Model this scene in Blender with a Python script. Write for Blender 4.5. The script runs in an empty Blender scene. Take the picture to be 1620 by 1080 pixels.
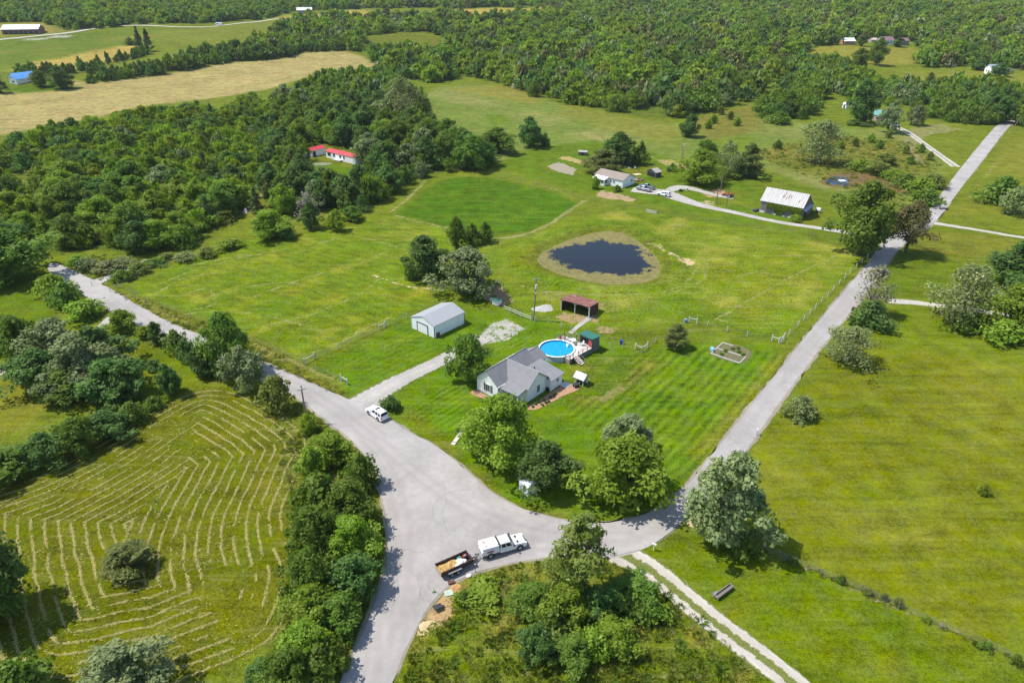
import bpy, math, random
import numpy as np
from mathutils import Vector, Matrix
random.seed(7); RNG = np.random.default_rng(7)
R = math.radians
scene = bpy.context.scene
COL = scene.collection

# ------------------------------------------------------------------ camera, sky, sun, exposure
CAM_H = 70.0; FOC = 1090.0                      # focal length in pixels of the 1620 wide photograph
PITCH = math.atan((540 + 50) / FOC)
cam = bpy.data.cameras.new('camera'); cam.sensor_width = 36; cam.lens = FOC / 1620 * 36
cam.clip_start = 0.5; cam.clip_end = 12000
camo = bpy.data.objects.new('camera', cam); COL.objects.link(camo)
camo.location = (0, 0, CAM_H); camo.rotation_euler = (math.pi / 2 - PITCH, 0, 0)
scene.camera = camo

SUN_EL = R(59); SUN_DIR = Vector((-0.988, 0.14, 0)).normalized()       # where the sun stands, on the ground plan
SUN_VEC = Vector((SUN_DIR.x * math.cos(SUN_EL), SUN_DIR.y * math.cos(SUN_EL), math.sin(SUN_EL)))
world = bpy.data.worlds.new('World'); scene.world = world; world.use_nodes = True
wn = world.node_tree; wn.nodes.clear()
sky = wn.nodes.new('ShaderNodeTexSky'); sky.sky_type = 'NISHITA'; sky.sun_disc = False
sky.sun_elevation = SUN_EL; sky.sun_rotation = math.atan2(SUN_VEC.x, SUN_VEC.y)
sky.air_density = 1.0; sky.dust_density = 0.6; sky.ozone_density = 1.0
bg = wn.nodes.new('ShaderNodeBackground'); bg.inputs['Strength'].default_value = 0.15
wo = wn.nodes.new('ShaderNodeOutputWorld')
wn.links.new(sky.outputs[0], bg.inputs[0]); wn.links.new(bg.outputs[0], wo.inputs[0])
sun = bpy.data.lights.new('sun', 'SUN'); sun.energy = 4.3; sun.angle = R(0.53); sun.color = (1, 0.955, 0.88)
suno = bpy.data.objects.new('sun', sun); COL.objects.link(suno)
suno.rotation_euler = (-SUN_VEC).to_track_quat('-Z', 'Y').to_euler(); suno.location = (0, 0, 200)
vs = scene.view_settings
vs.view_transform = 'Standard'; vs.look = 'None'; vs.exposure = 0.54; vs.gamma = 1; vs.use_curve_mapping = False
scene.cycles.max_bounces = 6; scene.cycles.diffuse_bounces = 3; scene.cycles.glossy_bounces = 2
scene.cycles.transmission_bounces = 4; scene.cycles.transparent_max_bounces = 6
scene.cycles.use_denoising = True

# ------------------------------------------------------------------ terrain and pixel -> ground
def sstep(a, b, x):
    t = np.clip((x - a) / (b - a), 0, 1); return t * t * (3 - 2 * t)
def wob(x, y, s, k=0.0):                           # cheap smooth pseudo-noise in -1..1
    x = x / s; y = y / s
    return (np.sin(1.7 * x + 2.3 * np.sin(0.9 * y + k) + k) + np.sin(2.1 * y - 1.3 * x + 1.7 * np.sin(1.3 * x + 2 * k)) +
            np.sin(3.9 * x + 2.9 * y + 1.1 * k) * 0.5) / 2.5
def fbm(x, y, s, k=0.0):
    return (wob(x, y, s, k) + 0.5 * wob(x, y, s * 0.47, k + 3.1) + 0.25 * wob(x, y, s * 0.21, k + 7.7)) / 1.75
SP, CP = math.sin(PITCH), math.cos(PITCH)
def height(x, y):
    x = np.asarray(x, float); y = np.asarray(y, float)
    d = np.sqrt(x * x * 0.55 + y * y)
    h = 26 * sstep(380, 1350, d) + sstep(330, 560, d) * (4.0 * wob(x, y, 150, 1.0) + 2.0 * wob(x, y, 70, 2.0))
    return h + pond_h(x, y)
POND = None                                        # filled below
def pond_h(x, y):
    if POND is None: return 0.0
    sd = POND(x, y)                                # >0 inside
    z = np.where(sd > 0, -np.minimum(sd * 0.42, 1.5), 0.42 * np.exp(-((sd + 3.2) / 2.2) ** 2) * (sd > -14))
    return z
def G(px, py, z=None):
    """ground point seen at a pixel of the 1620x1080 photograph"""
    u = (px - 810) / FOC; v = (py - 540) / FOC
    d = (u, CP - v * SP, -SP - v * CP)
    if z is not None:
        t = (z - CAM_H) / d[2]; return Vector((d[0] * t, d[1] * t, z))
    if d[2] < 0:                                    # level near ground: solved directly
        t = -CAM_H / d[2]; X, Y = d[0] * t, d[1] * t
        if X * X * 0.55 + Y * Y < 329 ** 2 and not (-5 < X < 75 and 140 < Y < 230): return Vector((X, Y, 0.0))
    t0 = 0.0; t = 40.0
    while t < 6000:
        X = d[0] * t; Y = d[1] * t; Z = CAM_H + d[2] * t
        if Z <= float(height(X, Y)): break
        t0 = t; t *= 1.03
    for _ in range(16):
        m = (t0 + t) / 2
        if CAM_H + d[2] * m <= float(height(d[0] * m, d[1] * m)): t = m
        else: t0 = m
    return Vector((d[0] * t, d[1] * t, float(height(d[0] * t, d[1] * t))))
def proj(x, y, z):
    zc = y * CP + (CAM_H - z) * SP; yc = (CAM_H - z) * CP - y * SP
    return 810 + FOC * x / zc, 540 + FOC * yc / zc
def ppm(x, y, z=0.0):                              # pixels per metre there
    return FOC / (y * CP + (CAM_H - z) * SP)
def GP(pts): return [G(*p) for p in pts]
def in_poly(px, py, poly):
    px = np.asarray(px); py = np.asarray(py); c = np.zeros(px.shape, bool); n = len(poly); j = n - 1
    for i in range(n):
        xi, yi = poly[i][0], poly[i][1]; xj, yj = poly[j][0], poly[j][1]
        if yi != yj:
            c ^= ((yi > py) != (yj > py)) & (px < (xj - xi) * (py - yi) / (yj - yi) + xi)
        j = i
    return c
def seg_dist(px, py, pts, closed=False):
    d = np.full(np.shape(px), 1e9); n = len(pts)
    for i in range(n if closed else n - 1):
        ax, ay = pts[i][0], pts[i][1]; bx, by = pts[(i + 1) % n][0], pts[(i + 1) % n][1]
        L2 = (bx - ax) ** 2 + (by - ay) ** 2 + 1e-9
        t = np.clip(((px - ax) * (bx - ax) + (py - ay) * (by - ay)) / L2, 0, 1)
        d = np.minimum(d, np.hypot(px - ax - t * (bx - ax), py - ay - t * (by - ay)))
    return d
def sdist(px, py, poly):                           # >0 inside
    d = seg_dist(px, py, poly, True); return np.where(in_poly(px, py, poly), d, -d)
def smooth_line(pts, step=1.0, closed=False):
    """Catmull-Rom resampled polyline (2d/3d tuples)"""
    P = [np.array(p[:2], float) for p in pts]; n = len(P); out = []
    for i in range(n if closed else n - 1):
        if closed: p0, p1, p2, p3 = P[i - 1], P[i], P[(i + 1) % n], P[(i + 2) % n]
        else: p0, p1, p2, p3 = P[max(i - 1, 0)], P[i], P[i + 1], P[min(i + 2, n - 1)]
        m = max(2, int(np.linalg.norm(p2 - p1) / step))
        for k in range(m):
            t = k / m
            out.append(0.5 * ((2 * p1) + (p2 - p0) * t + (2 * p0 - 5 * p1 + 4 * p2 - p3) * t * t + (3 * p1 - p0 - 3 * p2 + p3) * t ** 3))
    if not closed: out.append(P[-1])
    return out
_w = [G(*p) for p in [(843,410),(850,398),(872,386),(900,375),(930,366),(962,361),(990,366),(1015,380),(1035,395),(1048,410),(1052,425),(1046,438),(1028,446),(1000,450),(960,450),(920,444),(880,433),(855,422)]]
POND_EDGE = [(p.x, p.y) for p in _w]
def _pondf(x, y):
    x = np.asarray(x, float); y = np.asarray(y, float)
    r = np.full(x.shape, -99.0); m = (x > -5) & (x < 75) & (y > 140) & (y < 230)
    if np.any(m):
        if x.shape == (): return sdist(x, y, POND_EDGE)
        r[m] = sdist(x[m], y[m], POND_EDGE)
    return r
POND = _pondf

# ------------------------------------------------------------------ objects and meshes
def link(o): COL.objects.link(o); return o
def tag(o, label=None, cat=None, group=None, kind=None):
    if label: o['label'] = label
    if cat: o['category'] = cat
    if group: o['group'] = group
    if kind: o['kind'] = kind
    return o
def thing(name, label, cat, loc=(0, 0, 0), rz=0.0, group=None):
    o = bpy.data.objects.new(name, None); link(o); o.empty_display_size = 0.5
    o.location = loc; o.rotation_euler = (0, 0, rz); return tag(o, label, cat, group)
def mesh_obj(name, me, parent=None):
    o = bpy.data.objects.new(name, me); link(o)
    if parent is not None: o.parent = parent
    return o
def np_mesh(name, V, F, mats=()):
    me = bpy.data.meshes.new(name); V = np.asarray(V, np.float32); F = np.asarray(F, np.int32)
    nf, k = F.shape
    me.vertices.add(len(V)); me.vertices.foreach_set('co', V.ravel())
    me.loops.add(nf * k); me.loops.foreach_set('vertex_index', F.ravel())
    me.polygons.add(nf); me.polygons.foreach_set('loop_start', np.arange(0, nf * k, k, dtype=np.int32))
    for m in mats: me.materials.append(m)
    me.update(calc_edges=True); return me
class MB:
    def __init__(s): s.v = []; s.f = []
    def face(s, *pts):
        n = len(s.v); s.v += [tuple(p) for p in pts]; s.f.append(list(range(n, n + len(pts)))); return s
    def box(s, x0, x1, y0, y1, z0, z1):
        n = len(s.v); s.v += [(x, y, z) for z in (z0, z1) for x, y in ((x0, y0), (x1, y0), (x1, y1), (x0, y1))]
        s.f += [[n + i for i in q] for q in ((3, 2, 1, 0), (4, 5, 6, 7), (0, 1, 5, 4), (1, 2, 6, 5), (2, 3, 7, 6), (3, 0, 4, 7))]; return s
    def prism(s, poly, z0, z1):
        n = len(s.v); m = len(poly); s.v += [(p[0], p[1], z0) for p in poly] + [(p[0], p[1], z1) for p in poly]
        s.f.append([n + i for i in range(m)][::-1]); s.f.append([n + m + i for i in range(m)])
        for i in range(m): s.f.append([n + i, n + (i + 1) % m, n + m + (i + 1) % m, n + m + i])
        return s
    def slab(s, pts, t):
        """a sheet of thickness t below the planar points pts"""
        a = Vector(pts[0]); nrm = (Vector(pts[1]) - a).cross(Vector(pts[2]) - a).normalized()
        if nrm.z < 0: pts = pts[::-1]; nrm = -nrm
        n = len(s.v); m = len(pts); s.v += [tuple(Vector(p) - nrm * t) for p in pts] + [tuple(p) for p in pts]
        s.f.append([n + i for i in range(m)][::-1]); s.f.append([n + m + i for i in range(m)])
        for i in range(m): s.f.append([n + i, n + (i + 1) % m, n + m + (i + 1) % m, n + m + i])
        return s
    def loft(s, rings, cap=True):
        n = len(s.v); m = len(rings[0])
        for r in rings: s.v += [tuple(p) for p in r]
        for i in range(len(rings) - 1):
            for j in range(m):
                a = n + i * m + j; b = n + i * m + (j + 1) % m; s.f.append([a, b, b + m, a + m])
        if cap:
            s.f.append([n + j for j in range(m)][::-1]); s.f.append([n + (len(rings) - 1) * m + j for j in range(m)])
        return s
    def tube(s, pts, rad, k=8):
        rings = []
        for i, p in enumerate(pts):
            p = Vector(p); d = (Vector(pts[min(i + 1, len(pts) - 1)]) - Vector(pts[max(i - 1, 0)])).normalized()
            u = d.orthogonal().normalized() if abs(d.z) < 0.9 else Vector((1, 0, 0)).cross(d).normalized(); w = d.cross(u)
            r = rad[i] if isinstance(rad, (list, tuple)) else rad
            rings.append([p + (u * math.cos(2 * math.pi * j / k) + w * math.sin(2 * math.pi * j / k)) * r for j in range(k)])
        return s.loft(rings)
    def cyl(s, c, r, z0, z1, k=16, r2=None):
        r2 = r if r2 is None else r2
        return s.loft([[(c[0] + rr * math.cos(2 * math.pi * j / k), c[1] + rr * math.sin(2 * math.pi * j / k), z) for j in range(k)] for z, rr in ((z0, r), (z1, r2))])
    def mesh(s, name, m):
        me = bpy.data.meshes.new(name); me.from_pydata(s.v, [], s.f); me.materials.append(m); me.update(); return me
    def build(s, name, m, parent=None, loc=None, smooth=False):
        me = s.mesh(name, m); o = mesh_obj(name, me, parent)
        if loc is not None: o.location = loc
        if smooth:
            me.polygons.foreach_set('use_smooth', [True] * len(me.polygons))
        return o
def bevel(o, w=0.04, seg=2):
    m = o.modifiers.new('bevel', 'BEVEL'); m.width = w; m.segments = seg; m.limit_method = 'ANGLE'; m.angle_limit = R(35); return o
def copy_tree(o, parent=None):
    c = o.copy(); COL.objects.link(c); c.parent = parent
    for ch in list(o.children): copy_tree(ch, c)
    return c

# ------------------------------------------------------------------ materials
def nt(m):
    m.use_nodes = True; t = m.node_tree; t.nodes.clear(); return t
class NB:
    """small node helper"""
    def __init__(s, t): s.t = t
    def n(s, ty, **kw):
        x = s.t.nodes.new(ty)
        for k, v in kw.items(): setattr(x, k, v)
        return x
    def set(s, sock, v):
        if isinstance(v, bpy.types.NodeSocket): s.t.links.new(v, sock)
        else: sock.default_value = v
    def math(s, op, a, b=None, c=None, clamp=False):
        x = s.n('ShaderNodeMath', operation=op); x.use_clamp = clamp; s.set(x.inputs[0], a)
        if b is not None: s.set(x.inputs[1], b)
        if c is not None: s.set(x.inputs[2], c)
        return x.outputs[0]
    def noise(s, vec, scale, detail=2.0, rough=0.5, dist=0.0):
        x = s.n('ShaderNodeTexNoise'); s.set(x.inputs['Vector'], vec); x.inputs['Scale'].default_value = scale
        x.inputs['Detail'].default_value = detail; x.inputs['Roughness'].default_value = rough; x.inputs['Distortion'].default_value = dist
        return x.outputs['Fac']
    def remap(s, v, a, b, c=0.0, d=1.0, smooth=False):
        x = s.n('ShaderNodeMapRange'); x.interpolation_type = 'SMOOTHSTEP' if smooth else 'LINEAR'
        s.set(x.inputs[0], v); x.inputs[1].default_value = a; x.inputs[2].default_value = b; x.inputs[3].default_value = c; x.inputs[4].default_value = d
        return x.outputs[0]
    def mix(s, f, a, b, mode='MIX'):
        x = s.n('ShaderNodeMix', data_type='RGBA', blend_type=mode); s.set(x.inputs[0], f)
        for k, v in ((6, a), (7, b)):
            if isinstance(v, bpy.types.NodeSocket): s.t.links.new(v, x.inputs[k])
            else: x.inputs[k].default_value = (v[0], v[1], v[2], 1) if not isinstance(v, (int, float)) else (v, v, v, 1)
        return x.outputs[2]
    def hsv(s, col, h=0.5, sa=1.0, v=1.0):
        x = s.n('ShaderNodeHueSaturation'); s.set(x.inputs['Hue'], h); s.set(x.inputs['Saturation'], sa); s.set(x.inputs['Value'], v); s.set(x.inputs['Color'], col)
        return x.outputs[0]
    def bump(s, h, strength=0.3, dist=0.05):
        x = s.n('ShaderNodeBump'); x.inputs['Strength'].default_value = strength; x.inputs['Distance'].default_value = dist; s.set(x.inputs['Height'], h)
        return x.outputs[0]
    def out(s, col, rough=0.8, normal=None, metallic=0.0, spec=0.3):
        b = s.n('ShaderNodeBsdfPrincipled'); s.set(b.inputs['Base Color'], col if isinstance(col, bpy.types.NodeSocket) else (col[0], col[1], col[2], 1))
        s.set(b.inputs['Roughness'], rough); b.inputs['Metallic'].default_value = metallic; b.inputs['Specular IOR Level'].default_value = spec
        if normal is not None: s.t.links.new(normal, b.inputs['Normal'])
        o = s.n('ShaderNodeOutputMaterial'); s.t.links.new(b.outputs[0], o.inputs[0]); return b
    def obj(s):
        return s.n('ShaderNodeTexCoord').outputs['Object']
MATS = {}
def mat(name, col, rough=0.7, var=0.18, scale=3.0, bump=0.15, spec=0.3, metallic=0.0, streak=None, col2=None, fine=25.0):
    """plain surface: two-scale noise in value, optional second colour in worn patches, small relief"""
    if name in MATS: return MATS[name]
    m = bpy.data.materials.new(name); b = NB(nt(m)); v = b.obj()
    if streak:
        mp = b.n('ShaderNodeMapping'); mp.inputs['Scale'].default_value = streak; b.set(mp.inputs[0], v); v = mp.outputs[0]
    n1 = b.noise(v, scale, 4, 0.6); n2 = b.noise(v, fine, 2)
    f = b.math('ADD', b.remap(n1, 0.3, 0.7, 1 - var, 1 + var), b.remap(n2, 0.3, 0.7, -var * 0.5, var * 0.5))
    c = b.mix(1.0, (col[0], col[1], col[2]), f, 'MULTIPLY') if False else None
    x = b.n('ShaderNodeVectorMath', operation='SCALE'); x.inputs[0].default_value = col[:3]; b.set(x.inputs['Scale'], f); c = x.outputs[0]
    if col2: c = b.mix(b.remap(b.noise(v, scale * 0.8, 5, 0.65), 0.52, 0.66, 0, 1, True), c, col2)
    b.out(c, rough, b.bump(n2, bump, 0.02) if bump else None, metallic, spec)
    MATS[name] = m; return m
# ------------------------------------------------------------------ ground sheet
def lines(*segs):
    out = []
    for a, b, st, gr in segs:
        x = a; s = st
        while x < b: out.append(x); x += s; s *= gr
    return out
_xr = lines((0, 100, 0.9, 1.0)); _x2 = []; x = 100.0; s = 0.9
while x < 6500: _x2.append(x); x += s; s *= 1.034
XS = np.array(sorted([-v for v in (_xr + _x2) if v > 0] + _xr + _x2)); XS = XS + 12.0
YS = list(lines((22, 175, 0.9, 1.0))); y = 175.0; s = 0.9
while y < 7000: YS.append(y); y += s; s *= 1.0125
YS = np.array([-600.0, -200.0, -60.0, 0.0, 12.0] + YS)
GX, GY = np.meshgrid(XS, YS); gx = GX.ravel(); gy = GY.ravel()
gz = np.asarray(height(gx, gy))
jx = gx + 1.1 * fbm(gx, gy, 5.0, 0.3); jy = gy + 1.1 * fbm(gx, gy, 5.0, 5.3)
N = len(gx)
LAWN = (0.074, 0.138, 0.016); LUSH = (0.070, 0.150, 0.017); PAST = (0.125, 0.165, 0.030); OLIVE = (0.121, 0.147, 0.020)
ROUGH = (0.095, 0.125, 0.030); DRY = (0.205, 0.190, 0.062); STRAW = (0.37, 0.29, 0.115); FLOOR = (0.085, 0.125, 0.030)
DIRT = (0.34, 0.235, 0.125); SAND = (0.52, 0.40, 0.22); GRAV = (0.40, 0.38, 0.33); HAYF = (0.096, 0.116, 0.012)
albedo = np.tile(np.array(PAST), (N, 1)); bare = np.zeros(N); barecol = np.tile(np.array(DIRT), (N, 1))
su = np.zeros(N); sa = np.zeros(N); tuft = np.full(N, 0.5)
_dist = np.hypot(gx, gy)
def region(poly, soft):
    p = [(q.x, q.y) for q in GP(poly)]
    xs = [q[0] for q in p]; ys = [q[1] for q in p]
    m = (gx > min(xs) - soft * 3) & (gx < max(xs) + soft * 3) & (gy > min(ys) - soft * 3) & (gy < max(ys) + soft * 3)
    w = np.zeros(N)
    if m.any(): w[m] = sstep(-soft, soft, sdist(jx[m], jy[m], p))
    return w
def field(poly, col, soft=1.0, tf=None, mixto=None, patch=0.0, psc=14.0, k=0.0, f=1.0):
    global albedo, tuft
    w = region(poly, soft) * f; c = np.array(col)
    if mixto is not None:
        pn = sstep(0.12 - patch, 0.12 + 0.5, fbm(gx, gy, psc, k))[:, None]; c = c * (1 - pn) + np.array(mixto) * pn
    albedo = albedo * (1 - w[:, None]) + c * w[:, None]
    if tf is not None: tuft = tuft * (1 - w) + tf * w
    return w
def stripes(w, coord, amp):
    global su, sa
    su = np.where(w > 0.5, coord, su); sa = np.maximum(sa * (1 - w), w * amp)
def scar(poly, col, amount=1.0, soft=0.8):
    global bare, barecol
    w = region(poly, soft) * amount; barecol[w > bare] = np.array(col); bare = np.maximum(bare, w)
def trail(pts, width, col, amount=0.8, px=True):
    global bare, barecol
    p = smooth_line([(q.x, q.y) for q in (GP(pts) if px else [Vector((a, b, 0)) for a, b in pts])], 4.0)
    xs = [q[0] for q in p]; ys = [q[1] for q in p]; m = (gx > min(xs) - 6) & (gx < max(xs) + 6) & (gy > min(ys) - 6) & (gy < max(ys) + 6)
    d = np.full(N, 99.0); d[m] = seg_dist(jx[m] * 0.5 + gx[m] * 0.5, jy[m] * 0.5 + gy[m] * 0.5, p)
    w = (1 - sstep(width * 0.3, width * 0.9, d)) * amount; barecol[w > bare] = np.array(col); bare = np.maximum(bare, w)
def polydist(pts):
    p = [(q.x, q.y) for q in GP(pts)]; return seg_dist(gx, gy, p)

# far country: mixed pasture tones everywhere first
_t = sstep(-0.3, 0.6, fbm(gx, gy, 90.0, 2.0))[:, None]
albedo = albedo * (1 - _t) + np.array((0.105, 0.150, 0.026)) * _t
# upper left hill field, gold hay fields, headlands
field([(-60,98),(0,106),(60,96),(130,84),(190,70),(215,60),(250,60),(300,64),(380,66),(440,56),(452,40),(430,33),(350,42),(200,45),(100,55),(-60,68)], (0.100,0.150,0.030), 3, 0.3, (0.16,0.17,0.045), 0.1, 40)
field([(250,64),(300,70),(380,70),(455,55),(470,40),(420,33),(330,44),(250,50)], (0.135,0.165,0.04), 4, 0.3)
w = field([(20,112),(60,98),(130,86),(190,72),(222,72),(218,82),(150,104),(90,114)], (0.33,0.27,0.12), 3, 0.3)
field([(-60,60),(100,52),(120,40),(60,36),(-60,40)], (0.22,0.20,0.08), 3, 0.3)
gold_edge = [(-80,222),(0,214),(130,190),(240,166),(330,156),(430,140),(510,117),(600,104)]
w = field([(-80,150),(0,146),(60,137),(110,128),(140,130),(250,118),(330,104),(420,96),(480,84),(540,80),(570,88),(600,104)] + gold_edge[::-1], (0.315,0.272,0.185), 2.5, 0.35, (0.280,0.252,0.165), 0.05, 22)
stripes(w, polydist(gold_edge) / 3.4 + 0.4 * fbm(gx, gy, 40.0, 2.3), 0.22)
w = field([(0,150),(20,140),(100,128),(130,140),(60,146)], LAWN, 3, 0.3)
field([(575,84),(580,60),(640,52),(700,60),(700,84),(640,84)], (0.115,0.14,0.028), 5, 0.8)
w = field([(705,28),(700,18),(760,14),(862,12),(858,24),(800,27),(745,30)], (0.33,0.27,0.115), 6, 0.3)
field([(735,50),(742,38),(830,32),(800,44),(760,50)], (0.15,0.18,0.05), 6, 0.3)
field([(540,16),(580,16),(585,26),(540,28)], (0.28,0.25,0.10), 6, 0.3)
field([(420,30),(470,22),(560,22),(560,30),(470,33)], (0.24,0.23,0.09), 6, 0.3)
field([(1296,50),(1308,20),(1314,0),(1322,0),(1318,24),(1308,52)], (0.26,0.26,0.09), 5, 0.5)
field([(1274,82),(1290,70),(1340,72),(1455,76),(1455,100),(1400,104),(1340,100)], (0.20,0.20,0.055), 4, 0.4)
field([(1395,122),(1450,112),(1560,112),(1620,118),(1690,118),(1690,142),(1560,140),(1440,138)], (0.155,0.175,0.045), 4, 0.5)
field([(1480,132),(1620,128),(1690,140),(1690,160),(1560,150)], (0.19,0.18,0.055), 4, 0.8)
# upper pasture behind the neighbour's house
field([(672,150),(690,138),(760,132),(830,148),(900,168),(980,186),(1080,196),(1190,178),(1300,200),(1420,205),(1500,255),(1460,330),(1300,300),(1200,262),(1050,262),(900,262),(790,262),(770,240),(700,214),(676,190)], (0.130,0.182,0.062), 3, 0.6, (0.182,0.200,0.10), 0.15, 30, 1.0)
field([(700,140),(790,134),(860,152),(850,165),(760,150)], DRY, 4, 0.6, f=0.7)
field([(900,160),(1000,185),(1100,205),(1060,230),(960,205),(880,180)], (0.17,0.175,0.05), 6, 0.6, f=0.6)
field([(1110,222),(1190,212),(1200,262),(1150,268),(1110,250)], (0.115,0.175,0.022), 4, 0.4, f=0.7)
field([(770,182),(800,182),(808,196),(780,198)], (0.09,0.16,0.015), 2, 0.4, f=0.7)
field([(1180,240),(1320,215),(1440,225),(1480,262),(1440,300),(1400,330),(1330,285),(1250,270)], (0.130,0.145,0.040), 5, 0.9, (0.19,0.175,0.07), 0.1, 12, 3.0)
field([(1085,190),(1190,165),(1210,205),(1120,225)], (0.145,0.150,0.05), 5, 0.9)
# second line: neighbour yard and paddocks
field([(780,262),(840,235),(940,222),(1030,240),(1090,262),(1200,300),(1310,330),(1360,372),(1260,365),(1120,345),(1010,318),(900,300)], (0.092,0.155,0.022), 2, 0.3, (0.135,0.16,0.03), 0.0, 20, 2.0)
w = field([(625,338),(660,312),(690,288),(740,278),(800,286),(870,302),(916,322),(880,350),(830,368),(775,374),(720,364),(660,350)], (0.059,0.130,0.014), 1.5, 0.55, (0.076,0.146,0.018), 0.1, 10, 4.0)
w = field([(195,455),(300,405),(385,378),(470,372),(560,350),(610,338),(660,352),(720,372),(700,440),(760,470),(690,472),(600,518),(480,575),(430,545),(330,505),(240,478)], (0.112,0.172,0.022), 1.5, 0.6, (0.176,0.205,0.036), 0.1, 7, 6.0)
stripes(w, polydist([(195,462),(250,487),(330,515),(430,555),(480,578)]) / 3.0 + 0.9 * fbm(gx, gy, 26.0, 1.3), 0.11)
field([(560,360),(620,338),(700,360),(770,378),(830,372),(800,440),(720,440),(640,420),(590,440)], (0.120,0.182,0.026), 2.5, 0.6, (0.165,0.205,0.045), 0.1, 12, 2.2, 0.8)
# pasture round the pond and right of it
field([(790,430),(830,380),(900,345),(1010,330),(1120,352),(1290,382),(1375,400),(1300,470),(1234,540),(1090,505),(980,520),(900,515),(850,500),(780,470)], (0.126,0.186,0.026), 2, 0.7, (0.225,0.245,0.07), 0.18, 11, 8.0)
field([(1100,400),(1200,385),(1330,400),(1290,450),(1210,510),(1120,495)], (0.132,0.178,0.022), 5, 0.8, (0.235,0.245,0.075), 0.22, 8, 9.0, 0.8)
field([(1000,470),(1090,470),(1230,520),(1234,540),(1090,505),(1000,500)], (0.085,0.155,0.018), 2, 0.5, f=0.6)
field([(780,440),(830,430),(900,452),(990,462),(1060,450),(1090,400),(1060,370),(1000,350),(930,352),(860,372),(820,405)], (0.105,0.160,0.022), 2.5, 0.6, f=0.7)
field([(805,390),(838,380),(845,410),(860,432),(830,432),(800,418)], (0.155,0.175,0.022), 2, 0.8, f=0.8)
# house lawns
yard = [(485,580),(560,548),(650,505),(700,480),(760,478),(850,506),(900,516),(945,535),(1005,553),(1060,540),(1230,545),(1262,548),(1110,742),(1050,795),(985,825),(900,823),(800,790),(730,735),(650,685),(612,662),(580,632),(545,622)]
w = field(yard, (0.090,0.164,0.018), 0.8, 0.3, (0.118,0.186,0.026), 0.05, 6, 3.3)
rd_left = [(1020,812),(1100,750),(1130,715),(1200,625),(1275,530),(1310,490)]
w2 = region([(1010,560),(1090,545),(1150,545),(1262,560),(1110,742),(1040,790),(1000,720),(900,660),(880,630),(960,620)], 1.5)
stripes(w2, polydist(rd_left) / 1.75 + 0.25 * wob(gx, gy, 12), 0.27)
w2 = region([(640,650),(760,560),(850,520),(850,545),(780,560),(740,620),(740,690),(690,690)], 1.2)
stripes(w2, polydist([(575,635),(660,590),(740,550),(800,520)]) / 1.3, 0.22)
w2 = region([(485,582),(560,552),(650,510),(700,535),(740,545),(660,585),(580,625),(545,620)], 1.2)
stripes(w2, polydist([(560,632),(660,578),(740,540)]) / 1.6, 0.11)
field([(900,585),(960,560),(1010,560),(1045,575),(990,620),(930,650),(900,640)], (0.085,0.135,0.02), 1.5, 0.6, (0.14,0.16,0.04), 0.1, 4, 1.1)
field([(630,655),(660,650),(720,700),(740,730),(800,785),(880,815),(985,825),(900,826),(800,795),(730,738)], (0.12,0.14,0.022), 1.2, 0.6, (0.17,0.17,0.04), 0.1, 4, 2.1, 0.75)
field([(1110,742),(1262,550),(1240,545),(1090,720)], (0.125,0.155,0.026), 1.2, 0.6)
# verge along the left road
field([(165,450),(300,527),(460,592),(560,640),(545,615),(480,580),(430,548),(330,508),(230,472)], (0.115,0.135,0.024), 1.0, 0.9, (0.19,0.175,0.055), 0.15, 5, 5.5)
# right fields
field([(1190,712),(1290,590),(1370,500),(1404,482),(1480,488),(1700,520),(1700,1090),(1620,1050),(1400,950),(1200,870),(1205,800)], (0.128,0.155,0.021), 1.5, 0.2, (0.152,0.172,0.034), 0.06, 13, 7.1)
field([(1370,500),(1404,484),(1480,490),(1620,530),(1700,560),(1700,600),(1500,560),(1380,540)], (0.108,0.160,0.020), 3, 0.35, f=0.7)
field([(1400,640),(1560,600),(1700,620),(1700,760),(1500,700)], (0.155,0.172,0.032), 12, 0.4, f=0.5)
field([(1020,890),(1090,830),(1200,870),(1400,950),(1620,1052),(1700,1090),(1700,1300),(1400,1300),(1270,1080),(1150,970),(1060,900)], (0.100,0.150,0.016), 1.2, 0.35, (0.125,0.158,0.022), 0.05, 9, 3.7)
field([(1400,465),(1410,410),(1465,358),(1560,372),(1700,380),(1700,500),(1550,490)], (0.098,0.148,0.020), 1.5, 0.35, (0.12,0.16,0.026), 0.05, 16, 1.7)
field([(1440,395),(1460,362),(1590,376),(1690,390),(1560,410)], (0.155,0.165,0.04), 1.5, 0.4, f=0.8)
field([(1482,345),(1500,320),(1590,215),(1700,190),(1700,380),(1590,366)], (0.120,0.160,0.028), 2, 0.4, (0.15,0.17,0.036), 0.05, 20, 4.7)
field([(1595,218),(1700,200),(1700,290),(1560,275)], (0.165,0.175,0.045), 3, 0.4, f=0.6)
# lower left: cut hay field, lawns
hay = [(0,770),(60,750),(150,705),(230,655),(300,620),(360,615),(430,645),(490,690),(478,745),(455,820),(478,900),(455,990),(400,1040),(300,1080),(200,1120),(-80,1120),(-80,800)]
w = field(hay, HAYF, 1.0, 0.6, (0.120,0.133,0.018), 0.1, 8, 2.9)
field([(-80,690),(0,695),(90,640),(120,628),(60,620),(0,575),(-80,560)], (0.150,0.165,0.034), 1.5, 0.35, (0.12,0.155,0.024), 0.1, 8, 4.2)
field([(165,525),(215,535),(260,555),(300,570),(320,600),(250,640),(200,632),(180,600)], (0.108,0.150,0.016), 1.2, 0.35)
field([(-80,440),(0,425),(60,465),(90,490),(60,520),(0,500),(-80,480)], (0.092,0.150,0.018), 1.2, 0.35)
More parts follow.
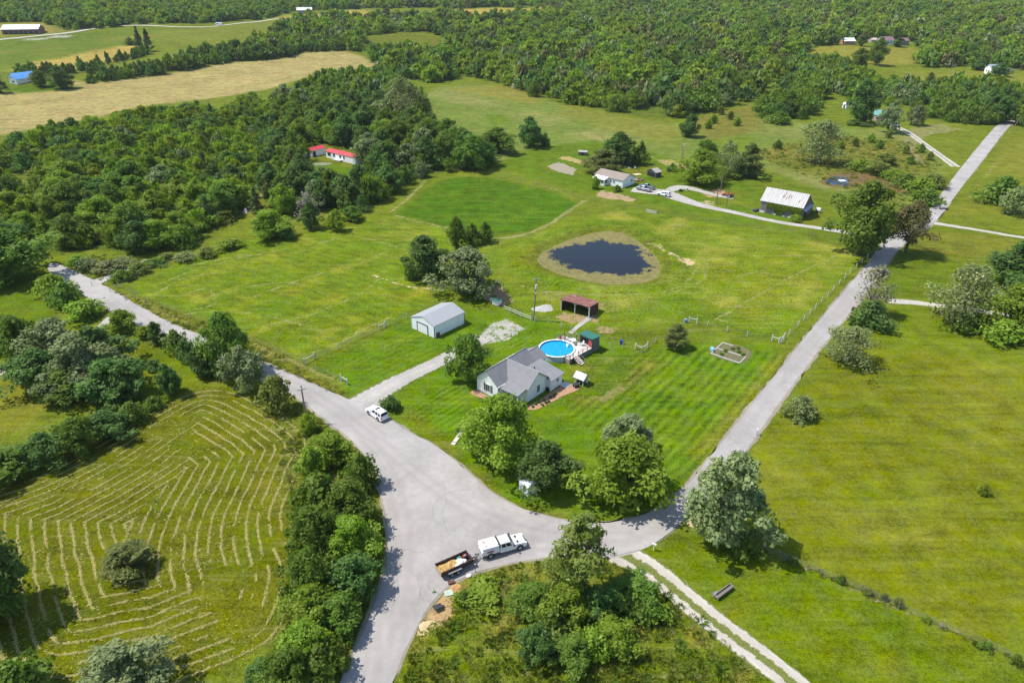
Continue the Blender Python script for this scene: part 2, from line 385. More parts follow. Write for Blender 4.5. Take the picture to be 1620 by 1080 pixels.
# wedge of rough meadow, bottom centre
field([(615,1090),(665,985),(700,940),(790,890),(880,880),(985,880),(1060,920),(1150,985),(1290,1110),(1250,1300),(560,1300)], (0.092,0.128,0.020), 0.8, 1.0, (0.17,0.165,0.05), 0.12, 3.5, 6.1)
field([(800,890),(850,890),(840,960),(800,985),(790,930)], (0.20,0.185,0.07), 1.5, 1.0, f=0.6)
# strip between the hay-field trees and the road
field([(430,640),(500,640),(560,690),(600,760),(615,850),(600,930),(570,1000),(530,1090),(400,1090),(470,900)], (0.085,0.115,0.022), 0.8, 1.0, (0.15,0.15,0.045), 0.1, 4, 3.9)
# red roofed house clearing
field([(455,300),(470,252),(500,246),(560,262),(595,290),(585,335),(520,345),(470,330),(420,330),(400,360),(390,320)], (0.125,0.150,0.030), 1.5, 0.6, (0.17,0.165,0.05), 0.1, 8, 1.2)
field([(482,275),(495,262),(520,256),(560,266),(580,280),(575,302),(540,300),(500,290)], (0.082,0.150,0.012), 1.0, 0.3)
# bare and pale places
for p, c, a in [
    ([(744,545),(760,525),(775,508),(800,503),(830,515),(836,522),(800,540),(770,548),(757,556)], GRAV, 0.62),
    ([(852,392),(862,386),(858,398)], SAND, 0.4),
    ([(870,500),(890,492),(950,500),(952,510),(900,512)], DIRT, 0.66),
    ([(775,448),(800,455),(820,475),(800,490),(780,480),(765,470)], DIRT, 0.66),
    ([(845,455),(900,462),(940,470),(990,478),(960,500),(900,480),(850,470)], (0.25,0.20,0.09), 0.5),
    ([(940,510),(985,520),(975,532),(940,528)], (0.30,0.22,0.11), 0.6),
    ([(1010,380),(1040,384),(1065,398),(1085,410),(1092,420),(1070,414),(1040,392)], SAND, 0.55),
    ([(1075,405),(1100,410),(1095,420),(1080,420)], SAND, 0.7),
    ([(1040,352),(1080,350),(1110,362),(1060,362)], (0.22,0.20,0.07), 0.5),
    ([(862,262),(885,256),(915,268),(905,278),(880,272)], (0.32,0.28,0.2), 0.8),
    ([(880,250),(895,246),(930,256),(925,262)], STRAW, 0.75),
    ([(868,212),(930,208),(1000,232),(990,238),(930,216)], STRAW, 0.5),
    ([(1030,250),(1060,252),(1100,262),(1090,270),(1050,262)], STRAW, 0.6),
    ([(1110,306),(1130,298),(1150,302),(1148,312),(1118,312)], (0.40,0.24,0.15), 0.75),
    ([(1105,318),(1125,316),(1138,324),(1120,328)], SAND, 0.55),
    ([(655,990),(672,960),(690,930),(715,915),(745,905),(735,925),(725,950),(715,985),(690,990),(670,998)], (0.40,0.27,0.13), 0.72),
    ([(655,995),(672,975),(700,980),(690,1000),(660,1012)], SAND, 0.66),
    ([(980,830),(1000,822),(1030,818),(1020,826),(990,832)], SAND, 0.6),
    ([(1085,835),(1095,818),(1105,825),(1102,838)], SAND, 0.85),
    ([(940,310),(950,300),(985,308),(1010,316),(1000,320),(960,315)], (0.38,0.27,0.16), 0.7),
    ([(1440,200),(1490,195),(1530,205),(1470,215),(1450,235),(1470,260),(1450,262),(1425,225)], (0.24,0.22,0.10), 0.6),
    ([(120,475),(140,468),(165,480),(150,488)], SAND, 0.5),
    ([(20,60),(60,62),(110,52),(130,48),(110,60),(40,68)], GRAV, 0.6),
    ([(405,300),(425,292),(418,310),(408,318)], SAND, 0.7),
    ([(385,335),(398,328),(396,342)], SAND, 0.7),
    ([(920,630),(960,640),(990,620),(985,600),(970,590),(975,610),(950,628)], DRY, 0.7),
    ]: scar(p, c, a)
trail([(625,340),(650,348),(700,358),(740,367),(780,377),(830,371),(875,351),(905,330),(926,318)], 1.8, (0.27,0.25,0.10), 0.62)
trail([(618,336),(640,318),(660,300),(672,285)], 1.6, (0.27,0.25,0.10), 0.6)
trail([(690,277),(760,279),(830,290),(905,318)], 1.2, (0.25,0.24,0.09), 0.5)
trail([(590,436),(625,447),(655,455),(690,458)], 1.1, SAND, 0.66)
trail([(195,462),(250,490),(300,512),(360,530)], 1.3, DRY, 0.6)
trail([(400,545),(440,562),(482,582),(520,595),(542,605)], 1.3, DRY, 0.75)
trail([(860,240),(905,252),(960,262)], 1.4, STRAW, 0.5)
trail([(1000,235),(1040,252),(1100,268)], 1.6, STRAW, 0.6)
trail([(1600,230),(1560,275),(1530,315)], 0.7, DIRT, 0.7)
trail([(1160,318),(1190,330),(1195,345)], 1.4, DRY, 0.6)
trail([(1205,868),(1300,908),(1400,952),(1500,995),(1620,1052),(1700,1090)], 0.9, (0.26,0.21,0.11), 0.62)
trail([(1190,712),(1160,750),(1120,800)], 0.5, DIRT, 0.5)
for y0, pts in enumerate([[(840,290),(880,300),(920,318),(1000,335)], [(560,372),(640,395),(660,420)], [(300,420),(380,405),(470,400),(540,372)], [(330,470),(400,452),(470,448),(520,470)],
                          [(280,500),(350,490),(420,500),(500,520)], [(240,470),(290,440),(360,430)], [(1060,360),(1110,400),(1115,440),(1060,465)], [(790,440),(850,458),(930,465),(1020,466),(1080,450),(1105,420)], [(1020,470),(1060,490),(1120,502),(1210,520)], [(1130,505),(1230,450),(1320,405)], [(560,372),(500,385),(420,400),(330,420),(250,450)], [(620,395),(560,420),(480,440),(400,470)], [(600,440),(560,470),(480,500),(400,520)], [(280,470),(330,455),(340,480),(300,490)], [(1100,380),(1180,390),(1260,395)], [(1160,440),(1200,430),(1260,440)], [(620,500),(540,540),(490,560)]]):
    trail(pts, 1.0, (0.24,0.24,0.075), 0.6)
WOODS_FLOOR = []
# ------------------------------------------------------------------ woods: outlines (photo pixels of the tree feet)
WOODS = {
 'west': [(-80,254),(0,242),(100,220),(200,198),(330,182),(430,164),(455,170),(450,225),(432,250),(402,300),(385,335),(330,374),(270,398),(215,404),(150,394),(85,400),(40,374),(-80,348)],
 'band': [(440,170),(500,140),(560,130),(600,122),(640,150),(668,175),(672,200),(700,222),(750,240),(776,262),(765,270),(700,274),(640,294),(604,318),(575,335),(520,335),(470,332),(445,345),(425,330),(430,255),(450,225),(450,180)],
 'central': [(400,95),(402,75),(432,62),(455,44),(480,36),(540,32),(600,32),(700,31),(702,12),(565,14),(560,-14),(1740,-14),(1740,106),(1620,112),(1560,106),(1460,108),(1458,76),(1340,68),(1278,78),(1270,108),(1200,140),(1188,160),(1130,172),(1080,188),(1000,184),(920,168),(840,148),(800,134),(740,122),(680,132),(640,126),(600,102),(570,84),(540,77),(480,80),(420,92)],
 'north': [(-100,36),(60,35),(100,48),(130,47),(200,40),(350,36),(430,28),(470,18),(565,16),(565,-14),(-100,-14)],
 'row': [(1440,182),(1470,152),(1540,142),(1600,152),(1740,165),(1740,222),(1605,200),(1560,198),(1500,194)],
 'copse': [(1198,187),(1215,158),(1260,135),(1300,140),(1306,172),(1270,188),(1230,191)],
 'dip': [(1262,112),(1330,106),(1392,110),(1395,135),(1450,142),(1470,158),(1420,172),(1390,162),(1360,166),(1310,142),(1270,128)],
 'hedge': [(28,114),(75,113),(150,106),(215,84),(236,86),(150,113),(80,125),(28,126)],
 'hedgerow': [(138,127),(240,111),(300,97),(330,90),(400,82),(440,72),(480,66),(540,72),(545,80),(480,84),(420,95),(330,104),(240,120),(142,133)],
}
CLEAR = [
 [(572,88),(578,58),(640,50),(702,58),(704,86),(640,88)], [(700,31),(696,16),(760,12),(866,9),(862,25),(800,29),(745,33)], [(733,52),(740,36),(834,30),(802,46),(760,52)],
 [(1292,54),(1306,20),(1312,-14),(1326,-14),(1321,24),(1310,56)], [(1335,78),(1335,64),(1450,64),(1455,78)], [(415,34),(470,20),(566,20),(566,32),(470,36)],
 [(468,250),(480,240),(500,226),(560,236),(584,254),(590,280),(575,305),(520,312),(490,300),(470,285)], [(1322,100),(1440,100),(1455,140),(1395,142)], [(1530,130),(1530,105),(1600,105),(1600,125)],
 [(30,60),(-60,60),(-60,36),(70,36),(70,58)], [(1562,214),(1584,193),(1600,188),(1612,194),(1600,214)]]
WW = {k: [(q.x, q.y) for q in GP(v)] for k, v in WOODS.items()}
CW = [[(q.x, q.y) for q in GP(v)] for v in CLEAR]
for k, p in WW.items():
    m = (gy > 150); w = np.zeros(N); s_ = 2.5 if k in ('west', 'band', 'copse', 'row') else 5.0
    w[m] = sstep(-s_, s_, sdist(jx[m], jy[m], p))
    for c in CW: w[m] *= 1 - sstep(-2, 2, sdist(jx[m], jy[m], c))
    albedo = albedo * (1 - w[:, None]) + np.array(FLOOR) * w[:, None]; tuft = np.maximum(tuft, w); bare = bare * (1 - w); sa = sa * (1 - w)
# pond banks
_p = POND(gx, gy); w = np.exp(-((_p + 0.5 + 0.9 * fbm(gx, gy, 6.0, 2.0)) / 1.1) ** 2) * (_p > -50); albedo = albedo * (1 - 0.6 * w[:, None]) + np.array((0.10, 0.10, 0.03)) * 0.6 * w[:, None]
w = np.exp(-((_p + 5.5) / 2.0) ** 2) * (_p > -50); albedo = albedo * (1 - 0.55 * w[:, None]) + np.array((0.085, 0.16, 0.016)) * 0.55 * w[:, None]

def ground_material():
    m = bpy.data.materials.new('ground_grass'); b = NB(nt(m)); v = b.obj()
    def attr(n):
        a = b.n('ShaderNodeAttribute'); a.attribute_name = n; return a
    al = attr('albedo').outputs['Color']; bc = attr('barecol').outputs['Color']; ba = attr('bare').outputs['Fac']; tf = attr('tuft').outputs['Fac']
    us = attr('stripe_u').outputs['Fac']; am = attr('stripe_a').outputs['Fac']
    big = b.noise(v, 0.035, 3, 0.55); mid = b.noise(v, 0.23, 4, 0.6, 0.4); fine = b.noise(v, 1.6, 4, 0.7); vf = b.noise(v, 6.5, 2, 0.6)
    val = b.math('ADD', b.remap(mid, 0.3, 0.7, 0.76, 1.24), b.remap(big, 0.3, 0.7, -0.09, 0.09))
    mp = b.n('ShaderNodeMapping'); mp.inputs['Rotation'].default_value = (0, 0, 0.72); mp.inputs['Scale'].default_value = (0.05, 0.62, 1); b.set(mp.inputs[0], v)
    sw = b.noise(mp.outputs[0], 1.0, 4, 0.6, 0.6); val = b.math('ADD', val, b.remap(sw, 0.3, 0.7, -0.17, 0.17))
    mp2 = b.n('ShaderNodeMapping'); mp2.inputs['Rotation'].default_value = (0, 0, -0.35); mp2.inputs['Scale'].default_value = (0.07, 0.8, 1); b.set(mp2.inputs[0], v)
    sw2 = b.noise(mp2.outputs[0], 1.0, 3, 0.6, 0.8); dryl = b.math('MULTIPLY', b.remap(sw2, 0.56, 0.72, 0, 1, True), b.math('MULTIPLY', tf, 0.55))
    ff = b.math('MULTIPLY_ADD', tf, 0.85, 0.42)
    val = b.math('ADD', val, b.math('MULTIPLY', b.remap(fine, 0.25, 0.75, -0.55, 0.55), ff))
    val = b.math('ADD', val, b.math('MULTIPLY', b.remap(vf, 0.25, 0.75, -0.58, 0.58), ff))
    val = b.math('ADD', val, b.math('MULTIPLY', b.remap(b.noise(v, 3.3, 3, 0.65), 0.25, 0.75, -0.42, 0.42), ff))
    # mowing / raking stripes
    d = b.math('MULTIPLY_ADD', b.noise(v, 0.5, 3), 0.55, us); sn = b.math('SINE', b.math('MULTIPLY', d, 2 * math.pi))
    brk = b.remap(b.noise(v, 0.3, 3), 0.35, 0.6, 0.25, 1.0)
    val = b.math('ADD', val, b.math('MULTIPLY', b.math('MULTIPLY', sn, am), brk))
    hue = b.remap(b.noise(v, 0.12, 4, 0.6), 0.3, 0.7, 0.478, 0.512); sat = b.remap(b.noise(v, 0.5, 3), 0.3, 0.7, 1.10, 0.95)
    c = b.hsv(al, hue, sat, b.math('MAXIMUM', val, 0.18))
    # dead straw flecks
    fl = b.math('MULTIPLY', b.remap(b.noise(v, 2.6, 5, 0.75), 0.60, 0.70, 0, 1, True), b.math('MULTIPLY_ADD', tf, 0.36, 0.04))
    c = b.mix(fl, c, (0.30, 0.27, 0.11)); c = b.mix(dryl, c, (0.235, 0.225, 0.075))
    # bare ground with ragged edges
    edge = b.math('ADD', ba, b.math('ADD', b.remap(b.noise(v, 0.55, 5, 0.65), 0.25, 0.75, -0.30, 0.30), b.remap(b.noise(v, 3.2, 3, 0.6), 0.25, 0.75, -0.22, 0.22)))
    bm = b.math('MULTIPLY', b.remap(edge, 0.46, 0.68, 0, 1, True), b.remap(ba, 0.0, 0.25, 0, 1))
    x = b.n('ShaderNodeVectorMath', operation='SCALE'); b.set(x.inputs[0], bc); b.set(x.inputs['Scale'], b.math('ADD', b.remap(fine, 0.25, 0.75, 0.72, 1.28), b.remap(vf, 0.25, 0.75, -0.15, 0.15)))
    c = b.mix(bm, c, x.outputs[0])
    h = b.math('ADD', b.math('MULTIPLY', fine, 0.7), b.math('MULTIPLY', vf, 0.35))
    b.out(c, 0.95, b.bump(h, 0.55, 0.22), 0, 0.03); return m
nx, ny = len(XS), len(YS)
ii = (np.arange(ny - 1)[:, None] * nx + np.arange(nx - 1)[None, :]).ravel()
F = np.stack([ii, ii + 1, ii + nx + 1, ii + nx], 1)
me = np_mesh('ground', np.stack([gx, gy, gz], 1), F, [ground_material()])
me.polygons.foreach_set('use_smooth', np.ones(len(F), bool))
def addcol(me, n, a):
    at = me.attributes.new(n, 'FLOAT_COLOR', 'POINT'); at.data.foreach_set('color', np.concatenate([a, np.ones((len(a), 1))], 1).astype(np.float32).ravel())
def addf(me, n, a, dom='POINT'):
    at = me.attributes.new(n, 'FLOAT', dom); at.data.foreach_set('value', np.asarray(a, np.float32).ravel())
addcol(me, 'albedo', np.clip(albedo * np.array((0.86, 0.83, 0.46)), 0, 1)); addcol(me, 'barecol', barecol * 0.85); addf(me, 'bare', bare); addf(me, 'tuft', tuft); addf(me, 'stripe_u', su); addf(me, 'stripe_a', sa)
tag(mesh_obj('ground', me), kind='structure')

# ------------------------------------------------------------------ ponds
def pond_material(name, deep, algae, alcol2):
    m = bpy.data.materials.new(name); b = NB(nt(m)); v = b.obj()
    a = b.n('ShaderNodeAttribute'); a.attribute_name = 'algae'; al = a.outputs['Fac']
    e = b.math('ADD', al, b.math('ADD', b.remap(b.noise(v, 0.28, 6, 0.75), 0.25, 0.75, -0.62, 0.62), b.remap(b.noise(v, 2.2, 4, 0.7), 0.25, 0.75, -0.2, 0.2)))
    k = b.remap(e, 0.45, 0.60, 0, 1, True)
    ac = b.mix(b.remap(b.noise(v, 0.9, 4, 0.7), 0.35, 0.65), algae, alcol2)
    x = b.n('ShaderNodeVectorMath', operation='SCALE'); b.set(x.inputs[0], ac); b.set(x.inputs['Scale'], b.remap(b.noise(v, 5.0, 3, 0.7), 0.25, 0.75, 0.6, 1.4))
    c = b.mix(k, deep, x.outputs[0]); rough = b.math('MULTIPLY_ADD', k, 0.8, 0.06)
    h = b.math('MULTIPLY', b.noise(v, 1.1, 3, 0.6), 1.0)
    b.out(c, rough, b.bump(h, 0.12, 0.05), 0, 0.2); return m
def pond(name, outline, inner, z, mt, step=0.8, lo=0.0):
    p = [(q[0], q[1]) for q in outline]; q_ = [(q[0], q[1]) for q in inner]
    xs = np.arange(min(a[0] for a in p) - 1, max(a[0] for a in p) + 1, step); ys = np.arange(min(a[1] for a in p) - 1, max(a[1] for a in p) + 1, step)
    X, Y = np.meshgrid(xs, ys); X = X.ravel(); Y = Y.ravel(); s = sdist(X, Y, p); d = sdist(X, Y, q_)
    al = np.where(s > 0, 0.41 - d * 0.2 + 0.3 * fbm(X, Y, 5.0, 1.0) + 0.3 * fbm(X, Y, 13.0, 2.0), 1.0).clip(lo, 1.2)
    n = len(xs); i = (np.arange(len(ys) - 1)[:, None] * n + np.arange(n - 1)[None, :]).ravel(); F = np.stack([i, i + 1, i + n + 1, i + n], 1)
    F = F[(s[F] > -1.2).any(1)]
    me = np_mesh(name, np.stack([X, Y, np.full(len(X), z)], 1), F, [mt]); addf(me, 'algae', al); return tag(mesh_obj(name, me), kind='structure')
inner = [(q.x, q.y) for q in [G(a, b_, -0.35) for a, b_ in [(864,407),(878,397),(900,390),(925,385),(945,381),(962,383),(990,388),(1012,396),(1023,405),(1026,420),(1014,431),(985,434),(960,433),(930,430),(900,422),(880,413)]]]
pond('pond_water', POND_EDGE, inner, -0.38, pond_material('pond_water', (0.007, 0.008, 0.010), (0.225, 0.180, 0.058), (0.105, 0.108, 0.035)))
o2 = [(q.x, q.y) for q in GP([(1303,290),(1312,282),(1330,276),(1350,274),(1385,278),(1410,288),(1428,300),(1425,304),(1400,300),(1375,294),(1345,295),(1320,294)])]
i2 = [(q.x, q.y) for q in GP([(1309,288),(1318,281),(1335,279),(1345,291),(1340,294),(1320,292)])]
pond('farm_pond', o2, i2, 0.06, pond_material('farm_pond', (0.020, 0.040, 0.11), (0.15, 0.09, 0.025), (0.11, 0.085, 0.03)))
o3 = [(q.x, q.y) for q in GP([(1396,130),(1404,127),(1420,129),(1440,134),(1452,140),(1440,141),(1415,138),(1400,137)])]
pond('far_pond', o3, o3, float(G(1410, 133).z) + 0.5, pond_material('far_pond', (0.02, 0.13, 0.17), (0.08, 0.10, 0.04), (0.06, 0.09, 0.04)), 1.5)

# ------------------------------------------------------------------ roads
def road_material(name, col, var=0.095, gravel=0.0, grass=None):
    m = bpy.data.materials.new(name); b = NB(nt(m)); v = b.obj()
    n1 = b.noise(v, 0.12, 4, 0.6); n2 = b.noise(v, 0.9, 5, 0.65); n3 = b.noise(v, 9.0, 3, 0.7)
    f = b.math('ADD', b.remap(n1, 0.35, 0.65, 1 - var * 1.2, 1 + var * 1.2), b.math('ADD', b.remap(n2, 0.3, 0.7, -var, var), b.remap(n3, 0.25, 0.75, -0.10 - gravel, 0.10 + gravel)))
    x = b.n('ShaderNodeVectorMath', operation='SCALE'); x.inputs[0].default_value = col; b.set(x.inputs['Scale'], f); c = x.outputs[0]
    c = b.mix(b.math('MULTIPLY', b.remap(b.noise(v, 0.35, 5, 0.7), 0.5, 0.72, 0, 1, True), 0.35), c, (col[0] * 0.86, col[1] * 0.84, col[2] * 0.84))
    pt = b.n('ShaderNodeTexVoronoi'); pt.inputs['Scale'].default_value = 0.11; pt.inputs['Randomness'].default_value = 1.0; b.set(pt.inputs['Vector'], v); pr_ = b.n('ShaderNodeSeparateColor'); b.set(pr_.inputs[0], pt.outputs['Color'])
    c = b.hsv(c, 0.5, 1.0, b.remap(pr_.outputs[0], 0, 1, 0.955, 1.04))
    # polished wheel paths: slightly darker band along the middle of each lane
    a = b.n('ShaderNodeAttribute'); a.attribute_name = 'wheel'
    c = b.mix(b.math('MULTIPLY', a.outputs['Fac'], b.remap(n2, 0.3, 0.7, 0.15, 0.6)), c, (col[0] * 0.72, col[1] * 0.70, col[2] * 0.70))
    if grass:
        g = b.n('ShaderNodeAttribute'); g.attribute_name = 'edge'
        e = b.math('ADD', g.outputs['Fac'], b.math('ADD', b.remap(b.noise(v, 1.1, 5, 0.7), 0.25, 0.75, -0.5, 0.5), b.remap(n3, 0.25, 0.75, -0.25, 0.25)))
        y = b.n('ShaderNodeVectorMath', operation='SCALE'); y.inputs[0].default_value = grass; b.set(y.inputs['Scale'], b.remap(b.noise(v, 4.0, 4, 0.7), 0.25, 0.75, 0.5, 1.5))
        c = b.mix(b.remap(e, 0.48, 0.66, 0, 1, True), c, y.outputs[0])
    b.out(c, 0.9, b.bump(n3, 0.25 + gravel, 0.02), 0, 0.2); return m
def area_sheet(name, outline, z, mt, step=0.6, jit=0.0, edgew=0.0, wheel=None):
    """a flat sheet filling an outline: triangulated strip of the outline with a fine inner grid left to the material"""
    p = smooth_line(outline, step, True); inner_pts = []
    if jit:
        p = [np.array(q) + np.array((wob(q[0], q[1], 1.7, 1.0), wob(q[0], q[1], 1.9, 6.0))) * jit for q in p]
    from mathutils.geometry import delaunay_2d_cdt
    n = len(p)
    if wheel:
        P2 = np.array(p); X_, Y_ = np.meshgrid(np.arange(P2[:, 0].min(), P2[:, 0].max(), 0.8), np.arange(P2[:, 1].min(), min(P2[:, 1].max(), 150), 0.8)); X_ = X_.ravel(); Y_ = Y_.ravel(); k_ = in_poly(X_, Y_, [tuple(q) for q in p]); X_ = X_[k_]; Y_ = Y_[k_]; k_ = seg_dist(X_, Y_, [tuple(q) for q in p], True) > 0.35; inner_pts = list(zip(X_[k_], Y_[k_]))
    vo, eo, fo, *_ = delaunay_2d_cdt([Vector((q[0], q[1])) for q in list(p) + inner_pts], [(i, (i + 1) % n) for i in range(n)], [], 0, 1e-4)
    pp = [(q[0], q[1]) for q in p]; vv = np.array([tuple(q) for q in vo]); fo = np.array([f for f in fo if len(f) == 3]); ce = vv[fo].mean(1)
    fo = fo[in_poly(ce[:, 0], ce[:, 1], pp)]; me = np_mesh(name, np.concatenate([vv, np.zeros((len(vv), 1))], 1), fo)
    me.materials.append(mt)
    co = np.empty(len(me.vertices) * 3, np.float32); me.vertices.foreach_get('co', co); co = co.reshape(-1, 3)
    co[:, 2] = np.asarray(height(co[:, 0], co[:, 1])) + z; me.vertices.foreach_set('co', co.ravel()); me.update()
    if wheel:
        W = np.zeros(len(co))
        for l in wheel:
            d = seg_dist(co[:, 0], co[:, 1], smooth_line([(q.x, q.y) for q in GP(l)], 3.0)); W = np.maximum(W, np.exp(-((d - 0.85) / 0.45) ** 2))
        addf(me, 'wheel', W)
    return me
def ribbon(name, pts, widths, z, mt, step=1.5, jit=0.0, nacross=9, crown_strip=None):
    c = smooth_line([(q[0], q[1], 0) for q in pts], step); n = len(c)
    wl = np.interp(np.linspace(0, 1, n), np.linspace(0, 1, len(widths)), widths)
    V = []; W = []; E_ = []
    for i, q in enumerate(c):
        d = c[min(i + 1, n - 1)] - c[max(i - 1, 0)]; d = d / (np.linalg.norm(d) + 1e-9); nn = np.array((-d[1], d[0]))
        for j in range(nacross):
            t = j / (nacross - 1) * 2 - 1; q2 = q + nn * t * wl[i] / 2
            if abs(t) > 0.99 and jit: q2 = q2 + nn * jit * wob(q2[0], q2[1], 1.6, 2.0)
            V.append((q2[0], q2[1], float(height(q2[0], q2[1])) + z))
            W.append(math.exp(-((abs(t) - 0.5) / 0.2) ** 2)); E_.append(max(0.0, (abs(t) - 0.62) / 0.38) if crown_strip is None else max(max(0.0, (abs(t) - 0.72) / 0.28), crown_strip * max(0.0, 1 - abs(t) / 0.5)))
    i = (np.arange(n - 1)[:, None] * nacross + np.arange(nacross - 1)[None, :]).ravel(); F = np.stack([i + 1, i, i + nacross, i + nacross + 1], 1)
    me = np_mesh(name, V, F, [mt]); addf(me, 'wheel', W); addf(me, 'edge', E_); return me
ASPH = (0.318, 0.296, 0.276)
M_road = road_material('old_asphalt', ASPH); M_drive = road_material('gravel_drive', (0.37, 0.345, 0.31), 0.1, 0.12, (0.11, 0.13, 0.03)); M_two = road_material('two_track', (0.42, 0.385, 0.325), 0.1, 0.12, (0.12, 0.14, 0.03))
M_should = road_material('road_shoulder', (0.26, 0.225, 0.165), 0.15, 0.25, (0.10, 0.12, 0.025))
road_n = [(86,416),(150,444),(205,476),(270,511),(330,536),(400,566),(450,587),(500,609),(545,629),(562,633),(590,636),(606,655),(650,684),(690,706),(730,737),(770,772),(810,797),(850,812),(900,824),(940,827),(985,823),(1020,813),(1050,797),(1078,776),(1104,748),(1132,713),(1160,676),(1200,626),(1240,577),(1275,532),(1310,491),(1345,450),(1372,417),(1386,396),(1398,381),(1424,366),(1450,354),(1464,340),(1480,318),(1512,276),(1545,235),(1568,208),(1580,196),(1594,184)]
road_s = [(1612,186),(1598,199),(1586,212),(1566,238),(1534,280),(1504,320),(1488,341),(1470,358),(1444,374),(1420,396),(1405,415),(1385,440),(1360,474),(1330,512),(1300,548),(1262,598),(1225,648),(1192,697),(1160,738),(1125,778),(1090,815),(1060,842),(1025,865),(985,880),(950,882),(900,878),(830,886),(770,899),(735,912),(705,930),(680,956),(660,990),(640,1030),(615,1090),(590,1160)]
road_w = [(508,1160),(535,1085),(560,1030),(585,975),(603,925),(613,880),(613,830),(603,780),(585,735),(560,700),(530,675),(490,645),(455,620),(400,597),(340,572),(270,545),(215,517),(165,486),(125,462),(78,430)]
LANES = [[(110,440),(240,525),(400,582),(500,628),(570,680),(620,760),(640,850),(635,930),(610,1000),(575,1085)], [(500,628),(600,700),(700,780),(800,830),(900,850),(1000,845),(1070,805),(1145,712),(1240,590),(1340,480),(1395,400)], [(1000,850),(900,858),(800,868),(720,880),(670,920),(640,980),(600,1085)], [(120,445),(250,518),(410,576),(520,625),(600,690)]]
rp = [(q.x, q.y) for q in GP(road_n + road_s + road_w)]
road = tag(mesh_obj('road', area_sheet('road', rp, 0.03, M_road, 1.6, 0.10, wheel=LANES)), kind='structure')
def offset_line(px, w, name):
    q = [(a.x, a.y) for a in GP(px)]; me = ribbon(name, q, [w * 0.7, w * 1.9, w * 1.5, w * 2.0, w * 1.4, w * 1.9, w * 0.6], 0.015, M_should, 2.0, 0.5, 7); return me
for i, (l, w) in enumerate([(road_n[:9], 0.45), (road_n[10:21], 0.35), (road_n[19:33], 0.55), (road_s[5:21], 0.75), (road_s[23:], 0.5), (road_w[1:13], 0.65), (road_w[12:], 0.4), (road_s[:5], 0.5)]):
    tag(mesh_obj('road_shoulder', offset_line(l, w, 'road_shoulder')), kind='structure')
def path(name, px, widths, mt, z=0.022, jit=0.25, cs=None, step=1.5):
    return tag(mesh_obj(name, ribbon(name, [(q.x, q.y) for q in GP(px)], widths, z, mt, step, jit, 11, cs)), kind='structure')
path('gravel_driveway', [(572,640),(600,620),(640,598),(690,574),(740,548),(765,534)], [7.2, 5.2, 4.4, 4.2, 4.4, 5.0], M_drive, 0.024)
path('two_track_lane', [(975,872),(1015,893),(1060,926),(1110,968),(1165,1010),(1225,1055),(1290,1110)], [4.6, 4.4, 4.0, 3.8, 3.7, 3.6, 3.6], M_two, 0.024, 0.25, 1.25)
path('neighbour_driveway', [(1388,377),(1340,368),(1290,360),(1230,351),(1170,338),(1110,325),(1075,314),(1050,305),(1020,302),(1000,300)], [3.6, 3.2, 3.0, 3.0, 3.2, 3.6, 4.6, 7.0, 8.0, 6.0], M_drive, 0.024, 0.3, 0.35)
path('neighbour_turnaround', [(1058,302),(1075,296),(1100,300),(1130,308),(1160,314)], [4.0, 5.5, 4.0, 3.0, 2.4], M_drive, 0.018, 0.3, 0.4)
path('gravel_lane', [(1404,476),(1440,478),(1490,484),(1540,490),(1600,500),(1680,512)], [3.2, 2.8, 2.6, 2.6, 2.6, 2.6], M_two, 0.024, 0.25, 0.3)
path('field_entrance_lane', [(1478,353),(1510,358),(1560,366),(1600,373),(1680,385)], [3.6, 2.4, 2.3, 2.3, 2.3], M_two, 0.024, 0.25, 0.3)
path('farmhouse_lane', [(1512,264),(1490,248),(1465,230),(1440,212),(1422,203),(1408,200)], [4.2, 3.6, 3.4, 3.4, 4.0, 5.0], M_two, 0.024, 0.3, 0.8)
path('west_lane', [(148,448),(175,437),(205,425),(236,411)], [4.5, 3.0, 2.8, 2.6], M_drive, 0.024, 0.2, 0.2)
path('garden_lane', [(-60,612),(0,590),(30,575),(60,566)], [2.4, 2.4, 2.4, 2.2], M_two, 0.024, 0.2, 0.3)
path('yard_drive', [(200,486),(178,500),(165,512),(155,522)], [2.2, 2.2, 2.2, 2.2], M_drive, 0.018, 0.2, 0.2)
path('hill_road', [(-60,72),(0,63),(60,57),(110,52),(160,44),(200,41),(290,43),(350,41),(420,33),(440,30)], [6, 6, 6, 5, 5, 5, 5, 5, 5, 5], M_two, 0.15, 0.2, 0.1, 6)
path('far_road', [(1455,68),(1500,74),(1540,80),(1600,88)], [6, 6, 6, 6], M_road, 0.25, 0.2, None, 6)
path('stone_walk', [(902,527),(912,518),(925,508),(935,500)], [1.5, 1.3, 1.4, 1.8], M_drive, 0.03, 0.2, 0.1, 0.6)
